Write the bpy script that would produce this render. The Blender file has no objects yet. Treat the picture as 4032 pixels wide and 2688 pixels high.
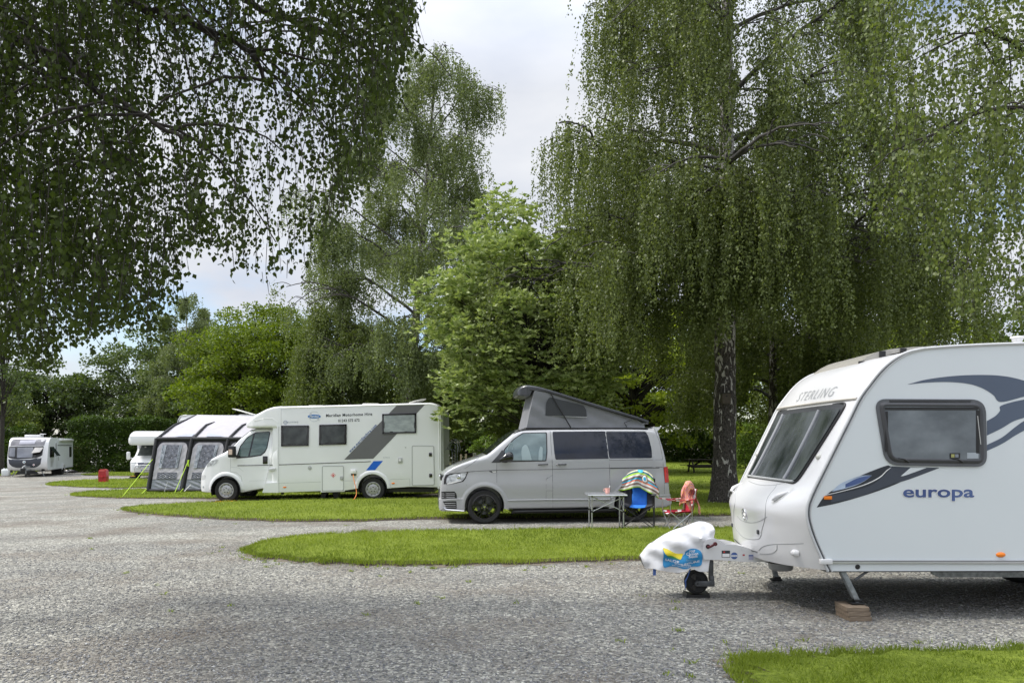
import bpy, bmesh, math, random
import numpy as np
from mathutils import Vector, Matrix
from mathutils.geometry import delaunay_2d_cdt, tessellate_polygon
R = math.radians
sc = bpy.context.scene
COL = sc.collection
# ------------------------------------------------------------ camera, sky, sun, exposure
F = 3000.0; HY = 1752.0; CH = 1.63                 # focal length in photo px, horizon row, eye height
cd = bpy.data.cameras.new("camera"); cam = bpy.data.objects.new("camera", cd); COL.objects.link(cam)
cam.location = (0, 0, CH); cam.rotation_euler = (R(90), 0, 0)
cd.sensor_width = 36; cd.lens = 36*F/4032; cd.shift_y = (HY-1344)/4032
cd.clip_start = 0.1; cd.clip_end = 3000
sc.camera = cam
SUN_EL, SUN_AZ = 54.0, -90.0                       # azimuth from +Y towards +X
w = bpy.data.worlds.new("World"); sc.world = w; w.use_nodes = True
nt = w.node_tree; nt.nodes.clear()
def N(t, **k):
    n = nt.nodes.new(t)
    for a, b in k.items(): setattr(n, a, b)
    return n
out = N('ShaderNodeOutputWorld'); bg = N('ShaderNodeBackground'); bg2 = N('ShaderNodeBackground')
sky = N('ShaderNodeTexSky', sky_type='NISHITA'); sky.sun_disc = False
sky.sun_elevation = R(SUN_EL); sky.sun_rotation = R(SUN_AZ)
tc = N('ShaderNodeTexCoord'); mp = N('ShaderNodeMapping'); mp.inputs['Scale'].default_value = (1.0, 1.0, 2.6)
mp.inputs['Location'].default_value = (3.1, 1.7, 0.4)
nz = N('ShaderNodeTexNoise'); nz.inputs['Scale'].default_value = 2.1; nz.inputs['Detail'].default_value = 8; nz.inputs['Roughness'].default_value = 0.52
nz2 = N('ShaderNodeTexNoise'); nz2.inputs['Scale'].default_value = 3.6; nz2.inputs['Detail'].default_value = 6
rp = N('ShaderNodeValToRGB'); rp.color_ramp.elements[0].position = 0.35; rp.color_ramp.elements[1].position = 0.47
rp2 = N('ShaderNodeValToRGB'); e = rp2.color_ramp.elements
e[0].position = 0.3; e[0].color = (0.63, 0.68, 0.79, 1); e[1].position = 0.68; e[1].color = (0.88, 0.90, 0.945, 1)
mx = N('ShaderNodeMixShader')
L = nt.links.new
L(tc.outputs['Generated'], mp.inputs[0]); L(mp.outputs[0], nz.inputs[0]); L(mp.outputs[0], nz2.inputs[0])
L(nz.outputs[0], rp.inputs[0]); L(nz2.outputs[0], rp2.inputs[0])
L(sky.outputs[0], bg.inputs[0]); bg.inputs[1].default_value = 0.12
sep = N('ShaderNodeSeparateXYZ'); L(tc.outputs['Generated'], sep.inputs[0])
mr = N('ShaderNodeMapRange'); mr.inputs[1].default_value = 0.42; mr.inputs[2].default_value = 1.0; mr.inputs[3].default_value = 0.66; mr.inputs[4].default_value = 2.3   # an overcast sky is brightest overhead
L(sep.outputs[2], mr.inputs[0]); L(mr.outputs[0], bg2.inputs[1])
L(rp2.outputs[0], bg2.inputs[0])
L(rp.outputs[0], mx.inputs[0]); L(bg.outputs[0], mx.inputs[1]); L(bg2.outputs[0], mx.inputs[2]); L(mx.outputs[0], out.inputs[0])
sl = bpy.data.lights.new("sun", 'SUN'); sun = bpy.data.objects.new("sun", sl); COL.objects.link(sun)
sl.energy = 2.4; sl.angle = R(9); sl.color = (1.0, 0.95, 0.87)
_a = R(SUN_AZ); _e = R(SUN_EL)
sd = Vector((math.sin(_a)*math.cos(_e), math.cos(_a)*math.cos(_e), math.sin(_e)))
sun.rotation_euler = sd.to_track_quat('Z', 'Y').to_euler(); sun.location = (-20, 5, 30)
sc.view_settings.view_transform = 'Standard'; sc.view_settings.look = 'None'
sc.view_settings.exposure = 0.6; sc.view_settings.gamma = 1.0
sc.cycles.max_bounces = 6; sc.cycles.diffuse_bounces = 3; sc.cycles.glossy_bounces = 3
sc.cycles.transmission_bounces = 4; sc.cycles.transparent_max_bounces = 6
# ------------------------------------------------------------ materials
MATS = {}
def srgb(r, g, b):
    return tuple((c/255/12.92 if c/255 <= .04045 else ((c/255+.055)/1.055)**2.4) for c in (r, g, b))
def mat(name, col, rough=0.5, metal=0.0, spec=0.5, var=0.06, vs=3.0, bump=0.0, bs=60.0, coat=0.0, col2=None, stretch=None):
    if name in MATS: return MATS[name]
    m = bpy.data.materials.new(name); m.use_nodes = True; t = m.node_tree; p = t.nodes['Principled BSDF']
    p.inputs['Roughness'].default_value = rough; p.inputs['Metallic'].default_value = metal
    p.inputs['Specular IOR Level'].default_value = spec
    if coat: p.inputs['Coat Weight'].default_value = coat; p.inputs['Coat Roughness'].default_value = 0.06
    c = t.nodes.new('ShaderNodeTexCoord'); n = t.nodes.new('ShaderNodeTexNoise')
    n.inputs['Scale'].default_value = vs; n.inputs['Detail'].default_value = 5
    src = c.outputs['Object']
    if stretch:
        q = t.nodes.new('ShaderNodeMapping'); q.inputs['Scale'].default_value = stretch
        t.links.new(src, q.inputs[0]); src = q.outputs[0]
    t.links.new(src, n.inputs[0])
    r = t.nodes.new('ShaderNodeValToRGB'); r.color_ramp.elements[0].position = .3; r.color_ramp.elements[1].position = .7
    c2 = col2 or tuple(min(1, x*(1+var)) for x in col)
    r.color_ramp.elements[0].color = (*(tuple(x*(1-var) for x in col) if not col2 else col), 1); r.color_ramp.elements[1].color = (*c2, 1)
    t.links.new(n.outputs[0], r.inputs[0]); t.links.new(r.outputs[0], p.inputs['Base Color'])
    if bump:
        n2 = t.nodes.new('ShaderNodeTexNoise'); n2.inputs['Scale'].default_value = bs; n2.inputs['Detail'].default_value = 4
        t.links.new(src, n2.inputs[0])
        b = t.nodes.new('ShaderNodeBump'); b.inputs['Strength'].default_value = bump; b.inputs['Distance'].default_value = 0.02
        t.links.new(n2.outputs[0], b.inputs['Height']); t.links.new(b.outputs[0], p.inputs['Normal'])
    MATS[name] = m; return m
def leafmat(name, c1, c2, trans=0.3, rough=0.55, tc=None):
    m = bpy.data.materials.new(name); m.use_nodes = True; t = m.node_tree; p = t.nodes['Principled BSDF']; o = t.nodes['Material Output']
    a = t.nodes.new('ShaderNodeAttribute'); a.attribute_name = 'tint'
    r = t.nodes.new('ShaderNodeValToRGB'); r.color_ramp.elements[0].color = (*c1, 1); r.color_ramp.elements[1].color = (*c2, 1)
    t.links.new(a.outputs['Fac'], r.inputs[0]); t.links.new(r.outputs[0], p.inputs['Base Color'])
    p.inputs['Roughness'].default_value = rough; p.inputs['Specular IOR Level'].default_value = 0.35
    tr = t.nodes.new('ShaderNodeBsdfTranslucent'); mxx = t.nodes.new('ShaderNodeMixShader'); mxx.inputs[0].default_value = trans
    hv = t.nodes.new('ShaderNodeMix'); hv.data_type = 'RGBA'; hv.blend_type = 'MULTIPLY'; hv.inputs['Factor'].default_value = 1
    hv.inputs[7].default_value = (*(tc or (1.7, 1.75, 0.6)), 1)
    t.links.new(r.outputs[0], hv.inputs[6]); t.links.new(hv.outputs[2], tr.inputs[0])
    t.links.new(p.outputs[0], mxx.inputs[1]); t.links.new(tr.outputs[0], mxx.inputs[2]); t.links.new(mxx.outputs[0], o.inputs[0])
    return m
M = dict(
 white=mat('white_gelcoat', (.70, .70, .705), .28, var=.015, vs=1.2, coat=.4),
 side=mat('white_aluminium_panel', (.66, .70, .72), .34, var=.015, vs=.8, coat=.2),
 mwhite=mat('white_vehicle_paint', (.78, .79, .80), .3, var=.02, vs=1.0, coat=.5),
 grey=mat('grey_van_paint', (.41, .415, .43), .22, var=.02, vs=.8, coat=1.0),
 black=mat('black_plastic', (.012, .012, .013), .4, var=.2),
 gloss=mat('gloss_black', (.008, .008, .009), .12, var=.1, coat=.5),
 rubber=mat('tyre_rubber', (.014, .014, .014), .75, var=.3, vs=20, bump=.2, bs=120),
 dgrey=mat('dark_grey_plastic', (.05, .052, .058), .45, var=.1),
 mgrey=mat('mid_grey_frame', (.10, .105, .115), .4, var=.1),
 lgrey=mat('light_grey_plastic', (.42, .43, .43), .4, var=.05),
 alu=mat('aluminium', (.55, .56, .58), .32, metal=.85, var=.05),
 galv=mat('galvanised_steel', (.26, .28, .29), .5, metal=.5, var=.35, vs=25),
 steel=mat('dark_steel', (.10, .105, .11), .42, metal=.5, var=.2, vs=20),
 chrome=mat('chrome', (.75, .75, .76), .12, metal=1, var=.02),
 rim=mat('steel_rim', (.5, .5, .51), .35, metal=.6, var=.1),
 glass=mat('dark_glass', (.02, .026, .028), .06, spec=.5, var=.3, vs=2),
 pglass=mat('privacy_glass', (.012, .016, .030), .04, spec=.55, var=.3, vs=2),
 amber=mat('amber_lens', (.85, .22, .01), .3, var=.1),
 redl=mat('red_lens', (.45, .01, .01), .2, var=.3, vs=20, coat=.5),
 slate=mat('slate_blue_vinyl', (.085, .11, .16), .35, var=.05),
 charcoal=mat('charcoal_vinyl', (.022, .027, .036), .35, var=.1),
 wvinyl=mat('white_vinyl', (.8, .8, .8), .4, var=.02),
 navy=mat('navy_vinyl', (.03, .06, .19), .3, var=.2, vs=6, col2=(.08, .13, .30)),
 seam=mat('gap_crease_line', (.05, .052, .055), .6, var=.1),
 softseam=mat('moulding_shadow_line', (.33, .34, .34), .5, var=.05),
 fab=mat('awning_light_fabric', (.43, .415, .44), .75, var=.05, vs=5, bump=.25, bs=12),
 fabd=mat('awning_dark_fabric', (.028, .028, .032), .75, var=.2, vs=8, bump=.2, bs=20),
 fabg=mat('awning_grey_fabric', (.26, .275, .31), .7, var=.12, vs=3, bump=.3, bs=9),
 popf=mat('pop_top_canvas', (.19, .195, .21), .8, var=.08, vs=4, bump=.35, bs=6),
 mesh=mat('mesh_window', (.03, .033, .036), .5, var=.2),
 lime=mat('lime_webbing', (.55, .8, .05), .6, var=.1),
 wood=mat('wood_block', (.15, .11, .075), .8, col2=(.27, .21, .15), vs=6, stretch=(2, 14, 14), bump=.2),
 dwood=mat('dark_stained_wood', (.03, .022, .018), .7, var=.3, vs=8),
 bwood=mat('nest_box_wood', (.075, .06, .045), .8, var=.2, vs=14),
 red=mat('red_plastic', (.42, .012, .02), .35, var=.1, coat=.3),
 yellow=mat('yellow_plastic', (.75, .42, .03), .5, var=.1),
 orange=mat('orange_cable', (.75, .22, .04), .5, var=.1),
 bluef=mat('blue_canvas', (.02, .17, .62), .75, var=.12, vs=10),
 blackf=mat('black_canvas', (.03, .03, .035), .8, var=.2, vs=10),
 redf=mat('red_canvas', (.36, .015, .03), .75, var=.15, vs=10),
 tub=mat('grey_green_tub', (.40, .48, .45), .5, var=.05),
 cream=mat('cream_plastic', (.72, .70, .58), .5, var=.05),
 water=mat('white_container', (.70, .73, .74), .45, var=.04),
 bluev=mat('bright_blue_vinyl', (.0, .12, .62), .35, var=.05),
 gvinyl=mat('grey_vinyl', (.13, .13, .135), .4, var=.03),
 bluerope=mat('blue_webbing', (.06, .12, .34), .7, var=.2),
 pink=mat('pink_ceramic', (.80, .42, .36), .3, var=.03, coat=.3),
 logo=mat('logo_blue', (.02, .24, .50), .5, var=.05),
 yel=mat('logo_yellow', (.68, .56, .02), .5, var=.1),
 bark=mat('brown_bark', (.028, .024, .019), .9, var=.35, vs=10, bump=.5, bs=25),
 txt=mat('text_grey', (.06, .06, .065), .5, var=.05),
 txtb=mat('text_blue', (.06, .12, .32), .5, var=.05),
 hitch=mat('vinyl_hitch_cover', (.72, .72, .73), .42, var=.03, vs=5, bump=.15, bs=9),
 headl=mat('headlight_lens', (.45, .47, .49), .08, spec=.8, var=.5, vs=14, coat=1),
)
# windows of leisure vehicles: acrylic with silvery blind behind, smeary
def acrylic(name, a, b, sc_=(2, 2, 2), rough=.12):
    m = mat(name, a, rough, spec=.35, col2=b, vs=2.2, stretch=sc_, coat=.1); return m
M['acr'] = acrylic('acrylic_blind', (.105, .12, .135), (.20, .225, .245), (1.4, 1, 2.2))
M['acrf'] = acrylic('acrylic_front', (.018, .023, .025), (.12, .133, .145), (1.3, 1.6, .8))
M['acrd'] = acrylic('acrylic_dark', (.03, .034, .038), (.08, .088, .092), (2, 2, 2))
M['acrl'] = acrylic('acrylic_light', (.24, .27, .28), (.42, .46, .47), (2, 2, 4))
# ------------------------------------------------------------ object helpers
def link(o, parent=None):
    COL.objects.link(o)
    if parent is not None: o.parent = parent
    return o
def tag(o, label=None, cat=None, group=None, kind=None):
    if label: o['label'] = label
    if cat: o['category'] = cat
    if group: o['group'] = group
    if kind: o['kind'] = kind
    return o
def thing(name, label, cat, loc=(0, 0, 0), rz=0, group=None):
    o = bpy.data.objects.new(name, None); COL.objects.link(o); o.location = loc; o.rotation_euler = (0, 0, rz)
    o.empty_display_size = .2
    return tag(o, label, cat, group)
def raw(name, V, Fc, m, parent=None, smooth=False, loc=None, off=None):
    me = bpy.data.meshes.new(name)
    if off is not None: V = [(v[0]-off[0], v[1]-off[1], v[2]-off[2]) for v in V]
    me.from_pydata([tuple(v) for v in V], [], Fc); me.materials.append(m); me.update()
    if smooth:
        me.polygons.foreach_set('use_smooth', [True]*len(me.polygons))
    o = bpy.data.objects.new(name, me); link(o, parent)
    if loc is not None: o.location = loc
    return o
def autosmooth(o, ang=35):
    bm = bmesh.new(); bm.from_mesh(o.data); 
    for f in bm.faces: f.smooth = True
    a = R(ang)
    for e_ in bm.edges:
        if len(e_.link_faces) != 2 or e_.calc_face_angle(0) > a: e_.smooth = False
    bm.to_mesh(o.data); bm.free(); return o
class MB:
    def __init__(s): s.V = []; s.F = []; s.cuts = []
    def add(s, V, Fc):
        b = len(s.V); s.cuts.append((b, len(s.F))); s.V += [tuple(v) for v in V]; s.F += [tuple(b+i for i in f) for f in Fc]; return s
    def box(s, x0, x1, y0, y1, z0, z1, bev=0.0, mtx=None):
        bm = bmesh.new(); bmesh.ops.create_cube(bm, size=1)
        for v in bm.verts: v.co = Vector(((x0+x1)/2+v.co.x*(x1-x0), (y0+y1)/2+v.co.y*(y1-y0), (z0+z1)/2+v.co.z*(z1-z0)))
        if bev: bmesh.ops.bevel(bm, geom=bm.edges[:], offset=bev, segments=2, affect='EDGES', profile=.5)
        if mtx: bmesh.ops.transform(bm, matrix=mtx, verts=bm.verts)
        bm.verts.index_update(); s.add([v.co[:] for v in bm.verts], [[v.index for v in f.verts] for f in bm.faces]); bm.free(); return s
    def tube(s, pts, r, n=8, caps=True, closed=False):
        pts = [Vector(p) for p in pts]; k = len(pts); rr = r if isinstance(r, (list, tuple)) else [r]*k
        rings = []; prev = None
        for i, p in enumerate(pts):
            a = pts[(i-1) % k] if (i > 0 or closed) else p; b = pts[(i+1) % k] if (i < k-1 or closed) else p
            d = (b-a).normalized() if (b-a).length > 1e-9 else Vector((0, 0, 1))
            if prev is None:
                up = Vector((0, 0, 1)) if abs(d.z) < .9 else Vector((1, 0, 0)); u = d.cross(up).normalized()
            else:
                u = prev - d*prev.dot(d); u = u.normalized() if u.length > 1e-6 else d.orthogonal().normalized()
            prev = u; v = d.cross(u)
            rings.append([p + (u*math.cos(2*math.pi*j/n)+v*math.sin(2*math.pi*j/n))*rr[i] for j in range(n)])
        V = [q for ring in rings for q in ring]; Fc = []
        for i in range(k if closed else k-1):
            a = i*n; b = ((i+1) % k)*n
            Fc += [(a+j, a+(j+1) % n, b+(j+1) % n, b+j) for j in range(n)]
        if caps and not closed: Fc += [tuple(range(n-1, -1, -1)), tuple((k-1)*n+j for j in range(n))]
        return s.add(V, Fc)
    def lathe(s, prof, c=(0, 0, 0), axis='y', n=40, a0=0, a1=360):
        V = []; Fc = []; full = abs(a1-a0) >= 360; m = n if full else n+1
        for j in range(m):
            a = R(a0+(a1-a0)*j/n); ca, sa = math.cos(a), math.sin(a)
            for (r_, h) in prof:
                if axis == 'y': V.append((c[0]+r_*ca, c[1]+h, c[2]+r_*sa))
                elif axis == 'z': V.append((c[0]+r_*ca, c[1]+r_*sa, c[2]+h))
                else: V.append((c[0]+h, c[1]+r_*ca, c[2]+r_*sa))
        k = len(prof)
        for j in range(n):
            a = j*k; b = ((j+1) % m)*k
            for i in range(k-1): Fc.append((a+i, a+i+1, b+i+1, b+i))
        return s.add(V, Fc)
    def prism(s, poly, y0, y1, mp=lambda x, z, y: (x, y, z)):
        # polygon in (x,z) extruded along y
        n = len(poly); tri = tessellate_polygon([[Vector((p[0], p[1], 0)) for p in poly]])
        V = [mp(p[0], p[1], y0) for p in poly]+[mp(p[0], p[1], y1) for p in poly]
        Fc = [tuple(t) for t in tri]+[tuple(n+i for i in reversed(t)) for t in tri]
        Fc += [(i, (i+1) % n, n+(i+1) % n, n+i) for i in range(n)]
        return s.add(V, Fc)
    def ring(s, outer, inner, y0, y1):
        n = len(outer); V = [(p[0], y0, p[1]) for p in outer]+[(p[0], y0, p[1]) for p in inner]+[(p[0], y1, p[1]) for p in outer]+[(p[0], y1, p[1]) for p in inner]
        Fc = []
        for i in range(n):
            j = (i+1) % n
            Fc += [(i, j, n+j, n+i), (2*n+i, 3*n+i, 3*n+j, 2*n+j), (i, 2*n+i, 2*n+j, j), (n+i, n+j, 3*n+j, 3*n+i)]
        return s.add(V, Fc)
    def build_each(s, name, m, parent=None, smooth=0):
        out = []; C = s.cuts+[(len(s.V), len(s.F))]
        for (v0, f0), (v1, f1) in zip(C[:-1], C[1:]):
            q = MB(); q.V = s.V[v0:v1]; q.F = [tuple(i-v0 for i in f) for f in s.F[f0:f1]]; out.append(q.build(name, m, parent, smooth))
        return out
    def build(s, name, m, parent=None, smooth=0, label=None):
        o = raw(name, s.V, s.F, m, parent)
        bm = bmesh.new(); bm.from_mesh(o.data); bmesh.ops.recalc_face_normals(bm, faces=bm.faces); bm.to_mesh(o.data); bm.free()
        if smooth: autosmooth(o, smooth)
        if label: o['label'] = label
        return o
def rpoly(pts, r, seg=5):
    """round the corners of a polygon"""
    out = []; n = len(pts)
    for i in range(n):
        a, b, c = Vector(pts[i-1]), Vector(pts[i]), Vector(pts[(i+1) % n])
        rr = r[i] if isinstance(r, (list, tuple)) else r
        d1 = (a-b); d2 = (c-b); q = min(rr, d1.length*.45, d2.length*.45)
        if q < 1e-5: out.append(tuple(b)); continue
        p0 = b+d1.normalized()*q; p1 = b+d2.normalized()*q
        for k in range(seg+1):
            t = k/seg; out.append(tuple(p0*(1-t)**2+b*2*t*(1-t)+p1*t*t))
    return out
def inset(poly, d):
    n = len(poly); A = sum(poly[i-1][0]*poly[i][1]-poly[i][0]*poly[i-1][1] for i in range(n)); sgn = 1 if A > 0 else -1
    out = []
    for i in range(n):
        a, b, c = Vector(poly[i-1]), Vector(poly[i]), Vector(poly[(i+1) % n])
        e1 = (b-a).normalized() if (b-a).length > 1e-7 else (c-b).normalized(); e2 = (c-b).normalized() if (c-b).length > 1e-7 else e1
        n1 = Vector((-e1.y, e1.x))*sgn; n2 = Vector((-e2.y, e2.x))*sgn; m_ = (n1+n2); m_ = m_.normalized() if m_.length > 1e-6 else n1
        out.append(tuple(b+m_*d/max(.5, m_.dot(n1))))
    return out
def crv(pts, n=8, closed=False):
    """Catmull-Rom through points"""
    P = [np.array(p, float) for p in pts]; k = len(P); out = []
    rng_ = range(k) if closed else range(k-1)
    for i in rng_:
        p0 = P[(i-1) % k] if (closed or i > 0) else 2*P[0]-P[1]
        p1 = P[i]; p2 = P[(i+1) % k]; p3 = P[(i+2) % k] if (closed or i < k-2) else 2*P[-1]-P[-2]
        for j in range(n):
            t = j/n
            out.append(tuple(.5*((2*p1)+(-p0+p2)*t+(2*p0-5*p1+4*p2-p3)*t*t+(-p0+3*p1-3*p2+p3)*t**3)))
    if not closed: out.append(tuple(P[-1]))
    return out
def interp(pts):
    xs = [p[0] for p in pts]; ys = [p[1] for p in pts]
    return lambda x: float(np.interp(x, xs, ys))
def text(name, s, m, parent, mapf, x0, x1, z0, z1, depth=.002, bold=0.0, shear=0.0, space=1.0):
    """letters as real thin meshes fitted in the box x0..x1, z0..z1; mapf(x,z,h)->xyz, h = height off the surface"""
    cu = bpy.data.curves.new('t', 'FONT'); cu.body = s; cu.shear = shear; cu.offset = bold; cu.space_character = space; cu.resolution_u = 3
    o = bpy.data.objects.new('t', cu); COL.objects.link(o); bpy.context.view_layer.update()
    dg = bpy.context.evaluated_depsgraph_get(); me = bpy.data.meshes.new_from_object(o.evaluated_get(dg))
    bpy.data.objects.remove(o); co = np.empty(len(me.vertices)*3); me.vertices.foreach_get('co', co); co = co.reshape(-1, 3)
    mn = co.min(0); mxx = co.max(0); sx = (x1-x0)/(mxx[0]-mn[0]); sz = (z1-z0)/(mxx[1]-mn[1])
    P = [(x0+(c[0]-mn[0])*sx, z0+(c[1]-mn[1])*sz) for c in co]
    Fc = [tuple(p.vertices) for p in me.polygons]; bpy.data.meshes.remove(me)
    return raw(name, [mapf(p[0], p[1], depth) for p in P], Fc, m, parent)
def boolean_cut(o, cutter):
    md = o.modifiers.new('b', 'BOOLEAN'); md.operation = 'DIFFERENCE'; md.object = cutter; md.solver = 'EXACT'
    bpy.context.view_layer.update(); dg = bpy.context.evaluated_depsgraph_get()
    me = bpy.data.meshes.new_from_object(o.evaluated_get(dg)); o.modifiers.clear(); old = o.data; o.data = me; me.name = o.name
    bpy.data.meshes.remove(old); bpy.data.objects.remove(cutter)
# ------------------------------------------------------------ terrain
def ss(t): t = max(0., min(1., t)); return t*t*(3-2*t)
def tz(x, y):
    z = -0.42*ss((-x)/28.0)
    z += 0.42*ss((y-27)/30.0)*ss((x+8)/9.0)
    return z
def G(px, py):
    """photo position (2352 px wide) -> point on the terrain"""
    px *= 4032/2352; py *= 4032/2352; z = 0
    for _ in range(25):
        d = F*(CH-z)/max(py-HY, 4); x = (px-2016)/F*d; z = .5*z+.5*tz(x, d)
    return (x, d, z)
def P2(px, py, d):
    px *= 4032/2352; py *= 4032/2352
    return ((px-2016)/F*d, d, CH-(py-HY)/F*d)
# ------------------------------------------------------------ ground
def gravelmat():
    m = bpy.data.materials.new('gravel_surface'); m.use_nodes = True; t = m.node_tree; p = t.nodes['Principled BSDF']; K = t.links.new
    c = t.nodes.new('ShaderNodeTexCoord')
    v = t.nodes.new('ShaderNodeTexVoronoi'); v.inputs['Scale'].default_value = 40; v.inputs['Randomness'].default_value = 1
    v2 = t.nodes.new('ShaderNodeTexVoronoi'); v2.inputs['Scale'].default_value = 80
    K(c.outputs['Object'], v.inputs[0]); K(c.outputs['Object'], v2.inputs[0])
    sp = t.nodes.new('ShaderNodeSeparateColor'); K(v.outputs['Color'], sp.inputs[0])
    r = t.nodes.new('ShaderNodeValToRGB'); E = r.color_ramp.elements
    E[0].position = 0; E[0].color = (.10, .10, .091, 1); E[1].position = 1; E[1].color = (.60, .597, .54, 1)
    for q, cc in ((.25, (.203, .203, .188, 1)), (.6, (.287, .286, .262, 1)), (.85, (.39, .385, .345, 1))):
        e_ = E.new(q); e_.color = cc
    K(sp.outputs[0], r.inputs[0])
    # broad patches: wheel tracks, brownish earth showing through, pale fines
    n = t.nodes.new('ShaderNodeTexNoise'); n.inputs['Scale'].default_value = .55; n.inputs['Detail'].default_value = 7; n.inputs['Roughness'].default_value = .62
    K(c.outputs['Object'], n.inputs[0])
    rb = t.nodes.new('ShaderNodeValToRGB'); rb.color_ramp.elements[0].position = .47; rb.color_ramp.elements[1].position = .68
    K(n.outputs[0], rb.inputs[0])
    mpp = t.nodes.new('ShaderNodeMapping'); mpp.inputs['Scale'].default_value = (.35, 1.1, 1); mpp.inputs['Location'].default_value = (7, 3, 0); K(c.outputs['Object'], mpp.inputs[0])
    n3 = t.nodes.new('ShaderNodeTexNoise'); n3.inputs['Scale'].default_value = .7; n3.inputs['Detail'].default_value = 6; n3.inputs['Roughness'].default_value = .6
    K(mpp.outputs[0], n3.inputs[0])
    r3 = t.nodes.new('ShaderNodeValToRGB'); r3.color_ramp.elements[0].position = .3; r3.color_ramp.elements[1].position = .72
    r3.color_ramp.elements[0].color = (.76, .75, .745, 1); r3.color_ramp.elements[1].color = (1.30, 1.27, 1.21, 1); K(n3.outputs[0], r3.inputs[0])
    mxa = t.nodes.new('ShaderNodeMix'); mxa.data_type = 'RGBA'; mxa.blend_type = 'MULTIPLY'; mxa.inputs['Factor'].default_value = 1
    K(r.outputs[0], mxa.inputs[6]); K(r3.outputs[0], mxa.inputs[7])
    mxb = t.nodes.new('ShaderNodeMix'); mxb.data_type = 'RGBA'; mxb.inputs[7].default_value = (.155, .12, .09, 1)
    ml = t.nodes.new('ShaderNodeMath'); ml.operation = 'MULTIPLY'; ml.inputs[1].default_value = .62; K(rb.outputs[0], ml.inputs[0]); K(ml.outputs[0], mxb.inputs['Factor'])
    K(mxa.outputs[2], mxb.inputs[6]); K(mxb.outputs[2], p.inputs['Base Color'])
    p.inputs['Roughness'].default_value = .85; p.inputs['Specular IOR Level'].default_value = .3
    sub = t.nodes.new('ShaderNodeMath'); sub.operation = 'SUBTRACT'; sub.inputs[0].default_value = 1; K(v.outputs['Distance'], sub.inputs[1])
    m2 = t.nodes.new('ShaderNodeMath'); m2.operation = 'MULTIPLY_ADD'; m2.inputs[1].default_value = -.4; K(v2.outputs['Distance'], m2.inputs[0]); K(sub.outputs[0], m2.inputs[2])
    b = t.nodes.new('ShaderNodeBump'); b.inputs['Strength'].default_value = 1; b.inputs['Distance'].default_value = .026; K(m2.outputs[0], b.inputs['Height'])
    K(b.outputs[0], p.inputs['Normal']); return m
def turfmat(name, c1, c2):
    m = bpy.data.materials.new(name); m.use_nodes = True; t = m.node_tree; p = t.nodes['Principled BSDF']; K = t.links.new
    c = t.nodes.new('ShaderNodeTexCoord'); n = t.nodes.new('ShaderNodeTexNoise'); n.inputs['Scale'].default_value = .5; n.inputs['Detail'].default_value = 8; n.inputs['Roughness'].default_value = .7
    n2 = t.nodes.new('ShaderNodeTexNoise'); n2.inputs['Scale'].default_value = 25; n2.inputs['Detail'].default_value = 4
    K(c.outputs['Object'], n.inputs[0]); K(c.outputs['Object'], n2.inputs[0])
    ad = t.nodes.new('ShaderNodeMath'); ad.operation = 'MULTIPLY_ADD'; ad.inputs[1].default_value = .5; K(n2.outputs[0], ad.inputs[0]); 
    m5 = t.nodes.new('ShaderNodeMath'); m5.operation = 'MULTIPLY'; m5.inputs[1].default_value = .5; K(n.outputs[0], m5.inputs[0]); K(m5.outputs[0], ad.inputs[2])
    r = t.nodes.new('ShaderNodeValToRGB'); r.color_ramp.elements[0].position = .36; r.color_ramp.elements[1].position = .64
    r.color_ramp.elements[0].color = (*c1, 1); r.color_ramp.elements[1].color = (*c2, 1); K(ad.outputs[0], r.inputs[0]); K(r.outputs[0], p.inputs['Base Color'])
    p.inputs['Roughness'].default_value = .9; p.inputs['Specular IOR Level'].default_value = .1
    b = t.nodes.new('ShaderNodeBump'); b.inputs['Strength'].default_value = .8; b.inputs['Distance'].default_value = .04; K(n2.outputs[0], b.inputs['Height']); K(b.outputs[0], p.inputs['Normal'])
    return m
GRAVEL = gravelmat(); TURF = turfmat('turf', (.075, .105, .013), (.21, .26, .035)); EARTH = mat('gravelly_earth', (.13, .105, .08), .95, var=.3, vs=14, col2=(.27, .23, .18), bump=1, bs=60); SOIL = mat('soil_rim', (.06, .045, .03), .95, var=.3, vs=30, bump=.5, bs=50)
xs = np.concatenate([-np.geomspace(700, 40, 12), np.linspace(-38, 38, 90), np.geomspace(40, 700, 12)])
ys = np.concatenate([[-300, -100, -30, -8], np.linspace(-4, 30, 50), np.linspace(31, 90, 50), np.geomspace(95, 1200, 12)])
V = [(x, y, tz(x, y)-.0) for y in ys for x in xs]; nx = len(xs)
Fc = [(j*nx+i, j*nx+i+1, (j+1)*nx+i+1, (j+1)*nx+i) for j in range(len(ys)-1) for i in range(nx-1)]
tag(raw('ground', V, Fc, GRAVEL, smooth=True), kind='structure')
rng = np.random.default_rng(7)
def inside(poly, X, Y):
    c = np.zeros(len(X), bool); n = len(poly)
    for i in range(n):
        x1, y1 = poly[i-1]; x2, y2 = poly[i]
        if y1 == y2: continue
        k = ((y1 > Y) != (y2 > Y)) & (X < (x2-x1)*(Y-y1)/(y2-y1)+x1); c ^= k
    return c
ISL = []
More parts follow.
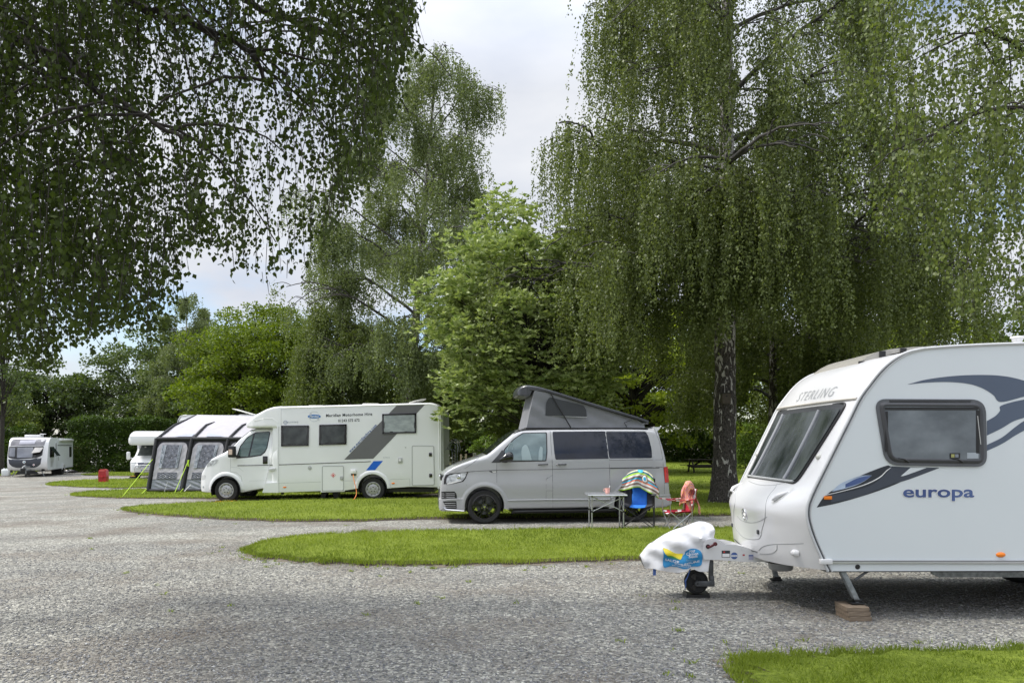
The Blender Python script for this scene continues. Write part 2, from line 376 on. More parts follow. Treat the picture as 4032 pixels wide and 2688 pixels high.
def island(pts, name, h=.055, step=.7, wob=.08, grade=True):
    """pts: photo positions of the turf outline"""
    W = [G(*p)[:2] if grade else p for p in pts]
    W = crv(W, 7, closed=True) if wob else W
    r_ = random.Random(len(pts)); W2 = []
    for i in range(len(W)):
        a = np.array(W[i]); b = np.array(W[(i+1) % len(W)]); k = max(1, int(np.linalg.norm(b-a)/.35)) if max(abs(a[1]), abs(b[1])) < 45 else 1
        for j in range(k):
            q = a+(b-a)*j/k; W2.append((q[0]+r_.uniform(-1, 1)*wob, q[1]+r_.uniform(-1, 1)*wob))
    P = W2; A = np.array(P); ISL.append(P)
    inn = inset(P, .07) if wob else P
    x0, y0 = A.min(0); x1, y1 = A.max(0)
    gx, gy = np.meshgrid(np.arange(x0, x1, step), np.arange(y0, y1, step)); gx = gx.ravel(); gy = gy.ravel()
    k = inside(inset(P, .3), gx, gy); pts2 = [Vector(p) for p in inn]+[Vector((a, b)) for a, b in zip(gx[k], gy[k])]
    n = len(inn); ed = [(i, (i+1) % n) for i in range(n)]
    vs_, _, fs_, _, _, _ = delaunay_2d_cdt(pts2, ed, [], 1, 1e-5)
    V = [(v.x, v.y, tz(v.x, v.y)+h) for v in vs_]
    o = raw(name, V, [tuple(f) for f in fs_], TURF, smooth=True); tag(o, kind='structure')
    # earth rim
    V = [(p[0], p[1], tz(*p)+h-.001) for p in inn]+[(p[0], p[1], tz(*p)-.01) for p in P]
    raw('soil_rim', V, [(i, (i+1) % n, n+(i+1) % n, n+i) for i in range(n)] if len(P) == n else [], SOIL, o)
    if max(p[1] for p in P) < 40 or name == 'lawn':
        ou = inset(P, -.10); V = []
        for i, (p, q) in enumerate(zip(P, ou)):
            k = r_.uniform(.0, 1)*(.4+.9*abs(math.sin(i*.11))); V += [(p[0], p[1], tz(*p)+.002), (p[0]+(q[0]-p[0])*k*1.6, p[1]+(q[1]-p[1])*k*1.6, tz(*p)+.004)]
        raw('bare_earth', V, [(2*i, 2*((i+1) % n), 2*((i+1) % n)+1, 2*i+1) for i in range(n)], EARTH, o)
    return P
front = island([(573, 1268), (600, 1251), (700, 1236), (850, 1227), (1100, 1222), (1400, 1219), (1700, 1215), (2100, 1212), (2650, 1210), (2650, 1280), (2300, 1281), (1900, 1283), (1480, 1286), (1200, 1294), (1050, 1298), (900, 1298), (750, 1294), (620, 1283)], 'grass_strip')
second = island([(288, 1173), (310, 1166), (400, 1160), (500, 1156), (650, 1151), (800, 1149), (1000, 1147), (1180, 1146), (1340, 1143), (1420, 1133), (1500, 1105), (1500, 1085), (1300, 1080), (1100, 1078), (1015, 1076), (1015, 1055), (1500, 1052), (2000, 1052), (2700, 1052), (2700, 1130), (2300, 1165), (2000, 1178), (1700, 1183), (1500, 1187), (1300, 1190), (1000, 1192), (800, 1197), (600, 1196), (400, 1186)], 'lawn', step=1.6)
third = island([(168, 1137), (200, 1131), (300, 1126), (420, 1122), (600, 1118), (800, 1114), (1010, 1109), (1250, 1104), (1400, 1108), (1400, 1118), (1250, 1126), (1010, 1134), (850, 1141), (500, 1145), (300, 1144), (200, 1141)], 'grass_strip')
fourth = island([(108, 1113), (150, 1106), (250, 1102), (400, 1101), (640, 1100), (640, 1110), (500, 1114), (340, 1119), (250, 1121), (150, 1117)], 'grass_strip')
fifth = island([(193, 1091), (230, 1086), (300, 1083), (420, 1080), (560, 1078), (560, 1086), (420, 1091), (300, 1093)], 'grass_strip', wob=.03)
corner = island([(1700, 1541), (1730, 1527), (1800, 1519), (2000, 1507), (2352, 1496), (2700, 1488), (2700, 1640), (2300, 1700), (1900, 1680), (1720, 1600)], 'grass_strip', step=.3)
leftg = island([(-220, 1096), (-220, 1068), (-60, 1064), (60, 1066), (140, 1070), (80, 1084), (40, 1090), (-40, 1095)], 'grass_strip', wob=.03)
# grass blades
def blades(name, poly, ntot, hmin, hmax, wd, ymax=99, seed=1, edge_boost=0, xlim=(-99, 99)):
    rg = np.random.default_rng(seed); A = np.array(poly); x0, y0 = A.min(0); x1, y1 = A.max(0); y1 = min(y1, ymax); x0 = max(x0, xlim[0]); x1 = min(x1, xlim[1])
    X = rg.uniform(x0, x1, ntot*3); Y = rg.uniform(y0, y1, ntot*3); k = inside(poly, X, Y) & (np.abs(X) < Y*.72+1); X = X[k][:ntot]; Y = Y[k][:ntot]
    if edge_boost:
        i = rg.integers(0, len(A), edge_boost); t = rg.random(edge_boost)[:, None]; B = A[i]*(1-t)+A[(i+1) % len(A)]*t + rg.normal(0, .055, (edge_boost, 2))*(1+(rg.random((edge_boost, 1)) < .12)*2.5)
        B = B[(B[:, 1] < y1) & (B[:, 0] > x0) & (B[:, 0] < x1)]; X = np.r_[X, B[:, 0]]; Y = np.r_[Y, B[:, 1]]
    n = len(X); Z = np.array([tz(a, b) for a, b in zip(X, Y)])+.03
    clump = .5+.5*np.sin(X*5.1+np.sin(Y*4.3)*2)*np.sin(Y*6.7+np.cos(X*3.1)*2)
    h = rg.uniform(hmin, hmax, n)*(.75+.5*clump); a = rg.uniform(0, 6.283, n); lx = rg.normal(0, .35, n)*h; ly = rg.normal(0, .35, n)*h
    sx = np.cos(a)*wd*rg.uniform(.6, 1.2, n); sy = np.sin(a)*wd
    Vt = np.zeros((n, 4, 3)); Vt[:, 0] = np.c_[X-sx, Y-sy, Z]; Vt[:, 1] = np.c_[X+sx, Y+sy, Z]
    Vt[:, 2] = np.c_[X+sx*.5+lx*.5, Y+sy*.5+ly*.5, Z+h*.62]; Vt[:, 3] = np.c_[X+lx, Y+ly, Z+h]
    Q = np.arange(n*4).reshape(n, 4)
    o = fast_mesh(name, Vt.reshape(-1, 3), Q[:, [0, 1, 2, 3]], GRASS, None, tint=np.clip(rg.normal(.5, .2, n)+.25*np.sin(X*.9+1)*np.sin(Y*1.3), 0, 1))
    return tag(o, kind='stuff')
def fast_mesh(name, V, Q, m, parent=None, smooth=False, tint=None):
    me = bpy.data.meshes.new(name); nv = len(V); nf = len(Q); k = Q.shape[1]
    me.vertices.add(nv); me.vertices.foreach_set('co', np.asarray(V, np.float32).ravel())
    me.loops.add(nf*k); me.loops.foreach_set('vertex_index', Q.astype(np.int32).ravel())
    me.polygons.add(nf); me.polygons.foreach_set('loop_start', np.arange(0, nf*k, k, dtype=np.int32))
    if smooth: me.polygons.foreach_set('use_smooth', np.ones(nf, bool))
    me.materials.append(m); me.update(calc_edges=True)
    if tint is not None:
        a = me.attributes.new('tint', 'FLOAT', 'FACE'); a.data.foreach_set('value', np.asarray(tint, np.float32))
    o = bpy.data.objects.new(name, me); return link(o, parent)
GRASS = leafmat('grass_blade', (.10, .15, .014), (.275, .335, .05), .3, .6)
def tagged(o, label, cat='grass'): return tag(o, label, cat)
blades('grass', front, 70000, .04, .075, .006, seed=1, edge_boost=9000)
blades('grass', second, 75000, .04, .08, .010, ymax=26, seed=2, edge_boost=9000)
blades('grass', second, 50000, .05, .09, .02, ymax=60, seed=3, xlim=(0, 40))
blades('grass', third, 30000, .05, .09, .014, seed=4, edge_boost=4000)
blades('grass', fourth, 14000, .05, .10, .018, seed=5, edge_boost=2500)
blades('grass', fifth, 7000, .05, .1, .025, seed=6, edge_boost=1000)
blades('grass', corner, 30000, .03, .055, .0045, seed=7, edge_boost=7000)
blades('grass', leftg, 8000, .05, .12, .03, seed=8)
# weeds and stray tufts rooted in the gravel
def tufts(n, seed):
    rg = np.random.default_rng(seed); Ps = []
    for poly, k in ((front, .55), (second, .25), (corner, .2)):
        A = np.array(poly); A = A[(A[:, 1] < 24) & (np.abs(A[:, 0]) < A[:, 1]*.7)]; i = rg.integers(0, len(A), int(n*k)); Ps.append(A[i]+rg.normal(0, .28, (len(i), 2)))
    d = 5+9*rg.random(30); Ps.append(np.c_[rg.uniform(-.6, .5, 30)*d, d]); C = np.concatenate(Ps); m_ = rg.integers(5, 22, len(C)); X = np.repeat(C, m_, 0)+rg.normal(0, .022, (m_.sum(), 2)); k = len(X)
    Z = np.array([tz(a, b) for a, b in X]); h = rg.uniform(.012, .04, k); a = rg.uniform(0, 6.28, k); w_ = .005; sx = np.cos(a)*w_; sy = np.sin(a)*w_; lx = rg.normal(0, .8, (k, 2))*h[:, None]
    V = np.stack([np.c_[X[:, 0]-sx, X[:, 1]-sy, Z], np.c_[X[:, 0]+sx, X[:, 1]+sy, Z], np.c_[X[:, 0]+sx+lx[:, 0]*.5, X[:, 1]+sy+lx[:, 1]*.5, Z+h*.6], np.c_[X+lx, Z+h]], 1)
    tag(fast_mesh('weeds', V.reshape(-1, 3), np.arange(k*4).reshape(k, 4), GRASS, None, tint=rg.random(k)), kind='stuff')
tufts(260, 77)
# loose stones on the near gravel
def stones(n, seed, dmin, dmax, smin, smax):
    rg = np.random.default_rng(seed); d = dmin*(dmax/dmin)**rg.random(n); a = rg.uniform(-.72, .72, n); X = a*d; Y = d
    ok = ~(inside(front, X, Y) | inside(corner, X, Y) | inside(second, X, Y)); X = X[ok]; Y = Y[ok]; n = len(X)
    s = rg.uniform(smin, smax, n)*rg.uniform(.6, 1.3, n); base = np.array([(1, 0, 0), (0, 1, 0), (-1, 0, 0), (0, -1, 0), (0, 0, 1.), (0, 0, -1.)])
    V = base[None]*s[:, None, None]*rg.uniform(.6, 1.2, (n, 6, 3)); a = rg.uniform(0, 6.28, n); ca = np.cos(a)[:, None]; sa = np.sin(a)[:, None]
    Vx = V[:, :, 0]*ca-V[:, :, 1]*sa; Vy = V[:, :, 0]*sa+V[:, :, 1]*ca
    tilt = rg.uniform(-.4, .4, (n, 1)); Vz = V[:, :, 2]*.6+Vx*tilt
    Z = np.array([tz(p, q) for p, q in zip(X, Y)])
    V = np.stack([Vx+X[:, None], Vy+Y[:, None], Vz+Z[:, None]+s[:, None]*.15], 2)
    T = np.array([(0, 1, 4), (1, 2, 4), (2, 3, 4), (3, 0, 4), (1, 0, 5), (2, 1, 5), (3, 2, 5), (0, 3, 5)])
    Q = (np.arange(n)[:, None, None]*6+T[None]).reshape(-1, 3)
    return V.reshape(-1, 3), Q, np.repeat(rg.random(n), 8)
STONE = bpy.data.materials.new('loose_stone'); STONE.use_nodes = True; _t = STONE.node_tree; _p = _t.nodes['Principled BSDF']; _p.inputs['Roughness'].default_value = .8
_a = _t.nodes.new('ShaderNodeAttribute'); _a.attribute_name = 'tint'; _r = _t.nodes.new('ShaderNodeValToRGB'); _E = _r.color_ramp.elements
_E[0].color = (.11, .115, .12, 1); _E[1].color = (.55, .55, .53, 1); _q = _E.new(.7); _q.color = (.27, .27, .27, 1); _q = _E.new(.92); _q.color = (.36, .33, .29, 1)
_t.links.new(_a.outputs['Fac'], _r.inputs[0]); _t.links.new(_r.outputs[0], _p.inputs['Base Color'])
_V, _Q, _T = stones(52000, 5, 4.9, 13, .006, .014)
tag(fast_mesh('gravel', _V, _Q, STONE, tint=_T), kind='stuff')
# ------------------------------------------------------------ trees
def tubes_np(paths, nseg=6):
    Vs = []; Qs = []; base = 0; ang = np.arange(nseg)*2*math.pi/nseg
    for pts, rad in paths:
        P = np.asarray(pts, float); k = len(P); T = np.gradient(P, axis=0); T /= np.linalg.norm(T, axis=1)[:, None]+1e-9
        up = np.array([0, 0, 1.]) if abs(T[0, 2]) < .9 else np.array([1., 0, 0])
        U = np.cross(T, up); U /= np.linalg.norm(U, axis=1)[:, None]+1e-9; W = np.cross(T, U)
        rr = np.asarray(rad, float)[:, None, None]
        ring = P[:, None]+(U[:, None]*np.cos(ang)[None, :, None]+W[:, None]*np.sin(ang)[None, :, None])*rr
        Vs.append(ring.reshape(-1, 3)); i = np.arange(k-1)[:, None]*nseg; j = np.arange(nseg)[None]
        q = np.stack([i+j, i+(j+1) % nseg, i+nseg+(j+1) % nseg, i+nseg+j], 2).reshape(-1, 4)+base
        Qs.append(q); base += k*nseg
    return np.concatenate(Vs), np.concatenate(Qs)
def leafquads(P, D, L, Wd, rg):
    n = len(P); D = D/(np.linalg.norm(D, axis=1)[:, None]+1e-9); S = np.cross(D, rg.normal(size=(n, 3))); S /= np.linalg.norm(S, axis=1)[:, None]+1e-9
    L = np.broadcast_to(L, (n,))[:, None]; Wd = np.broadcast_to(Wd, (n,))[:, None]
    V = np.stack([P, P+.42*L*D+S*Wd*.5, P+L*D, P+.42*L*D-S*Wd*.5], 1)
    return V.reshape(-1, 3), np.arange(n*4).reshape(n, 4)
def birchbark(name, dark_low):
    m = bpy.data.materials.new(name); m.use_nodes = True; t = m.node_tree; p = t.nodes['Principled BSDF']; K = t.links.new
    c = t.nodes.new('ShaderNodeTexCoord'); q = t.nodes.new('ShaderNodeMapping'); q.inputs['Scale'].default_value = (7, 7, 2.6); K(c.outputs['Object'], q.inputs[0])
    n = t.nodes.new('ShaderNodeTexNoise'); n.inputs['Scale'].default_value = 1.3; n.inputs['Detail'].default_value = 4; n.inputs['Distortion'].default_value = .9; K(q.outputs[0], n.inputs[0])
    q2 = t.nodes.new('ShaderNodeMapping'); q2.inputs['Scale'].default_value = (10, 10, 3.2); K(c.outputs['Object'], q2.inputs[0])
    v = t.nodes.new('ShaderNodeTexVoronoi'); v.feature = 'DISTANCE_TO_EDGE'; v.inputs['Scale'].default_value = 1.5; K(q2.outputs[0], v.inputs[0])
    sx = t.nodes.new('ShaderNodeSeparateXYZ'); K(c.outputs['Object'], sx.inputs[0])
    mr = t.nodes.new('ShaderNodeMapRange'); mr.inputs[1].default_value = .3; mr.inputs[2].default_value = dark_low; mr.inputs[3].default_value = -.07; mr.inputs[4].default_value = .05; K(sx.outputs[2], mr.inputs[0])
    ad = t.nodes.new('ShaderNodeMath'); ad.operation = 'ADD'; K(n.outputs[0], ad.inputs[0]); K(mr.outputs[0], ad.inputs[1])
    r = t.nodes.new('ShaderNodeValToRGB'); r.color_ramp.elements[0].position = .555; r.color_ramp.elements[1].position = .575; K(ad.outputs[0], r.inputs[0])
    mxx = t.nodes.new('ShaderNodeMix'); mxx.data_type = 'RGBA'; K(r.outputs[0], mxx.inputs['Factor'])
    n2 = t.nodes.new('ShaderNodeTexNoise'); n2.inputs['Scale'].default_value = 22; n2.inputs['Detail'].default_value = 5; K(c.outputs['Object'], n2.inputs[0])
    r2 = t.nodes.new('ShaderNodeValToRGB'); r2.color_ramp.elements[0].color = (.018, .015, .013, 1); r2.color_ramp.elements[1].color = (.11, .095, .085, 1); r2.color_ramp.elements[0].position = .35; r2.color_ramp.elements[1].position = .7; K(n2.outputs[0], r2.inputs[0])
    K(r2.outputs[0], mxx.inputs[6]); mxx.inputs[7].default_value = (.46, .44, .41, 1)
    K(mxx.outputs[2], p.inputs['Base Color']); p.inputs['Roughness'].default_value = .85
    b = t.nodes.new('ShaderNodeBump'); b.inputs['Strength'].default_value = .9; b.inputs['Distance'].default_value = .05
    a2 = t.nodes.new('ShaderNodeMath'); a2.operation = 'MULTIPLY_ADD'; a2.inputs[1].default_value = .6; K(n2.outputs[0], a2.inputs[0]); K(v.outputs['Distance'], a2.inputs[2]); K(a2.outputs[0], b.inputs['Height']); K(b.outputs[0], p.inputs['Normal'])
    return m
LIMB = mat('birch_limb_bark', (.03, .027, .024), .85, var=.3, vs=6, col2=(.085, .08, .072), bump=.3, bs=20)
BB = birchbark('birch_bark', 5.5); BB2 = birchbark('pale_birch_bark', 1.5)
LM_main = leafmat('birch_leaf', (.045, .066, .013), (.205, .245, .088), .32, .42)
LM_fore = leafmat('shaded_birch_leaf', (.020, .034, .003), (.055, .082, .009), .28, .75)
LM_second = leafmat('grey_birch_leaf', (.07, .098, .032), (.22, .265, .125), .32, .5)
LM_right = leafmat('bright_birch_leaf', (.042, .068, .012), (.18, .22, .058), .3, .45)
LM_brown = leafmat('bronze_birch_leaf', (.055, .08, .018), (.16, .20, .058), .32, .55)
LM_beam = leafmat('whitebeam_leaf', (.10, .16, .03), (.50, .56, .25), .25, .45, (1.4, 1.5, .7))
LM_oak = leafmat('oak_leaf', (.04, .075, .005), (.20, .26, .014), .3, .55)
LM_dark = leafmat('dark_tree_leaf', (.03, .055, .014), (.12, .16, .05), .28, .5)
LM_dark2 = leafmat('deep_green_leaf', (.04, .07, .012), (.14, .20, .035), .3, .55)
LM_maple = leafmat('maple_leaf', (.10, .15, .015), (.33, .38, .05), .42, .5)
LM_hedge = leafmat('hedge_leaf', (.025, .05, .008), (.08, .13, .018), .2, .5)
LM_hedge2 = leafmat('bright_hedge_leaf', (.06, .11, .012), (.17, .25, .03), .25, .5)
LM_left = leafmat('yellow_green_leaf', (.06, .09, .02), (.16, .2, .05), .3, .5)
def noise3(P, f, s=0.):
    x, y, z = P[:, 0]*f+s, P[:, 1]*f+s*1.7, P[:, 2]*f+s*.6
    return (np.sin(x+1.3*np.sin(y*1.1+z*.7))+np.sin(y*1.3+1.1*np.sin(z*1.2+x*.6))+np.sin(z*1.7+1.2*np.sin(x*.9+y*.8)))/3
def arch(p0, az, length, rise, drop, k=9, wob=.04, rg=None):
    t = np.linspace(0, 1, k); x = p0[0]+np.sin(az)*length*t; y = p0[1]+np.cos(az)*length*t; z = p0[2]+rise*length*t-drop*length*t**2
    P = np.c_[x, y, z]
    if rg is not None: P[1:] += rg.normal(0, wob*length/4, (k-1, 3))*np.linspace(.3, 1, k-1)[:, None]
    return P
def trunkpath(base, H, lean, rg, k=16, wob=.12):
    t = np.linspace(0, 1, k); P = np.c_[base[0]+lean[0]*t, base[1]+lean[1]*t, base[2]+H*t]; P[1:, :2] += np.cumsum(rg.normal(0, wob*H/200, (k-1, 2)), 0); return P
def crown(root, P, D, L, Wd, lm, rg, name='crown'):
    V, Q = leafquads(P, D, L, Wd, rg); off = np.array(root.location); t = np.clip(rg.normal(.45, .22, len(P)), 0, 1)
    return fast_mesh(name, V-off, Q, lm, root, tint=t)
def birch(label, base, H, Rz, zlow, nl, nstr, dens, leaf, slen, lm, bark, tr, lean=(0, 0), seed=1, z0=.28, group='birch trees', az_dens=None, thin=0., spray=.16, rise=.45, drop=.42, name='birch_tree', extra=()):
    rg = np.random.default_rng(seed); root = thing(name, label, 'tree', base, group=group); B = np.array(base)
    tp = trunkpath(base, H, lean, rg); tt = np.linspace(0, 1, len(tp)); rad = tr*(1-tt)**.85+.012; 
    flare_ = np.r_[1.35, 1.05, np.ones(len(tp)-2)]; 
    fine = np.linspace(0, 1, 160); TP = np.c_[[np.interp(fine, tt, tp[:, i]) for i in range(3)]].T; RR = np.interp(fine, tt, rad)*(1+.45*np.exp(-fine*H/.35))*(1+.03*np.sin(fine*60))
    tv, tq = tubes_np([(TP, RR)], 20); ax0 = np.repeat(TP, 20, 0); rv = tv-ax0; tv = ax0+rv*(1+.07*noise3(tv*np.array([1, 1, .35]), 9, seed)+.05*noise3(tv, 21, seed))[:, None]; ob = fast_mesh('trunk', tv-B, tq, bark, root, smooth=True)
    paths = []; starts = []; wts = []
    def limb(p0, az, ln, r0, ri, dr, lvl):
        P = arch(p0, az, ln, ri, dr, 10, .05, rg); rr = np.linspace(r0, .012, len(P)); paths.append((P, rr))
        for t_ in np.linspace(.25, 1, 14):
            q = [np.interp(t_, np.linspace(0, 1, len(P)), P[:, i]) for i in range(3)]; starts.append(q); wts.append(ln*(.5+t_))
        if lvl < 2:
            for j in range(6 if lvl == 0 else 3):
                t_ = rg.uniform(.3, .98); q = np.array([np.interp(t_, np.linspace(0, 1, len(P)), P[:, i]) for i in range(3)])
                limb(q, az+rg.choice([-1, 1])*rg.uniform(.4, 1.3), ln*rg.uniform(.25, .5), r0*.4, rg.uniform(.2, .6), rg.uniform(.3, .7), lvl+1)
    for i in range(nl):
        u = (i+.5)/nl; h = H*(z0+(1-z0)*.97*u**1.05); az = i*2.399+rg.uniform(-.3, .3)
        Rm = Rz(h+rise*1.2); ln = Rm*rg.uniform(.75, 1.02)
        p0 = [np.interp(h/H, tt, tp[:, k]) for k in range(3)]
        limb(p0, az, ln, max(.02, np.interp(h/H, tt, rad)*.45), rise+.5*u+rg.uniform(-.1, .15), drop-.1*u, 0)
    for (h, azd, ln, ri, dr) in extra:
        p0 = [np.interp(h/H, tt, tp[:, k]) for k in range(3)]; limb(p0, R(azd), ln, np.interp(h/H, tt, rad)*.4, ri, dr, 0)
    bv, bq = tubes_np(paths, 6); fast_mesh('limbs', bv-B, bq, LIMB, root, smooth=True)
    S = np.array(starts); Wt = np.array(wts); 
    idx = rg.choice(len(S), nstr, p=Wt/Wt.sum()); P0 = S[idx]+rg.normal(0, spray, (nstr, 3))*np.array([1, 1, .7])
    ax = np.array([np.interp((P0[:, 2]-base[2])/H, tt, tp[:, k]) for k in range(2)]).T
    ln = slen*rg.uniform(.35, 1.15, nstr); r_ = np.hypot(P0[:, 0]-ax[:, 0], P0[:, 1]-ax[:, 1])
    ln = np.minimum(ln*(.5+.5*np.minimum(1, r_/1.5)), np.maximum(.12, P0[:, 2]-base[2]-zlow-rg.uniform(0, .9, nstr)))
    keep = (P0[:, 2]-base[2] > zlow*.9)
    if thin: keep &= noise3(P0, .9, seed) > -1+thin+.5*rg.random(nstr)
    P0 = P0[keep]; ln = ln[keep]; ax = ax[keep]
    nlv = np.maximum(2, (ln*dens).astype(int)); sid = np.repeat(np.arange(len(P0)), nlv)
    s = rg.random(len(sid)); d = ln[sid]*s; outd = P0[:, :2]-ax; outd /= np.linalg.norm(outd, axis=1)[:, None]+.05
    ph = rg.uniform(0, 6.28, len(P0))[sid]; amp = .12*ln[sid]
    P = P0[sid].copy(); P[:, :2] += outd[sid]*(.10*d**.7)[:, None]; P[:, 0] += amp*.25*np.sin(ph+d*1.5); P[:, 1] += amp*.25*np.cos(ph*1.3+d*1.7)
    P[:, 2] -= d*.96; P += rg.normal(0, leaf*.55, P.shape)
    D = rg.normal(0, .45, P.shape); D[:, 2] -= 1.0
    L_ = leaf*rg.uniform(.75, 1.25, len(P)); crown(root, P, D, L_, L_*.72, lm, rg)
    return root
def shell(K, ctr, rad, rg, jit=.25, low=-.55):
    P = rg.normal(size=(K*4, 3)); P /= np.linalg.norm(P, axis=1)[:, None]; P = P[P[:, 2] > low][:K]
    f = rg.uniform(1-2*jit, 1.0, len(P))[:, None]**.8; return np.array(ctr)+P*np.array(rad)*f
def broadleaf(label, base, H, ctr, rad, K, nleaf, leaf, lm, tr, seed, clump=.2, flat=.6, low=-.6, barkm=None, name='broadleaf_tree', group='background trees', rosette=False, stems=1, wid=.6, jit=.3, inner=.25, cat='tree'):
    """crown of leaf clumps: ctr is the crown centre relative to the base, rad its three half sizes"""
    rg = np.random.default_rng(seed); root = thing(name, label, cat, base, group=group); B = np.array(base, float); C = B+np.array(ctr)
    cl = shell(K, C, rad, rg, jit, low); 
    k2 = int(K*inner); cl = np.r_[cl, C+(rg.random((k2, 3))-.5)*2*np.array(rad)*.6]
    cr = min(rad)*clump*rg.uniform(.6, 1.35, len(cl))
    paths = []; tops = []
    for s_ in range(stems):
        a = s_*2.2; T = trunkpath(B+np.array([math.cos(a), math.sin(a), 0])*(.25 if stems > 1 else 0), H*.8, ((ctr[0]+(math.cos(a)*rad[0]*.35 if stems > 1 else 0))*.8, (ctr[1]+(math.sin(a)*rad[1]*.3 if stems > 1 else 0))*.8), rg, 12, .2)
        paths.append((T, tr*(1-np.linspace(0, 1, 12))**.8+.02)); tops.append(T)
    tv, tq = tubes_np([(T, r_*np.r_[1.3, np.ones(11)]) for T, r_ in paths], 12); fast_mesh('trunk', tv-B, tq, barkm or M['bark'], root, smooth=True)
    br = []
    for c in cl:
        T = tops[rg.integers(len(tops))]; zt = B[2]+max(H*.15, (c[2]-B[2])*rg.uniform(.45, .75)); zt = min(zt, T[-1, 2]); q = np.array([np.interp(zt, T[:, 2], T[:, i]) for i in range(3)])
        t = np.linspace(0, 1, 6)[:, None]; mid = (q+c)/2+np.array([0, 0, .12*np.linalg.norm(c-q)]); Pp = q*(1-t)**2+2*mid*t*(1-t)+c*t*t
        br.append((Pp+rg.normal(0, .03, Pp.shape)*t, np.linspace(tr*.22, .012, 6)))
    bv, bq = tubes_np(br, 5); fast_mesh('limbs', bv-B, bq, barkm or M['bark'], root, smooth=True)
    w_ = cr**2; idx = rg.choice(len(cl), nleaf, p=w_/w_.sum()); d = rg.normal(size=(nleaf, 3)); d /= np.linalg.norm(d, axis=1)[:, None]
    d[:, 2] = np.where((d[:, 2] < -.2) & (rg.random(nleaf) < .6), -d[:, 2], d[:, 2])
    lump = 1+.28*noise3(cl[idx]*3+d*3.3, 1, seed)+.12*noise3(d*9+cl[idx], 1, seed+3)
    rr = (rg.random(nleaf)**.33)*lump; P = cl[idx]+d*np.array([1, 1, flat])*(cr[idx]*rr)[:, None]
    if rosette:
        k = 6; P = np.repeat(P, k, 0); d = np.repeat(d, k, 0); a = np.tile(np.arange(k)*2*math.pi/k, nleaf)+np.repeat(rg.uniform(0, 6, nleaf), k)
        D = np.c_[np.cos(a), np.sin(a), rg.normal(.25, .3, len(a))]+d*.5
    else:
        D = d*.6+rg.normal(0, .6, P.shape); D[:, 2] -= .25
    L_ = leaf*rg.uniform(.7, 1.25, len(P)); crown(root, P, D, L_, L_*wid, lm, rg)
    return root
def prof(pts): return lambda z: float(np.interp(z, [p[0] for p in pts], [p[1] for p in pts]))
# main weeping birch behind the grey van
bx, by, bz = G(1664, 1156)
main = birch('huge weeping birch with dark fissured lower trunk carrying the nest box', (bx, by, bz), 20.0, prof([(3.5, 4.2), (5, 5.2), (8, 5.5), (10, 5.4), (12, 4.9), (14, 4.6), (16, 4), (20, .8)]), 3.2, 36, 14500, 28, .066, 2.9, LM_main, BB, .335, seed=11, z0=.30, thin=.56,
             extra=[(7.5, 172, 3.1, .25, .3), (7.7, 188, 2.5, .25, .28), (7.4, 181, 3.4, .22, .3), (7.9, 168, 2.2, .3, .3), (7.6, 195, 3.0, .25, .3), (8.0, 178, 3.0, .22, .3), (8.1, 200, 2.8, .2, .3), (7.8, 160, 2.8, .25, .35), (7.2, 185, 2.4, .35, .35), (7.6, 150, 2.2, .3, .4), (7.0, 215, 2.6, .35, .45), (6.4, 95, 5.0, .55, .45), (8.2, 80, 4.4, .3, .2), (6.0, 268, 5.0, .6, .6), (6.9, 60, 4.2, .5, .4), (6.2, 120, 4.6, .5, .6), (6.1, 240, 4.4, .5, .6), (7.4, 100, 5.4, .5, .35)])
# tall airy birch behind the motorhome
birch('tall airy silver birch rising behind the rear of the long motorhome', (-4.3, 30, 0.1), 17.3, prof([(2.5, 3.6), (6, 4.6), (8, 4.3), (10, 3.6), (12, 3.0), (15, 2.2), (17.5, .5)]), 2.0, 36, 13000, 20, .076, 1.5, LM_second, BB2, .22, lean=(1.4, 0), seed=5, z0=.16, rise=.75, drop=.35, thin=.45)
birch('low bronze weeping birch between the round oak and the tall airy birch', (-7.0, 31.5, 0), 7.2, prof([(1, 2.3), (4, 2.2), (6, 1.7), (8, .7)]), 1.2, 14, 3300, 26, .08, 2.2, LM_brown, BB2, .12, seed=9, z0=.35, thin=.2)
birch('weeping birch curtain hanging behind the raised roof of the grey van', (0.4, 29, .1), 8.6, prof([(1, 3.2), (4, 3.6), (7, 2.6), (9, 1)]), 1.0, 16, 5200, 26, .08, 2.4, LM_brown, BB2, .12, seed=19, z0=.35, thin=.15)
birch('dark weeping birch behind the near caravan roof to the right of the nest box', (9.6, 28, .1), 10.0, prof([(1, 3.4), (4, 3.6), (7, 3.0), (10, 1.6)]), 1.4, 20, 5200, 24, .085, 2.4, LM_main, BB, .2, seed=29, z0=.3, thin=.15)
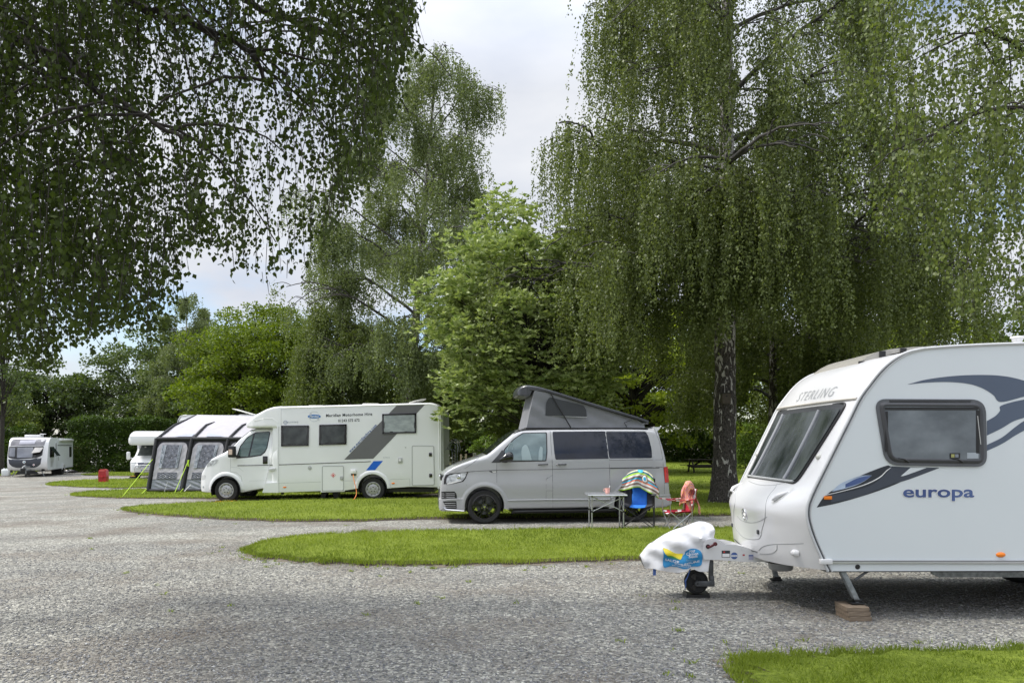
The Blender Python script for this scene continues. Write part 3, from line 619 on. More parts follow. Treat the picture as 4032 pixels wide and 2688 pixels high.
# foreground branches: the lower edge of each canopy, as a slope seen from the car park
def canopy(label, base, H, elow, arange, yr, n, dens, leaf, lm, seed, etop, slen, limbs, spar=None, tr=.3, name='birch_tree', gap=-.5):
    rg = np.random.default_rng(seed); root = thing(name, label, 'tree', base, group='birch trees'); B = np.array(base, float)
    T = trunkpath(base, H, (0, 0), rg, 12); tv, tq = tubes_np([(T, tr*(1-np.linspace(0, 1, 12))**.8+.02)], 14); fast_mesh('trunk', tv-B, tq, BB, root, smooth=True)
    a = rg.uniform(arange[0], arange[1], n); y = yr[0]+(yr[1]-yr[0])*rg.random(n)**.8
    el = np.interp(a, [p[0] for p in elow], [p[1] for p in elow]); zb = CH+el*y; zt = CH+etop*y; 
    z = zb+(zt-zb)*rg.random(n); P0 = np.c_[a*y, y, z]; ln = slen*rg.uniform(.35, 1.1, n)
    low = z-zb < ln; ln = np.where(low, np.maximum(.12, (z-zb)*rg.uniform(.75, 1.02, n)), ln)
    keep = noise3(P0, 1.9, seed)+.6*noise3(P0, 5.1, seed) > gap+.7*rg.random(n)
    keep &= rg.random(n) < .35+.65*np.clip(((z-CH)/y-el)/.07, 0, 1)
    if spar is not None: keep &= rg.random(n) < spar(a, (z-CH)/y)
    P0 = P0[keep]; ln = ln[keep]; nlv = np.maximum(3, (ln*dens).astype(int)); sid = np.repeat(np.arange(len(P0)), nlv); d = ln[sid]*rg.random(len(sid))
    dr = rg.normal(0, .12, (len(P0), 2)); P = P0[sid].copy(); P[:, :2] += dr[sid]*d[:, None]; P[:, 2] -= d; P += rg.normal(0, leaf*.6, P.shape)
    D = rg.normal(0, .5, P.shape); D[:, 2] -= 1; L_ = leaf*rg.uniform(.7, 1.25, len(P)); crown(root, P, D, L_, L_*.8, lm, rg)
    paths = []
    for i in range(0, len(P0), 2):
        p = P0[i]; k = 4; t = np.linspace(0, 1, k)[:, None]; q = np.r_[p]; e_ = np.array([p[0]+dr[i, 0]*ln[i], p[1]+dr[i, 1]*ln[i], p[2]-ln[i]])
        paths.append((p*(1-t)+e_*t+np.array([0, 0, 0]), [.003, .0025, .002, .0012]))
    for Lm in limbs:
        k = 14; C = np.array(crv(Lm[0], 5)); rr = np.linspace(Lm[1], .012, len(C)); C = C+rg.normal(0, .02, C.shape); paths.append((C, rr))
        for _ in range(16):
            t_ = rg.uniform(.2, 1)*(len(C)-1); q = C[int(t_)]; az = rg.uniform(0, 6.28); ln_ = rg.uniform(.5, 1.3)
            paths.append((arch(q, az, ln_, rg.uniform(-.1, .4), rg.uniform(.4, .9), 7, .1, rg), np.linspace(.014, .004, 7)))
    bv, bq = tubes_np(paths, 4); fast_mesh('limbs', bv-B, bq, M['bark'], root, smooth=True)
    return root
def AZ(x): return (x*4032/2352-2016)/F
def EL(y): return (HY-y*4032/2352)/F
low_left = [(AZ(x), EL(y)) for x, y in [(-200, 830), (0, 820), (60, 835), (110, 855), (160, 800), (230, 770), (300, 745), (370, 800), (396, 740), (404, 600), (430, 575), (470, 560), (520, 590), (610, 640), (660, 610), (720, 600), (775, 520), (822, 440), (858, 370), (882, 280), (915, 200), (935, 100), (948, 0), (950, -60)]]
def L3(x, y, d): return P2(x, y, d)
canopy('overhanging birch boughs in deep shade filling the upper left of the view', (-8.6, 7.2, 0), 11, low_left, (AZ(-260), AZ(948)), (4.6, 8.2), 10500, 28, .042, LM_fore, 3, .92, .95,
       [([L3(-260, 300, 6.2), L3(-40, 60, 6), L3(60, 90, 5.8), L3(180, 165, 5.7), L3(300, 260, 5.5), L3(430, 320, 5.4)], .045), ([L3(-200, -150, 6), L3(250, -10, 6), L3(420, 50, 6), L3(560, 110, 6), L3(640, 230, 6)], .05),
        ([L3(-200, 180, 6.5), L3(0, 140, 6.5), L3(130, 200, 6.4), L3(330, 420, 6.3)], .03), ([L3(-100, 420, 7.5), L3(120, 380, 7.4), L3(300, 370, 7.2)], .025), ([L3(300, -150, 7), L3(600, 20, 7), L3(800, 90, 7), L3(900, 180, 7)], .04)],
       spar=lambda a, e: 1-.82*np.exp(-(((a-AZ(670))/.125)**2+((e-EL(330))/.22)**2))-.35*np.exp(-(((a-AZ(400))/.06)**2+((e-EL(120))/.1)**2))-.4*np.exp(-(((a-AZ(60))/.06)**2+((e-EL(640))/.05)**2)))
low_right = [(AZ(x), EL(y)) for x, y in [(1850, 100), (1900, 250), (1950, 470), (1990, 520), (2050, 560), (2100, 480), (2140, 640), (2170, 640), (2200, 715), (2235, 740), (2260, 640), (2290, 620), (2330, 740), (2380, 770), (2600, 800)]]
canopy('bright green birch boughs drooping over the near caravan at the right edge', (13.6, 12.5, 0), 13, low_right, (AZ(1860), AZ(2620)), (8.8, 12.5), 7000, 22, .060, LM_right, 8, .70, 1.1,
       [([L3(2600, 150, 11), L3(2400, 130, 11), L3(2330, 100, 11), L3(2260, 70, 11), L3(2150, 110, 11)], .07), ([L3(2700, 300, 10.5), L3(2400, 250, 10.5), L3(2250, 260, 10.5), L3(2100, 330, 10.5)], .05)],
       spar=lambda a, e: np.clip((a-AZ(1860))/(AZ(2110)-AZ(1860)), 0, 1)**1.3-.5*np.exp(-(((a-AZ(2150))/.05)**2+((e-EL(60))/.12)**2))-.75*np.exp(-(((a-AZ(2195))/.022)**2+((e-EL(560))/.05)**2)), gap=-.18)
# whitebeam with pale rosettes
broadleaf('pale green whitebeam with upright leaf rosettes above the bonnet of the grey van', (1.2, 22.6, .05), 8.4, (-.6, 0, 5.3), (3.2, 2.5, 3.45), 120, 9500, .155, LM_beam, .13, 21, clump=.30, flat=.75, name='whitebeam_tree', rosette=True, stems=2, wid=.5, low=-.9, jit=.25)
# oak
broadleaf('round yellow-green oak with open limbs behind the motorhome cab', (-15.3, 46, -.2), 10.6, (0, 0, 6.0), (5.2, 4.2, 4.5), 210, 74000, .15, LM_oak, .35, 33, inner=.2, clump=.22, flat=.55, name='oak_tree', low=-.8, wid=.8)
# maple behind the main trunk
broadleaf('bright lime maple with low boughs glowing behind the big birch trunk', (6.4, 40, .3), 9.5, (0, 0, 4.6), (7.2, 3.5, 3.6), 120, 42000, .17, LM_maple, .25, 44, clump=.28, flat=.35, name='maple_tree', low=-1, wid=.85)
broadleaf('light green hazel tree showing above the roof of the near caravan', (17.5, 33, .3), 7.0, (0, 0, 4.4), (4.6, 3.0, 3.2), 70, 17000, .16, LM_maple, .16, 47, clump=.26, flat=.4, name='hazel_tree', wid=.8)
# dark backing trees
dk = [(-50, 72, 7.5, 5), (-41.5, 68, 11, 5), (-34, 70, 14, 5.5), (-27.5, 66, 12.6, 5), (-22, 60, 11, 4.5)]
dl = ['dark tree furthest left in the row beyond the far caravan', 'broad dark tree second in the row beyond the far caravan', 'tall dark tree directly behind the far caravan hedge', 'dark tree above the hedge beside the overcab motorhome', 'dark tree showing between the hedge and the round oak']
for (x, y, h, r_), lb in zip(dk, dl): broadleaf(lb, (x, y, -.4), h*.8, (0, 0, h*.45), (r_, r_*.8, h*.46), 80, 21000, .26, LM_dark, .3, int(x*-3), clump=.27, flat=.6, name='dark_tree', group='dark trees at the edge of the site', low=-1, wid=.75)
dk = [(-3, 55, 10, 5.5), (6, 56, 12, 6), (15, 52, 13, 6.5), (25, 50, 12, 6.5), (35, 52, 11, 6), (-9.5, 54, 9.5, 4.5)]
dl = ['shadowy tree behind the fence in line with the bicycle rack', 'shadowy tree behind the fence above the pop-top roof', 'shadowy tree behind the big birch trunk and picnic bench', 'shadowy tree above the front window of the near caravan', 'shadowy tree farthest right behind the near caravan', 'shadowy tree behind the low bronze birch']
for (x, y, h, r_), lb in zip(dk, dl): broadleaf(lb, (x, y, .4), h*.8, (0, 0, h*.45), (r_, r_*.6, h*.46), 80, 19000, .25, LM_dark2, .3, int(x+90), clump=.28, flat=.6, name='shade_tree', group='shadowy trees behind the fence', low=-1, wid=.8)
birch('thin distant birch with grey feathery crown above the dark trees', (-26.5, 62, -.4), 14.5, prof([(4, 3.0), (8, 3.2), (12, 2.2), (15, .6)]), 3.5, 20, 3000, 16, .13, 1.8, LM_second, BB2, .16, seed=61, z0=.3, thin=.3)
# slim leafy tree at the left edge
broadleaf('slender pole-like tree at the far left edge beside the far caravan', (-35.2, 52.5, -.4), 12.5, (.3, 0, 8.2), (2.0, 1.6, 4.4), 34, 4200, .2, LM_dark, .15, 71, clump=.3, name='slender_tree', low=-.9)
broadleaf('bushy yellow-green tree behind the slender pole-like tree', (-43, 62, -.4), 6, (0, 0, 3.4), (5.5, 3, 3.2), 60, 12000, .2, LM_left, .15, 72, clump=.3, name='bushy_tree', low=-1)
# hedges
def hedge(label, x0, x1, y0, y1, h, n, lm, leaf, seed, group='hedges', zb=None, name='hedge', wave=.25, cat='hedge', ang=0):
    rg = np.random.default_rng(seed); cx, cy = (x0+x1)/2, (y0+y1)/2; z_ = tz(cx, cy) if zb is None else zb
    root = thing(name, label, cat, (cx, cy, z_), ang, group=group); hx, hy = (x1-x0)/2, (y1-y0)/2
    P = rg.uniform(-1, 1, (n, 3))*np.array([hx, hy, h/2])+np.array([0, 0, h/2]); f = rg.random(n)
    P[f < .5, 1] = -hy+rg.normal(0, .06, (f < .5).sum()); k = (f >= .5) & (f < .72); P[k, 2] = h+rg.normal(0, .05, k.sum()); k = (f >= .72) & (f < .8); P[k, 0] = hx*np.sign(P[k, 0]); 
    q = noise3(P*np.array([1, 1, 1.3]), 1.4, seed)+.6*noise3(P, 3.7, seed); P[:, 1] += np.where(P[:, 1] < 0, -q*wave, q*wave*.4); P[:, 2] = np.maximum(.02, P[:, 2]+q*wave*(P[:, 2]/h))
    P += rg.normal(0, .04, P.shape); D = rg.normal(0, .6, P.shape); D[:, 1] -= .7; D[:, 2] += -.2
    V, Q = leafquads(P, D, leaf*rg.uniform(.7, 1.3, n), leaf*.75, rg); fast_mesh('foliage', V, Q, lm, root, tint=np.clip(rg.normal(.45, .25, n)+.2*q, 0, 1))
    paths = [([(a, rg.uniform(-.3, .3)*hy, 0), (a+rg.uniform(-.2, .2), rg.uniform(-.5, .5)*hy, h*.8)], [.035, .01]) for a in np.arange(-hx+.2, hx, .45)]
    bv, bq = tubes_np([(np.array(p), r_) for p, r_ in paths], 5); fast_mesh('stems', bv, bq, M['bark'], root)
    return root
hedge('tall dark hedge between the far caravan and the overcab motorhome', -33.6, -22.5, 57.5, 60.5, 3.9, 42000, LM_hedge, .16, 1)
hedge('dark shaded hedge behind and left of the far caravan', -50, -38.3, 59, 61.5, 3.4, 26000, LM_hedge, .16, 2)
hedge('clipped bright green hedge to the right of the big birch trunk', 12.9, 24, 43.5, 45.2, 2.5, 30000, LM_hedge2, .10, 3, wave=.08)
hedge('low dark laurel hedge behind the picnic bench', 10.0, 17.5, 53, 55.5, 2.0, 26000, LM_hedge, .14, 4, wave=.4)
hedge('dark undergrowth filling the gap behind the motorhome rear', -17, -8, 47, 49, 2.6, 20000, LM_hedge, .15, 5, wave=.35)
broadleaf('rounded bright shrub in front of the fence beyond the van windscreen', (0.55, 43.5, .55), 1.6, (0, 0, 1.15), (2.0, 1.0, 1.25), 60, 11000, .11, LM_hedge2, .05, 81, clump=.35, name='shrub', group='shrubs', low=-1, stems=3, cat='shrub')
broadleaf('small leafy shrub trailing beside the rounded bright shrub', (-1.5, 44.8, .55), 1.2, (0, 0, .8), (1.1, .7, .8), 24, 3600, .1, LM_hedge2, .04, 82, clump=.35, name='shrub', group='shrubs', low=-1, stems=3, cat='shrub')
# fences
def fence(label, x0, x1, y, h, zb, seed):
    r_ = random.Random(seed); root = thing('wooden_fence', label, 'fence', (x0, y, zb), group='wooden fences'); b = MB(); x = 0
    while x < x1-x0: 
        z = r_.uniform(-.02, .02); b.box(x, x+.105, -.012+r_.uniform(0, .012), .012, 0, h+z); x += .125
    b.build('boards', M['fence'], root); p = MB(); x = 0
    while x < x1-x0+1: p.box(x-.05, x+.05, .02, .12, 0, h+.05); x += 2.4
    p.build_each('post', M['fence'], root); q = MB(); [q.box(0, x1-x0, .012, .05, zz, zz+.08) for zz in (.3, h*.5, h-.3)]; q.build_each('rail', M['fence'], root)
M['fence'] = mat('weathered_fence_wood', (.20, .135, .065), .85, var=.3, vs=2.2, col2=(.30, .21, .11), stretch=(9, 1, .4))
fence('weathered board fence behind the motorhome and bicycle rack', -9.5, 5.6, 58, 1.95, .75, 1)
fence('shaded board fence behind the dark laurel hedge', 8.5, 24, 57.5, 2.05, .45, 2)
fence('board fence panel between the far caravan and the tall hedge', -39.5, -33.5, 60.6, 2.6, -.4, 3)
# scrubby bank in front of the fence
BANK = mat('scrubby_bank', (.10, .075, .045), .95, col2=(.12, .15, .05), vs=1.2, bump=.8, bs=8)
V = []; Fc = []; nxx = 40
for j, (yy, hh) in enumerate([(48.5, -.02), (50, .12), (53, .38), (56, .5), (60, .55), (64, .4), (66, -.1)]):
    for i in range(nxx): V.append((-14+i*.5, yy+.3*math.sin(i*1.3), tz(-14+i*.5, yy)+hh*ss(min(i, nxx-1-i)/6)+(.05*math.sin(i*2.1+j) if 0 < j < 6 else 0)))
Fc = [(j*nxx+i, j*nxx+i+1, (j+1)*nxx+i+1, (j+1)*nxx+i) for j in range(6) for i in range(nxx-1)]
tag(raw('bank', V, Fc, BANK, smooth=True), kind='structure')
# ============================================================ near touring caravan
def loft_body(top, bot, wf, rt=.1, rb=.06, nst=60, nz=22, tumble=lambda x, z: 0.0, dense=None):
    """closed body: top/bot outlines in (x,z); half width wf(x) minus tumble(x,z); returns verts, faces"""
    zt = interp(top); zb = interp(bot)
    x0, x1 = top[0][0], top[-1][0]
    X = sorted(set(list(np.linspace(x0, x1, nst))+[p[0] for p in top]+[p[0] for p in bot if x0 < p[0] < x1]+(dense or [])))
    X2 = [X[0]]
    for x in X[1:]:
        if x-X2[-1] > .004: X2.append(x)
    V = []; ns = None
    for x in X2:
        a, b = zb(x), zt(x); hgt = max(b-a, .02); r1 = min(rt(x) if callable(rt) else rt, hgt*.45); r0 = min(rb, hgt*.3); w_ = wf(x); ring = []
        def yy(z):
            y = w_-tumble(x, z)
            if z > b-r1: d = (z-(b-r1))/r1; y -= r1*(1-math.sqrt(max(0, 1-d*d)))
            if z < a+r0: d = ((a+r0)-z)/r0; y -= r0*(1-math.sqrt(max(0, 1-d*d)))
            return max(.02, y)
        zs = list(a+r0*(1-np.cos(np.linspace(0, math.pi/2, 5))))+list(np.linspace(a+r0, b-r1, nz)[1:-1])+list(b-r1+r1*np.sin(np.linspace(0, math.pi/2, 8)))
        side = [(-yy(z), z) for z in zs]; topy = yy(b); boty = yy(a)
        crownz = lambda y: b+.025*(1-(y/max(topy, .01))**2)
        mid = [(y, crownz(y)) for y in np.linspace(-topy, topy, 9)[1:-1]]
        ring = side+mid+[(-y, z) for (y, z) in reversed(side)]+[(y, a) for y in np.linspace(boty, -boty, 5)[1:-1]]
        ns = len(ring); V += [(x, y, z) for y, z in ring]
    Fc = [(i*ns+j, (i+1)*ns+j, (i+1)*ns+(j+1) % ns, i*ns+(j+1) % ns) for i in range(len(X2)-1) for j in range(ns)]
    Fc += [tuple(range(ns)), tuple((len(X2)-1)*ns+j for j in reversed(range(ns)))]
    return V, Fc
def body_obj(name, V, Fc, m, parent, arches=(), ang=38):
    o = raw(name, V, Fc, m, parent); bm = bmesh.new(); bm.from_mesh(o.data); bmesh.ops.remove_doubles(bm, verts=bm.verts, dist=1e-5); bmesh.ops.recalc_face_normals(bm, faces=bm.faces); bm.to_mesh(o.data); bm.free()
    for (x, z, r_, y0, y1) in arches:
        c = MB(); k = 40; c.prism([(x+r_*math.cos(2*math.pi*i/k), z+r_*math.sin(2*math.pi*i/k)) for i in range(k)], y0, y1)
        co = c.build('cut', m, parent); boolean_cut(o, co)
    return autosmooth(o, ang)
def sidepatch(name, poly, m, parent, ymap, off=.004, cuts=0, smooth=True, label=None):
    """skin piece lying on a vehicle side: poly in (x,z); ymap(x,z)-> y of the surface (near side negative)"""
    bm = bmesh.new(); vs_ = [bm.verts.new((p[0], 0, p[1])) for p in poly]; bm.verts.ensure_lookup_table()
    tri = tessellate_polygon([[Vector((p[0], p[1], 0)) for p in poly]])
    for t in tri:
        try: bm.faces.new([vs_[i] for i in t])
        except ValueError: pass
    if cuts: bmesh.ops.subdivide_edges(bm, edges=bm.edges[:], cuts=cuts, use_grid_fill=True)
    V = [(v.co.x, ymap(v.co.x, v.co.z)-off, v.co.z) for v in bm.verts]; bm.verts.index_update(); Fc = [[v.index for v in f.verts] for f in bm.faces]; bm.free()
    o = raw(name, V, Fc, m, parent, smooth=smooth)
    if label: o['label'] = label
    return o
def sidetube(b, pts, r, ymap, off=0.0, closed=False, n=6):
    return b.tube([(p[0], ymap(p[0], p[1])-off, p[1]) for p in pts], r, n, closed=closed)
def wheel(name, parent, c, r, wdt, side=-1, rim_r=None, style='steel', rimm=None, ty='tyre', n=48):
    """wheel thing-part: tyre with rim and hub children; side -1 faces -y"""
    rim_r = rim_r or r*.62; s = side
    t = MB(); t.lathe([(rim_r, s*0), (rim_r+.012, s*.012), (r-.03, s*.016), (r-.008, s*-.01), (r, s*-.03), (r, -s*(wdt-.03)), (r-.03, -s*wdt), (rim_r, -s*wdt)], c, 'y', n)
    for k in range(3):
        yo = -s*(.05+k*(wdt-.1)/2); t.lathe([(r-.001, yo-.004), (r+.002, yo), (r-.001, yo+.004)], c, 'y', n)
    o = t.build('wheel', M['rubber'], parent, 40)
    rm = MB(); rmat = rimm or M['rim']
    if style == 'steel':
        rm.lathe([(rim_r+.004, s*.010), (rim_r-.012, s*.012), (rim_r-.022, -s*.004), (rim_r-.03, -s*.03), (rim_r*.78, -s*.035), (rim_r*.70, -s*.015), (rim_r*.52, -s*.008), (rim_r*.45, s*.008), (rim_r*.2, s*.012), (0.001, s*.012)], c, 'y', 48)
        ro = rm.build('rim', rmat, o, 30); h = MB()
        for k in range(10):
            a = 2*math.pi*k/10; h.lathe([(.001, s*-.020), (.018, s*-.020)], (c[0]+rim_r*.74*math.cos(a), c[1], c[2]+rim_r*.74*math.sin(a)), 'y', 10)
        h.build('vent_ring', M['black'], ro); g = MB()
        for k in range(5):
            a = 2*math.pi*k/5+.3; g.lathe([(.001, s*.016), (.017, s*.016), (.018, s*.006)], (c[0]+rim_r*.3*math.cos(a), c[1], c[2]+rim_r*.3*math.sin(a)), 'y', 10)
        g.build('wheel_bolts', M['black'], ro)
    else:
        rm.lathe([(rim_r+.004, s*.008), (rim_r-.016, s*.010), (rim_r-.024, -s*.03), (rim_r-.03, -s*.12)], c, 'y', 48)
        for k in range(5):
            a0 = 2*math.pi*k/5+math.pi/2
            for da in (-.15, .15):
                a = a0+da; a2 = a0+da*.55; u = Vector((math.cos(a), 0, math.sin(a))); u2 = Vector((math.cos(a0), 0, math.sin(a0))); pr = Vector((-math.sin(a), 0, math.cos(a)))
                i_ = Vector(c)+u2*.055+pr*da*.12; o_ = Vector(c)+u*(rim_r-.015); w1, w2 = .022, .014
                V = [];
                for P_, w_ in ((i_, w1), (o_, w2)):
                    for yy, ww in ((s*.004, w_*.6), (-s*.035, w_)): V += [tuple(P_+pr*ww+Vector((0, yy, 0))), tuple(P_-pr*ww+Vector((0, yy, 0)))]
                rm.add(V, [(0, 1, 5, 4), (0, 4, 6, 2), (1, 3, 7, 5), (2, 6, 7, 3)])
        rm.lathe([(.001, s*.006), (.04, s*.006), (.062, -s*.004), (.066, -s*.04)], c, 'y', 24); ro = rm.build('rim', rmat, o, 30)
        MB().lathe([(.001, -s*.07), (rim_r*.62, -s*.07)], c, 'y', 32).build('brake_disc', M['steel'], o)
        g = MB(); 
        for k in range(5):
            a = 2*math.pi*k/5+math.pi/2+.63; g.lathe([(.001, s*.014), (.008, s*.014), (.010, s*.0)], (c[0]+.058*math.cos(a), c[1], c[2]+.058*math.sin(a)), 'y', 8)
        g.lathe([(.001, s*.012), (.024, s*.012), (.026, s*.004)], c, 'y', 20); g.build('wheel_bolts', M['chrome'], ro)
    return o
# ---- geometry in world metres, shifted to the root
YN, YF = 7.15, 9.35; YC = 8.25
car = thing('touring_caravan', 'white touring caravan with dark swoosh decals and its drawbar towards the left', 'caravan', (5.6, YC, 0)); CO = (5.6, YC, 0)
def cu(u): return 1.1535+.001672*u
def cv(v): return 2.707-.001672*v
def cb(mb, name, m, smooth=0, parent=None, label=None, each=False):
    mb.V = [(x-CO[0], y-CO[1], z-CO[2]) for x, y, z in mb.V]
    if each: return mb.build_each(name, m, parent or car, smooth)
    return mb.build(name, m, parent or car, smooth, label)
edge = [(1085, 1350), (1045, 1270), (1003, 1175), (977, 1100), (965, 1040), (968, 985), (985, 935), (1010, 880), (1060, 780), (1130, 640), (1200, 500), (1257, 385), (1312, 308), (1380, 225), (1450, 165), (1530, 124), (1620, 103)]
EP = [(cu(u), cv(v)) for u, v in edge]; EPs = crv(EP, 5)
ez = [p[1] for p in EPs]; ex = [p[0] for p in EPs]
def Xe(z): return float(np.interp(z, ez, ex))
Bz = [(.45, .42), (.55, .40), (.7, .34), (.85, .29), (.98, .28), (1.1, .22), (1.2, .12), (1.28, .07), (1.5, .055), (1.95, .055), (2.1, .08), (2.3, .12), (2.45, .10), (2.54, .0)]
Bf = interp(crv(Bz, 4))
def skin(y, z, off=0.0):
    t = abs(y-YC)/1.1; return Xe(z)-Bf(z)*(1-min(1, t)**3.2)-off
roofl = [(cu(1620), cv(103)), (4.2, 2.56), (4.8, 2.583), (5.6, 2.59), (6.8, 2.57), (7.8, 2.5), (8.25, 2.42), (8.42, 2.3), (8.5, 2.1), (8.5, 1.0), (8.42, .46)]
# side panels
sp_poly = EPs+crv(roofl[:7], 3)[1:]+roofl[7:]
for yy_, nm in ((YN, 'side_panel'), (YF, 'side_panel')):
    b = MB(); b.prism(sp_poly, yy_ if yy_ < 8 else yy_-.03, yy_+.03 if yy_ < 8 else yy_)
    cb(b, nm, M['side'])
# front skin
def skingrid(z0, z1, nzz, y0=YN+.004, y1=YF-.004, ny=46, off=0.0):
    ty = np.linspace(-1, 1, ny); ty = np.sign(ty)*(1-(1-np.abs(ty))**1.5); V = []; 
    for z in np.linspace(z0, z1, nzz):
        for t in ty: y = (y0+y1)/2+t*(y1-y0)/2; V.append((skin(y, z, off), y, z))
    return V, [(i*ny+j, i*ny+j+1, (i+1)*ny+j+1, (i+1)*ny+j) for i in range(nzz-1) for j in range(ny-1)]
V, Fc = skingrid(.458, cv(378), 60); b = MB().add(V, Fc); cb(b, 'front_panel', M['white'], 60)
V, Fc = skingrid(cv(378)+.004, 2.534, 26, off=.012); b = MB().add(V, Fc)
xr = 0; RP = [(Xe(2.534), 2.534)]+[p for p in crv(roofl[:8], 4) if p[0] > Xe(2.534)+.02]+roofl[8:]
V = []; ny = 12
for (x, z) in RP:
    for y in np.linspace(YN+.004, YF-.004, ny): V.append((x, y, z+.03*(1-((y-YC)/1.1)**2)*(1 if x < 8.3 else 0)))
b.add(V, [(i*ny+j, i*ny+j+1, (i+1)*ny+j+1, (i+1)*ny+j) for i in range(len(RP)-1) for j in range(ny-1)])
cb(b, 'roof', M['white'], 60)
b = MB(); b.box(2.95, 8.4, YN+.01, YF-.01, .44, .47); cb(b, 'floor', M['black'])
# awning rail along the side edge (aluminium with dark centre line), both sides
for yy_, s in ((YN, -1), (YF, 1)):
    rail = EPs+crv(roofl[:7], 3)[1:]
    b = MB(); b.tube([(x-.004, yy_+s*.004, z) for x, z in rail], .014, 8); b.tube([(x+.034, yy_+s*.006, z-.004) for x, z in rail], .007, 6); o = cb(b, 'awning_rail', mat('satin_rail', (.55, .56, .57), .3), 50)
    b = MB(); b.tube([(x+.017, yy_+s*.007, z) for x, z in rail], .005, 6); cb(b, 'rail_insert', M['mgrey'], 50, o)
# bottom skirt rail
b = MB(); b.box(cu(1050), 8.45, YN-.018, YN-.002, cv(1308), cv(1286), .004); b.box(cu(1100), 8.45, YN-.024, YN-.018, cv(1302), cv(1297)); o = cb(b, 'skirt_rail', M['alu'])
b = MB(); b.box(cu(1100), 8.45, YN-.021, YN-.018, cv(1293), cv(1290)); cb(b, 'rail_insert', M['dgrey'], 0, o)
b = MB(); b.box(cu(1034), cu(1102), YN-.036, YN+.01, cv(1309), cv(1280), .006); cb(b, 'corner_cap', M['white'], 40)
b = MB(); b.lathe([(.001, -.004), (.016, -.004), (.018, 0)], (cu(1250), YN-.001, cv(1326)), 'y', 20); b.lathe([(.016, -.006), (.022, -.004), (.024, 0)], (cu(1250), YN-.001, cv(1326)), 'y', 20); cb(b, 'towing_eye_cap', M['black'], 40)
b = MB(); b.lathe([(.001, -.02), (.03, -.018), (.045, -.008), (.05, 0)], (0, 0, 0), 'y', 28); b.V = [(cu(2053)+x*.92, YN+y, cv(1258)+z*.5) for x, y, z in b.V]; cb(b, 'side_marker_lamp', M['amber'], 60, label='oval orange marker lamp low on the side')
b = MB(); b.box(cu(1058), cu(1103), YN-.016, YN-.006, cv(948), cv(929), .003); cb(b, 'side_reflector', M['amber'], 40, label='small rectangular orange reflector on the dark decal')
# side window
def c_(pts): return [(cu(u), cv(v)) for u, v in pts]
ow = rpoly(c_([(1343, 385), (1965, 388), (1972, 766), (1404, 758)]), [.11, .14, .11, .14], 8)
d1 = inset(ow, .028); d2 = inset(ow, .05); d3 = inset(ow, .062); d4 = inset(ow, .078)
b = MB(); b.ring(ow, d1, YN-.014, YN-.001); o = cb(b, 'window_frame', M['mgrey'], 40)
n_ = len(ow); b = MB(); V = [(p[0], YN-.014, p[1]) for p in d1]+[(p[0], YN-.034, p[1]) for p in d2]+[(p[0], YN-.034, p[1]) for p in d3]+[(p[0], YN-.018, p[1]) for p in d4]
b.add(V, [(k*n_+i, k*n_+(i+1) % n_, (k+1)*n_+(i+1) % n_, (k+1)*n_+i) for k in range(3) for i in range(n_)]); fr = cb(b, 'window_surround', M['dgrey'], 60)
b = MB(); b.prism(inset(ow, .07), YN-.026, YN-.012); win = cb(b, 'window_pane', M['acr'], 40)
b = MB(); b.box(cu(1425), cu(1880), YN-.022, YN-.013, cv(401), cv(388), .003); cb(b, 'window_hinge', M['dgrey'], 40)
b = MB(); b.box(cu(1395), cu(1915), YN-.029, YN-.0262, cv(448), cv(432)); b.box(cu(1905), cu(1925), YN-.029, YN-.0262, cv(690), cv(450)); b.box(cu(1398), cu(1412), YN-.029, YN-.0262, cv(680), cv(455)); cb(b, 'blind_cassette', M['black'], 0, win)
b = MB(); b.tube([(cu(1912), YN-.031, cv(480)), (cu(1930), YN-.031, cv(640))], .004, 6); cb(b, 'window_stay', M['lgrey'], 0, win)
b = MB(); 
for u in (1465, 1765): b.tube([(cu(u), YN-.032, cv(716)), (cu(u+35), YN-.034, cv(722)), (cu(u+60), YN-.034, cv(737))], [.004, .006, .014], 6)
cb(b, 'window_catch', M['black'], 0, win, each=True)
b = MB(); b.box(cu(1855), cu(1918), YN-.0286, YN-.0262, cv(718), cv(686)); cb(b, 'window_sticker', mat('sticker_grey', (.36, .40, .44), .5), 0, win)
b = MB(); b.box(cu(1757), cu(1815), YN-.0286, YN-.0262, cv(718), cv(688)); st = cb(b, 'window_sticker', M['black'], 0, win)
b = MB(); b.box(cu(1765), cu(1783), YN-.030, YN-.0287, cv(712), cv(694)); cb(b, 'sticker_panel', mat('sticker_yellow', (.35, .35, .12), .5), 0, st)
b = MB(); b.box(cu(1787), cu(1806), YN-.030, YN-.0287, cv(712), cv(694)); cb(b, 'sticker_panel', mat('sticker_grey2', (.2, .22, .26), .5), 0, st)
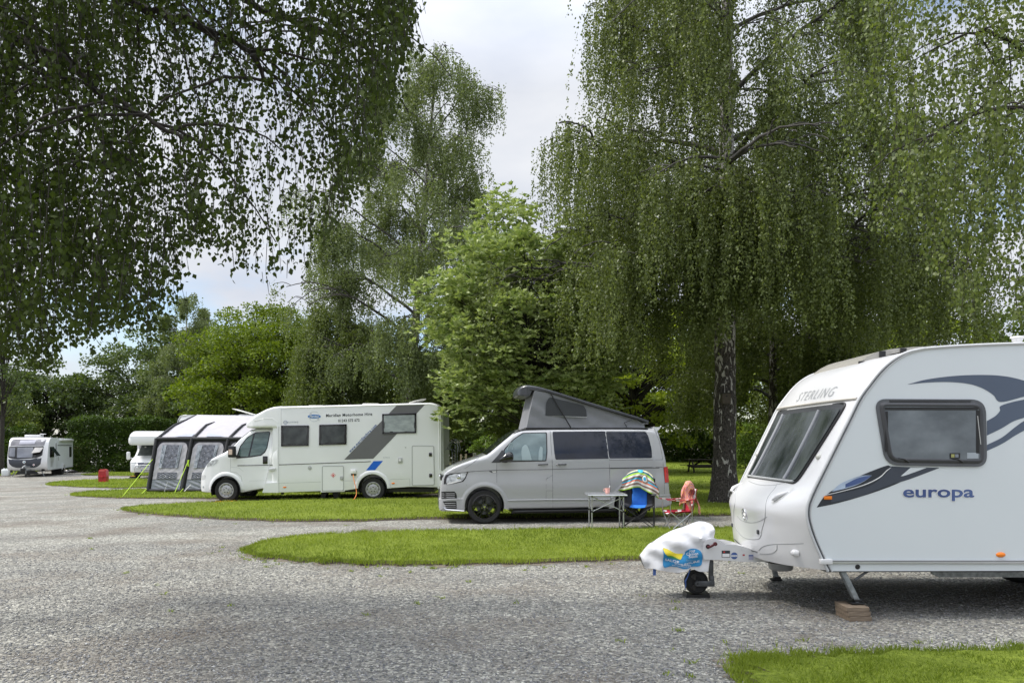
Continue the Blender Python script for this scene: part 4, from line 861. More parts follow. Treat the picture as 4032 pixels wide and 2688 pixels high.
# decals on the side
ym = lambda x, z: YN
def decal(name, pts, m, off, cv_=True, n=6, close=True):
    P = c_(pts) if not cv_ else crv(c_(pts), n, closed=close)
    P = [(x-CO[0], z-CO[2]) for x, z in P]; return sidepatch(name, P, m, car, lambda x, z: YN-CO[1], off, smooth=False)
def poly2(a, b): return a+list(reversed(b))
def cdec(name, A, B, m, off):
    """decal between an upper and a lower smooth edge"""
    P = crv(c_(A), 6)+list(reversed(crv(c_(B), 6))); P2_ = []
    for p in P:
        if not P2_ or (Vector(p)-Vector(P2_[-1])).length > .002: P2_.append(p)
    return sidepatch(name, [(x-CO[0], z) for x, z in P2_], m, car, lambda x, z: YN-CO[1], off, smooth=False)
def ext(pts, dx, dy): return pts
cdec('swoosh_decal', [(1530, 303), (1640, 275), (1800, 255), (1960, 250), (2080, 258), (2184, 282), (2290, 322), (2400, 380)], [(1530, 304), (1640, 293), (1760, 290), (1870, 300), (1950, 325), (2010, 362), (2053, 402), (2184, 372), (2300, 350), (2400, 385)], M['slate'], .002)
cdec('swoosh_decal', [(1975, 508), (2020, 482), (2048, 452), (2057, 421), (2184, 388), (2330, 375)], [(1975, 590), (2060, 548), (2120, 512), (2184, 490), (2260, 470), (2330, 440)], M['slate'], .002)
cdec('swoosh_decal', [(1975, 642), (2060, 600), (2130, 545), (2184, 508), (2270, 470)], [(1975, 676), (2060, 636), (2130, 592), (2184, 562), (2270, 520)], M['slate'], .002)
cdec('swoosh_decal', [(1020, 992), (1060, 935), (1120, 890), (1230, 830), (1400, 762), (1440, 762), (1540, 768)], [(1020, 993), (1140, 968), (1300, 922), (1420, 880), (1500, 845), (1560, 800), (1600, 768)], M['charcoal'], .002)
cdec('swoosh_decal', [(1480, 765), (1590, 768), (1705, 770)], [(1440, 860), (1530, 838), (1706, 772)], mat('slate_grey_vinyl', (.045, .055, .075), .35), .0028)
cdec('swoosh_decal', [(1100, 925), (1250, 892), (1340, 860), (1420, 790), (1432, 766), (1540, 768)], [(1100, 965), (1250, 935), (1380, 885), (1440, 862), (1480, 830), (1560, 768)], mat('slate_grey_vinyl', (.045, .055, .075), .35), .0035)
cdec('decal_highlight', [(1545, 770), (1575, 770), (1632, 770)], [(1490, 818), (1520, 812), (1634, 771)], M['side'], .0045)
cdec('decal_pinstripe', [(1070, 922), (1180, 895), (1290, 862), (1370, 822), (1410, 785), (1436, 768)], [(1070, 925), (1180, 899), (1290, 867), (1370, 829), (1412, 790), (1438, 768)], M['wvinyl'], .005)
cdec('decal_highlight', [(1105, 903), (1150, 862), (1220, 830), (1270, 814), (1328, 813)], [(1105, 904), (1180, 886), (1240, 868), (1290, 843), (1328, 814)], mat('pale_blue_vinyl', (.38, .46, .58), .35, var=.3, vs=5), .005)
cdec('decal_blue_blade', [(1180, 862), (1240, 832), (1290, 818), (1326, 814)], [(1180, 882), (1240, 864), (1288, 842), (1326, 815)], M['navy'], .006)
mp_c = lambda x, z, h: (x-CO[0], YN-CO[1]-.002-h, z)
text('side_lettering', 'europa', M['navy'], car, mp_c, cu(1503), cu(1903), cv(957), cv(891), .003, bold=.022)
text('lettering_outline', 'europa', M['wvinyl'], car, mp_c, cu(1500), cu(1906), cv(959), cv(888), .0015, bold=.045)
# front window assembly on the curved nose
def nose(u, v, off=0.0):
    """photo point -> point on the front skin"""
    px, py = 2500+.7015*u, 1300+.7015*v; lo, hi = YN, YF
    best = None
    for y in np.linspace(YN, YF, 441):
        z = CH-(py-HY)/F*y; x = (px-2016)/F*y; d = x-skin(y, z)
        if best is not None and best[0]*d <= 0: return (y, z)
        best = (d, y, z)
    return (best[1], best[2])
def skinpatch(name, poly, m, off, parent=None, cuts=5, label=None, back=None):
    """poly in (y,z)"""
    tri = tessellate_polygon([[Vector((p[0], p[1], 0)) for p in poly]]); bm = bmesh.new(); vs_ = [bm.verts.new((p[0], p[1], 0)) for p in poly]
    for t in tri:
        try: bm.faces.new([vs_[i] for i in t])
        except ValueError: pass
    bmesh.ops.subdivide_edges(bm, edges=bm.edges[:], cuts=cuts, use_grid_fill=True); bm.verts.index_update()
    V = [(skin(v.co.x, v.co.y, off)-CO[0], v.co.x-CO[1], v.co.y) for v in bm.verts]; Fc = [[v.index for v in f.verts] for f in bm.faces]; bm.free()
    o = raw(name, V, Fc, m, parent or car, smooth=True)
    if label: o['label'] = label
    return o
wy = lambda t, z: t
def wq(z):   # window left(far)/right(near) limits by height
    return float(np.interp(z, [1.25, 2.03], [7.50, 7.30])), float(np.interp(z, [1.25, 2.03], [9.06, 9.14]))
z0w, z1w = 1.255, 2.035
fr_poly = rpoly([(wq(z0w)[0], z0w), (wq(z1w)[0], z1w), (wq(z1w)[1], z1w), (wq(z0w)[1], z0w)], .07, 5)
skinpatch('front_window_gasket', fr_poly, M['dgrey'], .010, cuts=9)
fin = inset(fr_poly, .03); W0, W1 = z0w+.03, z1w-.05
for (ya, yb, nm) in ((7.80, 8.79, 'centre'), (None, 7.76, 'near'), (8.83, None, 'far')):
    def lim(z): a, b_ = wq(z); return (ya if ya else a+.035, yb if yb else b_-.035)
    p = rpoly([(lim(W0)[0], W0), (lim(W1)[0], W1), (lim(W1)[1], W1), (lim(W0)[1], W0)], .03, 3)
    skinpatch('front_window', p, M['acrf'] if ya or True else M['acrf'], .022, cuts=9)
b = MB()
for y in (7.78, 8.81):
    b.tube([(skin(y, z, .026), y, z) for z in np.linspace(W0, W1, 14)], .02, 8)
cb(b, 'window_divider', mat('divider_grey', (.27, .28, .30), .4), 50, each=True)
b = MB(); b.tube([(skin(y, W0-.012, .022), y, W0-.012) for y in np.linspace(7.55, 9.0, 20)], .012, 8); cb(b, 'window_sill', M['lgrey'], 50)
b = MB(); b.tube([(skin(p[0], p[1], .006), p[0], p[1]) for p in fr_poly], .012, 8, closed=True); cb(b, 'window_trim', M['black'], 50)
# roof cap seam and lettering
zs_ = cv(380); b = MB(); b.tube([(skin(y, zs_, .010), y, zs_) for y in np.linspace(YN+.02, YF-.02, 40)], .013, 8); cb(b, 'gutter_strip', mat('cream_gutter', (.60, .57, .52), .4), 50)
def capmap(y, z, h): return (skin(y, z, .014+h)-CO[0], y-CO[1], z)
a1 = nose(915, 392); a2 = nose(1130, 350)
text('front_lettering', 'STERLING', mat('silver_lettering', (.36, .37, .38), .4), car, lambda x, z, h: capmap(a1[0]+a2[0]-x, z, h), min(a1[0], a2[0]), max(a1[0], a2[0]), a1[1]-.015, a1[1]+.085, .004, bold=-.008, shear=.25, space=1.25)
# gas locker lid outline, handle recesses, emblem, lamps
def skinline(uv, r_, name, m, closed=False, off=.002, sm=6):
    P = [nose(*q) for q in uv]; P = crv(P, sm, closed=closed); bb = MB(); bb.tube([(skin(y, z, off), y, z) for y, z in P], r_*.7, 6, closed=closed); return cb(bb, name, m, 50)
skinline([(580, 880), (565, 960), (556, 1030), (560, 1090), (580, 1130), (620, 1165), (680, 1172), (705, 1160), (716, 1110), (735, 1010), (775, 900), (800, 860)], .0035, 'locker_seam', M['softseam'])
skinline([(575, 1040), (600, 1066), (650, 1078), (700, 1070), (745, 1045)], .003, 'locker_crease', M['softseam'])
skinline([(640, 845), (700, 866), (780, 868), (860, 850)], .004, 'locker_crease', M['softseam'])
skinline([(560, 1170), (600, 1205), (650, 1232), (688, 1243)], .007, 'lower_seam', M['seam'])
skinline([(695, 1235), (720, 1213), (770, 1200), (860, 1197), (950, 1193)], .0035, 'lower_seam', M['softseam'])
skinline([(800, 1204), (795, 1235), (760, 1252), (700, 1252)], .0035, 'lower_seam', M['softseam'])
e0 = nose(618, 1032)
b = MB(); K = [(e0[0]+.075*math.cos(a)*.9, e0[1]+.046*math.sin(a)*1.25) for a in np.linspace(0, 2*math.pi, 33)[:-1]]
b.tube([(skin(y, z, .006), y, z) for y, z in K], .007, 8, closed=True); K2 = [(e0[0]+.03*math.sin(t*2)+.0, e0[1]+t*.05) for t in np.linspace(-1, 1, 12)]
b.tube([(skin(y, z, .006), y, z) for y, z in K2], .007, 6); cb(b, 'emblem', M['chrome'], 50)
for uv in ((692, 1131), (549, 1092)):
    q = nose(*uv); b = MB(); b.box(skin(q[0], q[1])-.012, skin(q[0], q[1])+.02, q[0]-.022, q[0]+.022, q[1]-.022, q[1]+.022, .006); cb(b, 'locker_lock', M['dgrey'], 40)
for s in (1, -1):
    q = nose(1035, 710); q = (q[0] if s == 1 else 2*YC-q[0], q[1]); b = MB(); b.lathe([(.001, -.03), (.018, -.026), (.03, -.012), (.033, .01)], (skin(q[0], q[1]), q[0], q[1]), 'x', 20); b2 = cb(b, 'front_marker_lamp', mat('clear_lens', (.55, .55, .5), .15), 60)
    p1, p2 = nose(785, 955), nose(865, 905)
    if s == -1: p1, p2 = (2*YC-p1[0], p1[1]), (2*YC-p2[0], p2[1])
    p3 = ((p1[0]+p2[0])/2, (p1[1]+p2[1])/2)
    pl = [(p1[0], p1[1]-.03), (p1[0]+s*.05, p1[1]+.02), (p3[0]+s*.02, p3[1]+.055), (p2[0]-s*.0, p2[1]+.045), (p2[0]-s*.03, p2[1]+.0), (p3[0]-s*.03, p3[1]-.035)]
    skinpatch('handle_recess', crv(pl, 4, closed=True), mat('recess_white', (.62, .62, .60), .4), .003, cuts=3)
    b = MB(); b.tube([(skin(p1[0], p1[1], -.005), p1[0], p1[1]), (skin(p1[0], p1[1]+.01, .03), p1[0]-s*.01, p1[1]+.012), (skin(p3[0], p3[1], .045), p3[0], p3[1]), (skin(p2[0], p2[1], .03), p2[0]+s*.01, p2[1]-.012), (skin(p2[0], p2[1], -.005), p2[0], p2[1])], [.012, .018, .02, .018, .012], 10); cb(b, 'grab_handle', M['white'], 60)
    q = nose(905, 1248); q = (q[0] if s == 1 else 2*YC-q[0], q[1]); b = MB(); b.lathe([(.001, -.045), (.022, -.042), (.034, -.02), (.04, .02)], (skin(q[0], q[1]), q[0], q[1]), 'x', 20); cb(b, 'lower_lamp_pod', M['white'], 60)
# solar / sunroof raised panel and flue
b = MB(); pz = lambda x: float(np.interp(x, [q[0] for q in RP[:14]], [q[1] for q in RP[:14]]))
V = []; 
for x in np.linspace(3.45, 4.30, 12):
    zz = (Xe and (np.interp(x, ex[-30:], ez[-30:]) if x < EPs[-1][0] else pz(x)))+.075
    for y in (7.75, 8.9): V.append((x, y, zz-.0 if x > 3.5 else zz-.03))
b.add(V, [(2*i, 2*i+1, 2*i+3, 2*i+2) for i in range(11)]); n0 = len(V); b.add([(x, y, z-.06) for x, y, z in V], []); 
for i in range(11): b.F += [(2*i, 2*i+2, n0+2*i+2, n0+2*i), (2*i+1, n0+2*i+1, n0+2*i+3, 2*i+3)]
b.F += [(0, n0, n0+1, 1)]; o = cb(b, 'roof_light', mat('smoked_roof_light', (.36, .345, .31), .25), 0)
b = MB(); 
for t in (.12, .37, .62, .9):
    x = 3.45+.85*t; zz = (np.interp(x, ex[-30:], ez[-30:]) if x < EPs[-1][0] else pz(x))+.04; b.box(x-.03, x+.03, 7.735, 7.75, zz-.03, zz+.03)
cb(b, 'roof_light_bracket', M['black'], 0, o, each=True)
b = MB(); b.lathe([(.001, 0.13), (.062, .13), (.066, .115), (.05, .11), (.05, .09), (.04, .085), (.04, 0)], (5.12, 7.72, 2.60), 'z', 24); b.lathe([(.036, -.02), (.036, .12)], (5.12, 7.72, 2.6), 'z', 16); cb(b, 'roof_flue', M['white'], 40)
# drawbar fairing
def dx(u, s=375.): return (2500+.2551*u-2016)/s
def dz(v, s=375.): return CH-(2000+.2551*v-HY)/s
fairing = [(1062, 560), (1085, 515), (1130, 485), (1190, 474), (1250, 478), (1320, 500), (1370, 535), (1412, 562), (1560, 566), (1700, 600), (1900, 664), (2080, 700), (2080, 835), (1730, 830), (1400, 812), (1070, 795)]
b = MB(); b.prism([(dx(u), dz(v)) for u, v in fairing], 8.03, 8.47); fa = cb(b, 'drawbar_fairing', M['white'], 30)
b = MB(); b.tube([(dx(1135), 8.02, dz(600)), (dx(1165), 7.99, dz(590)), (dx(1225), 7.97, dz(545))], [.016, .012, .014], 8); b.lathe([(.001, -.02), (.02, -.018), (.022, 0)], (dx(1226), 7.97, dz(543)), 'y', 12); cb(b, 'handbrake_lever', mat('maroon_plastic', (.09, .01, .015), .4), 40)
b = MB(); b.lathe([(.001, -.003), (.024, -.003)], (dx(1138), 8.028, dz(595)), 'y', 16); cb(b, 'lever_slot', M['black'])
def stick(name, u0, u1, v0, v1, m, off=.002, par=None): bb = MB(); bb.box(dx(u0), dx(u1), 8.03-off, 8.0298, dz(v1), dz(v0)); return cb(bb, name, m, 0, par or fa)
stick('warning_label', 1352, 1480, 658, 764, M['charcoal']); stick('label_face', 1360, 1472, 705, 756, M['wvinyl'], .004); stick('label_red_mark', 1376, 1400, 668, 690, mat('label_red', (.6, .03, .03), .5), .004)
b = MB(); b.lathe([(.001, -.002), (.036, -.002)], (dx(1545), 8.03, dz(738)), 'y', 28); cb(b, 'round_label', M['txtb'], 0, fa)
b = MB(); b.box(dx(1497), dx(1593), 8.026, 8.0278, dz(752), dz(726)); cb(b, 'label_band', M['wvinyl'], 0, fa)
text('round_label_text', 'MEMBER', M['txtb'], fa, lambda x, z, h: (x-CO[0], 8.0258-CO[1], z), dx(1503), dx(1587), dz(746), dz(732))
stick('label_red_mark', 1675, 1708, 714, 738, mat('label_red2', (.4, .03, .04), .5)); stick('small_label', 1768, 1842, 722, 800, mat('label_lilac', (.42, .42, .55), .5)); stick('label_band', 1772, 1838, 726, 742, M['txtb'], .004)
b = MB(); b.tube([(dx(1175, 363), YC, dz(280, 363)), (dx(1200, 363), YC, dz(340, 363)), (dx(1208, 363), YC, dz(480, 363))], .009, 8); cb(b, 'breakaway_cable', M['black'], 50)
b = MB()
for y in (8.05, 8.45): b.box(2.15, 3.2, y-.02+(.03 if y < 8.2 else -.03), y+.02+(.02 if y < 8.2 else -.03), .43, .50)
cb(b, 'drawbar', M['galv'], each=True)
# hitch under the cover
b = MB(); b.tube([(1.5, YC, .52), (2.1, YC, .5)], [.045, .035], 10); b.tube([(1.52, YC, .56), (1.75, YC, .68), (1.98, YC, .74)], .02, 8); cb(b, 'hitch_head', M['black'], 50)
# jockey wheel
def jx(u): return (2500+.2551*u-2016)/363.6
def jz(v): return CH-(2000+.2551*v-HY)/363.6
b = MB(); b.lathe([(.001, -.03), (.02, -.03), (.022, -.012), (.05, -.010), (.055, -.02), (.105, -.02), (.112, -.035), (.124, -.03), (.128, -.01), (.128, .03), (.12, .045), (.03, .045), (.001, .045)], (jx(935), 8.22, jz(1125)), 'y', 40); jw = cb(b, 'jockey_wheel', M['rubber'], 35)
b = MB(); 
for a0 in (100, 190+30, 335): 
    P = [(jx(935)+r_*math.cos(R(a)), jz(1125)+r_*math.sin(R(a))) for r_, a in ((.03, a0), (.095, a0), (.098, a0+18), (.095, a0+38), (.03, a0+38))]; b.prism(P, 8.193, 8.198)
cb(b, 'wheel_recess', M['gloss'], 0, jw)
b = MB(); b.box(jx(1130), jx(1196), 8.20, 8.25, jz(1090), jz(790), .006); b.box(jx(1140), jx(1205), 8.19, 8.26, jz(1188), jz(1030), .006); b.box(jx(925), jx(1200), 8.168, 8.182, jz(1186), jz(1100), .004)
b.lathe([(.001, -.012), (.026, -.012), (.03, 0), (.03, .02)], (jx(935), 8.168, jz(1140)), 'y', 18); cb(b, 'jockey_post', M['steel'], 30)
b = MB(); b.lathe([(.001, -.002), (.011, -.002)], (jx(935), 8.154, jz(1140)), 'y', 14); cb(b, 'axle_bolt', M['black'])
# underside tub, steadies, chassis, wheels
b = MB(); b.lathe([(.001, .0), (.17, .0), (.165, .015), (.165, .1)], (2.98, 8.45, .37), 'z', 36); b.lathe([(.001, -.09), (.11, -.09), (.125, -.08), (.14, 0)], (2.98, 8.45, .34), 'z', 30); cb(b, 'underfloor_tub', M['lgrey'], 35)
b = MB(); b.lathe([(.17, -.035), (.185, -.03), (.188, 0), (.17, .005)], (2.98, 8.45, .37), 'z', 36); cb(b, 'tub_rim', M['black'], 35)
def steady(x0, z0_, x1, z1_, y, nm):
    bb = MB(); d = Vector((x1-x0, 0, z1_-z0_)); u = d.normalized(); pr = Vector((u.z, 0, -u.x))*.022
    for yo in (-.03, .03): 
        a = Vector((x0, y+yo, z0_)); e_ = Vector((x1, y+yo, z1_)); bb.add([tuple(a-pr+Vector((0, k, 0))) for k in (-.003, .003)]+[tuple(a+pr+Vector((0, k, 0))) for k in (-.003, .003)]+[tuple(e_-pr+Vector((0, k, 0))) for k in (-.003, .003)]+[tuple(e_+pr+Vector((0, k, 0))) for k in (-.003, .003)], [(0, 1, 5, 4), (2, 6, 7, 3), (0, 4, 6, 2), (1, 3, 7, 5), (4, 5, 7, 6), (0, 2, 3, 1)])
    a = Vector((x0, y, z0_))+pr*.6; e_ = Vector((x1, y, z1_))+pr*.6; bb.tube([a, e_], .012, 6); st_ = cb(bb, 'corner_steady', M['galv'], 0)
    f = MB(); f.box(x1-.075, x1+.05, y-.055, y+.055, z1_-.018, z1_, .006); f.box(x1-.04, x1+.04, y-.035, y+.035, z1_, z1_+.03, .008); cb(f, 'steady_foot', M['black'], 30, st_)
    g = MB(); g.tube([(x0+.28, y, z0_), (x0+.13, y, z0_-.10)], .013, 8); cb(g, 'steady_strut', M['steel'], 30, st_)
steady(3.11, .46, 3.26, .155, 7.2, 'n'); steady(3.05, .46, 3.18, .03, 9.15, 'f'); steady(8.1, .46, 7.95, .03, 7.34, 'r')
def gx(u): return (3250+.6*u-2016)/F*7.5
b = MB(); b.prism([(gx(690), .44), (gx(690), .37), (gx(735), .335), (8.0, .335), (8.0, .44)], 7.48, 7.5); b.prism([(gx(690), .44), (gx(735), .335), (8.0, .335), (8.0, .44)], 8.98, 9.0); ch = cb(b, 'chassis_rail', M['galv'])
b = MB(); 
for k in range(9): b.lathe([(.001, -.001), (.013, -.001)], (gx(715+k*42), 7.479, .405), 'y', 12)
cb(b, 'bolt_hole', M['black'], 0, ch, each=True)
b = MB(); b.box(3.5, gx(690), 7.5, 7.53, .40, .44); cb(b, 'chassis_member', M['steel'])
for y, s in ((7.3, -1), (9.2, 1)):
    wv = wheel('wheel', car, (6.05-CO[0], y-CO[1], .32), .32, .185, s)
# ---- things resting on or under it
for k in range(3):
    tt_ = (.045*k+.002, .045*k+.044); x0 = 3.065+.012*k; b = MB(); b.box(-.105, .105, -.14, .14, 0, .042, .003)
    ang = [.05, .02, -.03][k]; o = thing('wood_block', ['bottom plank of the three wooden blocks under the caravan steady leg', 'middle plank of the three wooden blocks under the caravan steady leg', 'top plank of the three blocks, directly under the caravan steady foot'][k], 'wood block', (3.225+.01*(k == 0)-.01*k, 7.34, .001+.044*k), ang, 'wooden blocks under the steady')
    bpy.data.objects.remove(o); m_ = b.build('wood_block', M['wood'], None); m_.location = (3.222-.008*k, 7.19, .001+.0445*k); m_.rotation_euler = (0, 0, ang)
    tag(m_, ['bottom plank of the three wooden blocks under the caravan steady leg', 'middle plank of the three wooden blocks under the caravan steady leg', 'top plank of the three blocks, directly under the caravan steady foot'][k], 'wood block', 'wooden blocks under the steady')
b = MB(); b.prism([(-.13, 0), (.13, 0), (.12, .05), (.06, .03), (-.06, .03), (-.12, .05)], -.09, .09); o = b.build('wheel_chock', M['black']); o.location = (jx(940), 8.235, 0); tag(o, 'black plastic chock under the jockey wheel of the near caravan', 'chock')
# hitch cover
tp_ = [(80, 722), (140, 640), (220, 552), (350, 462), (460, 405), (560, 360), (680, 310), (800, 262), (900, 226), (1000, 206), (1090, 215), (1160, 235), (1183, 255), (1190, 300)]
bt_ = [(80, 735), (110, 830), (145, 905), (250, 905), (350, 925), (470, 945), (600, 945), (720, 925), (820, 895), (920, 930), (1060, 915), (1072, 800), (1120, 620), (1190, 440)]
T = [(jx(u), jz(v)) for u, v in tp_]; Bt = [(jx(u), jz(v)) for u, v in bt_]
fT = interp(T); fB = interp(sorted(Bt)); X_ = list(np.linspace(T[0][0], T[-1][0], 60)); wd_ = interp([(T[0][0], .03), (T[0][0]+.12, .12), (1.8, .17), (2.0, .2), (2.15, .16), (T[-1][0], .10)])
ridge = interp([(T[0][0], .06), (1.7, .10), (1.9, .13), (2.1, .1), (2.2, .04)])
V = []; nc = 30
for x in X_:
    zt, zb_ = fT(x), fB(x); w_ = wd_(x)
    for j in range(nc):
        t = j/(nc-1)*2-1; s_ = abs(t); # from near bottom over ridge to far bottom
        if s_ < .45: q = s_/.45; y = w_*q**.8*np.sign(t); z = zt-(zt-zb_)*.28*q**1.6
        else: q = (s_-.45)/.55; y = (w_+.02*math.sin(x*24+q*2)*q)*np.sign(t); z = zt-(zt-zb_)*(.28+.72*q)
        fold = .028*math.sin(22*(z*1.3+x*.9))*math.exp(-((z-(fT(x)-.14))/.10)**2)+.010*abs(math.sin(x*15+z*9))+.006*math.sin(x*17-z*41)
        V.append((x, YC+y-(fold if t < 0 else -fold), z+.006*math.sin(x*19+t*3)))
b = MB().add(V, [(i*nc+j, (i+1)*nc+j, (i+1)*nc+j+1, i*nc+j+1) for i in range(len(X_)-1) for j in range(nc-1)]+[tuple(range(nc)), tuple((len(X_)-1)*nc+j for j in reversed(range(nc)))])
HO = (1.8, YC, .5); hc = thing('hitch_cover', 'white vinyl cover with blue and yellow dealer logo draped over the caravan hitch', 'cover', HO)
b.V = [(x-HO[0], y-HO[1], z-HO[2]) for x, y, z in b.V]; cov = b.build('cloth', M['hitch'], hc); autosmooth(cov, 70)
def covy(x, z):
    zt, zb_ = fT(x), fB(x); w_ = wd_(x); q = min(1, max(0, (zt-z)/max(.05, zt-zb_)))
    y = w_*((q/.28)**(1/1.6))**.8 if q < .28 else w_+.02*math.sin(x*24+(q-.28)/.72*2)*(q-.28)/.72
    fold = .028*math.sin(22*(z*1.3+x*.9))*math.exp(-((z-(fT(x)-.14))/.10)**2)+.010*abs(math.sin(x*15+z*9))+.006*math.sin(x*17-z*41)
    return YC-y-fold
def covpatch(name, pts, m, off, cuts=8, curve=True):
    P = [(jx(u), jz(v)) for u, v in pts]; P = crv(P, 4, closed=True) if curve else P; P = [(x-HO[0], z-HO[2]) for x, z in P]
    return sidepatch(name, P, m, hc, lambda x, z: covy(x+HO[0], z+HO[2])-HO[1], off, cuts=cuts)
covpatch('logo_panel', [(390, 590), (392, 730), (397, 868), (500, 862), (600, 866), (680, 888), (760, 880), (830, 855), (900, 852), (950, 825), (968, 760), (970, 690), (940, 620), (880, 588), (820, 580), (760, 592), (715, 630), (695, 680), (560, 735), (450, 690)], M['logo'], .011)
covpatch('logo_sun', [(390, 586), (440, 592), (490, 615), (560, 655), (620, 668), (684, 665), (665, 720), (640, 752), (590, 730), (520, 698), (450, 692), (405, 650)], M['yel'], .014)
covpatch('logo_hill', [(440, 694), (520, 698), (590, 732), (620, 756), (560, 742), (470, 716)], mat('logo_green', (.05, .25, .06), .5), .017)
cm = lambda x, z, h: (x-HO[0], covy(x, z)-.018-HO[1], z-HO[2])
def ct(s, u0, u1, v0, v1, tilt=0, m=M['wvinyl'], bold=.01):
    x0, x1, z0, z1 = jx(u0), jx(u1), jz(v1), jz(v0)
    return text('logo_lettering', s, m, hc, lambda x, z, h: cm(x, z+tilt*(x-x0), h), x0, x1, z0, z1, .002, bold=bold)
ct('your', 765, 858, 603, 650, .02); ct('Caravan', 728, 900, 640, 685, .06); ct('Needs', 762, 890, 683, 725, .1); ct('Go Explore', 725, 860, 742, 778, 0, mat('pale_logo_text', (.3, .42, .5), .5), .0)
ct('SALOP', 418, 622, 735, 772, -.18); ct('LEISURE', 658, 925, 812, 842, .22); ct('01743 282400', 560, 800, 800, 822, -.13); ct('www.salopleisure.co.uk', 520, 810, 828, 846, -.1)
b = MB(); b.box(jx(248)-HO[0], jx(292)-HO[0], -.12, -.115, jz(1005)-HO[2], jz(900)-HO[2]); b.build('tie_strap', M['bluerope'], hc)
b = MB(); b.tube([(jx(820)-HO[0], -.12, jz(890)-HO[2]), (jx(790)-HO[0], -.13, jz(960)-HO[2]), (jx(770)-HO[0], -.12, jz(1030)-HO[2]), (jx(735)-HO[0], -.13, jz(1090)-HO[2]), (jx(745)-HO[0], -.12, jz(1150)-HO[2]), (jx(730)-HO[0], -.13, jz(1220)-HO[2])], [.008, .007, .006, .011, .007, .003], 6); b.build('tie_strap', M['bluerope'], hc)
# ============================================================ grey camper van (local frame: x along, -y towards the viewer)
VYAW = R(6.6)
van = thing('camper_van', 'light grey camper van with raised pop-top roof and black alloy wheels', 'camper van', (.86, 16.9, 0), VYAW)
VX0 = 2.475
def vx(u): return (u-135)/365.5-VX0
def vz(v, u=900): return (1195-20*(u-475)/1150-v)/(370-12*(u-475)/1155)
def vp(pts): return [(vx(u), vz(v, u)) for u, v in pts]
top = vp([(133, 1006), (137, 985), (141, 930), (148, 890), (158, 845), (172, 812), (195, 790), (240, 762), (300, 735), (370, 708), (430, 688), (490, 664), (520, 645), (570, 604), (640, 548), (700, 500), (725, 486), (760, 476), (810, 469), (1000, 463), (1400, 459), (1770, 459), (1825, 464), (1850, 484), (1862, 540), (1878, 600), (1893, 680), (1905, 760), (1915, 840), (1924, 900), (1932, 955)])
top = [(x, z) for x, z in top]; top[0] = (top[0][0], top[0][1])
bot = vp([(133, 1090), (150, 1104), (330, 1104), (345, 1080), (640, 1082), (1000, 1075), (1490, 1063), (1760, 1070), (1900, 1062), (1932, 1050)])
top += vp([(1948, 985)]); bot += vp([(1948, 1045)])
plan = interp([(vx(133), .72), (vx(150), .77), (vx(180), .81), (vx(240), .855), (vx(320), .90), (vx(420), .93), (vx(560), .945), (vx(900), .952), (vx(1600), .95), (vx(1800), .935), (vx(1880), .90), (vx(1930), .86), (vx(1950), .83)])
BELT = vz(705)
def tum(x, z):
    t = 0
    if z > BELT: t += .155*((z-BELT)/.62)**1.15
    if z < .5: t += .03*((.5-z)/.25)**2 if z > .2 else .045
    t += .012*math.exp(-((z-.98)/.05)**2)*0
    if z < 1.02 and z > .55: t += -.012*math.sin((z-.55)/.47*math.pi)
    return t
vyd = lambda x, z: -(plan(x)-tum(x, z))
V, Fc = loft_body(top, bot, plan, rt=lambda x: .11 if x > vx(700) else (.05+.05*ss((x-vx(200))/.8)), rb=.04, nst=110, nz=30, tumble=tum)
FWX, FWZ, RWX, RWZ, WR = vx(474), .352, vx(1626), .352, .352
vb = body_obj('body', V, Fc, M['grey'], van, [(FWX, FWZ+.015, .41, -1.1, -.52), (FWX, FWZ+.015, .41, .52, 1.1), (RWX, RWZ+.015, .41, -1.1, -.52), (RWX, RWZ+.015, .41, .52, 1.1)], 40)
for (x, z) in ((FWX, FWZ+.015), (RWX, RWZ+.015)):
    for s in (-1, 1):
        b = MB(); pr = [(.405, s*.905), (.405, s*.50), (.001, s*.50)]; b.lathe(pr, (x, 0, z), 'y', 40, -20, 200); b.build('arch_liner', M['black'], van)
        b = MB(); P = [(x+.43*math.cos(a), z+.43*math.sin(a)) for a in np.linspace(R(-8), R(188), 40)]
        V = []; 
        for (px_, pz_), a in zip(P, np.linspace(R(-8), R(188), 40)):
            for r_, o_ in ((.408, -.035), (.409, .010), (.425, .018), (.465, .010), (.52, -.004)):
                X_ = x+r_*math.cos(a); Z_ = z+r_*math.sin(a); V.append((X_, (vyd(X_, max(Z_, .3))-o_)*(1 if s == -1 else -1), Z_))
        b.add(V, [(i*5+j, i*5+j+1, (i+1)*5+j+1, (i+1)*5+j) for i in range(39) for j in range(4)]); o = b.build('arch_lip', M['grey'], van, 60)
for x in (FWX, RWX):
    for s in (-1, 1): wheel('wheel', van, (x, s*.925, WR), WR, .235, s, WR*.735, 'alloy', M['gloss'])
# glass
glass_t = mat('cab_side_glass', (.10, .15, .165), .07, spec=.9, var=.45, vs=2.6, col2=(.20, .27, .285), stretch=(1.2, 1, 2.2))
sidep = lambda name, pts, m, off, r_=.03, cuts=3, label=None, par=None: sidepatch(name, rpoly(vp(pts), r_, 4) if r_ else vp(pts), m, par or van, vyd, off, cuts=cuts, label=label)
o = sidep('cab_window_seal', [(598, 722), (622, 650), (622, 622), (698, 543), (768, 496), (960, 491), (957, 640), (947, 714)], M['gloss'], .003, .025)
cw = sidep('cab_window', [(690, 708), (628, 655), (630, 628), (703, 549), (772, 503), (951, 498), (949, 640), (940, 706)], glass_t, .006, .02)
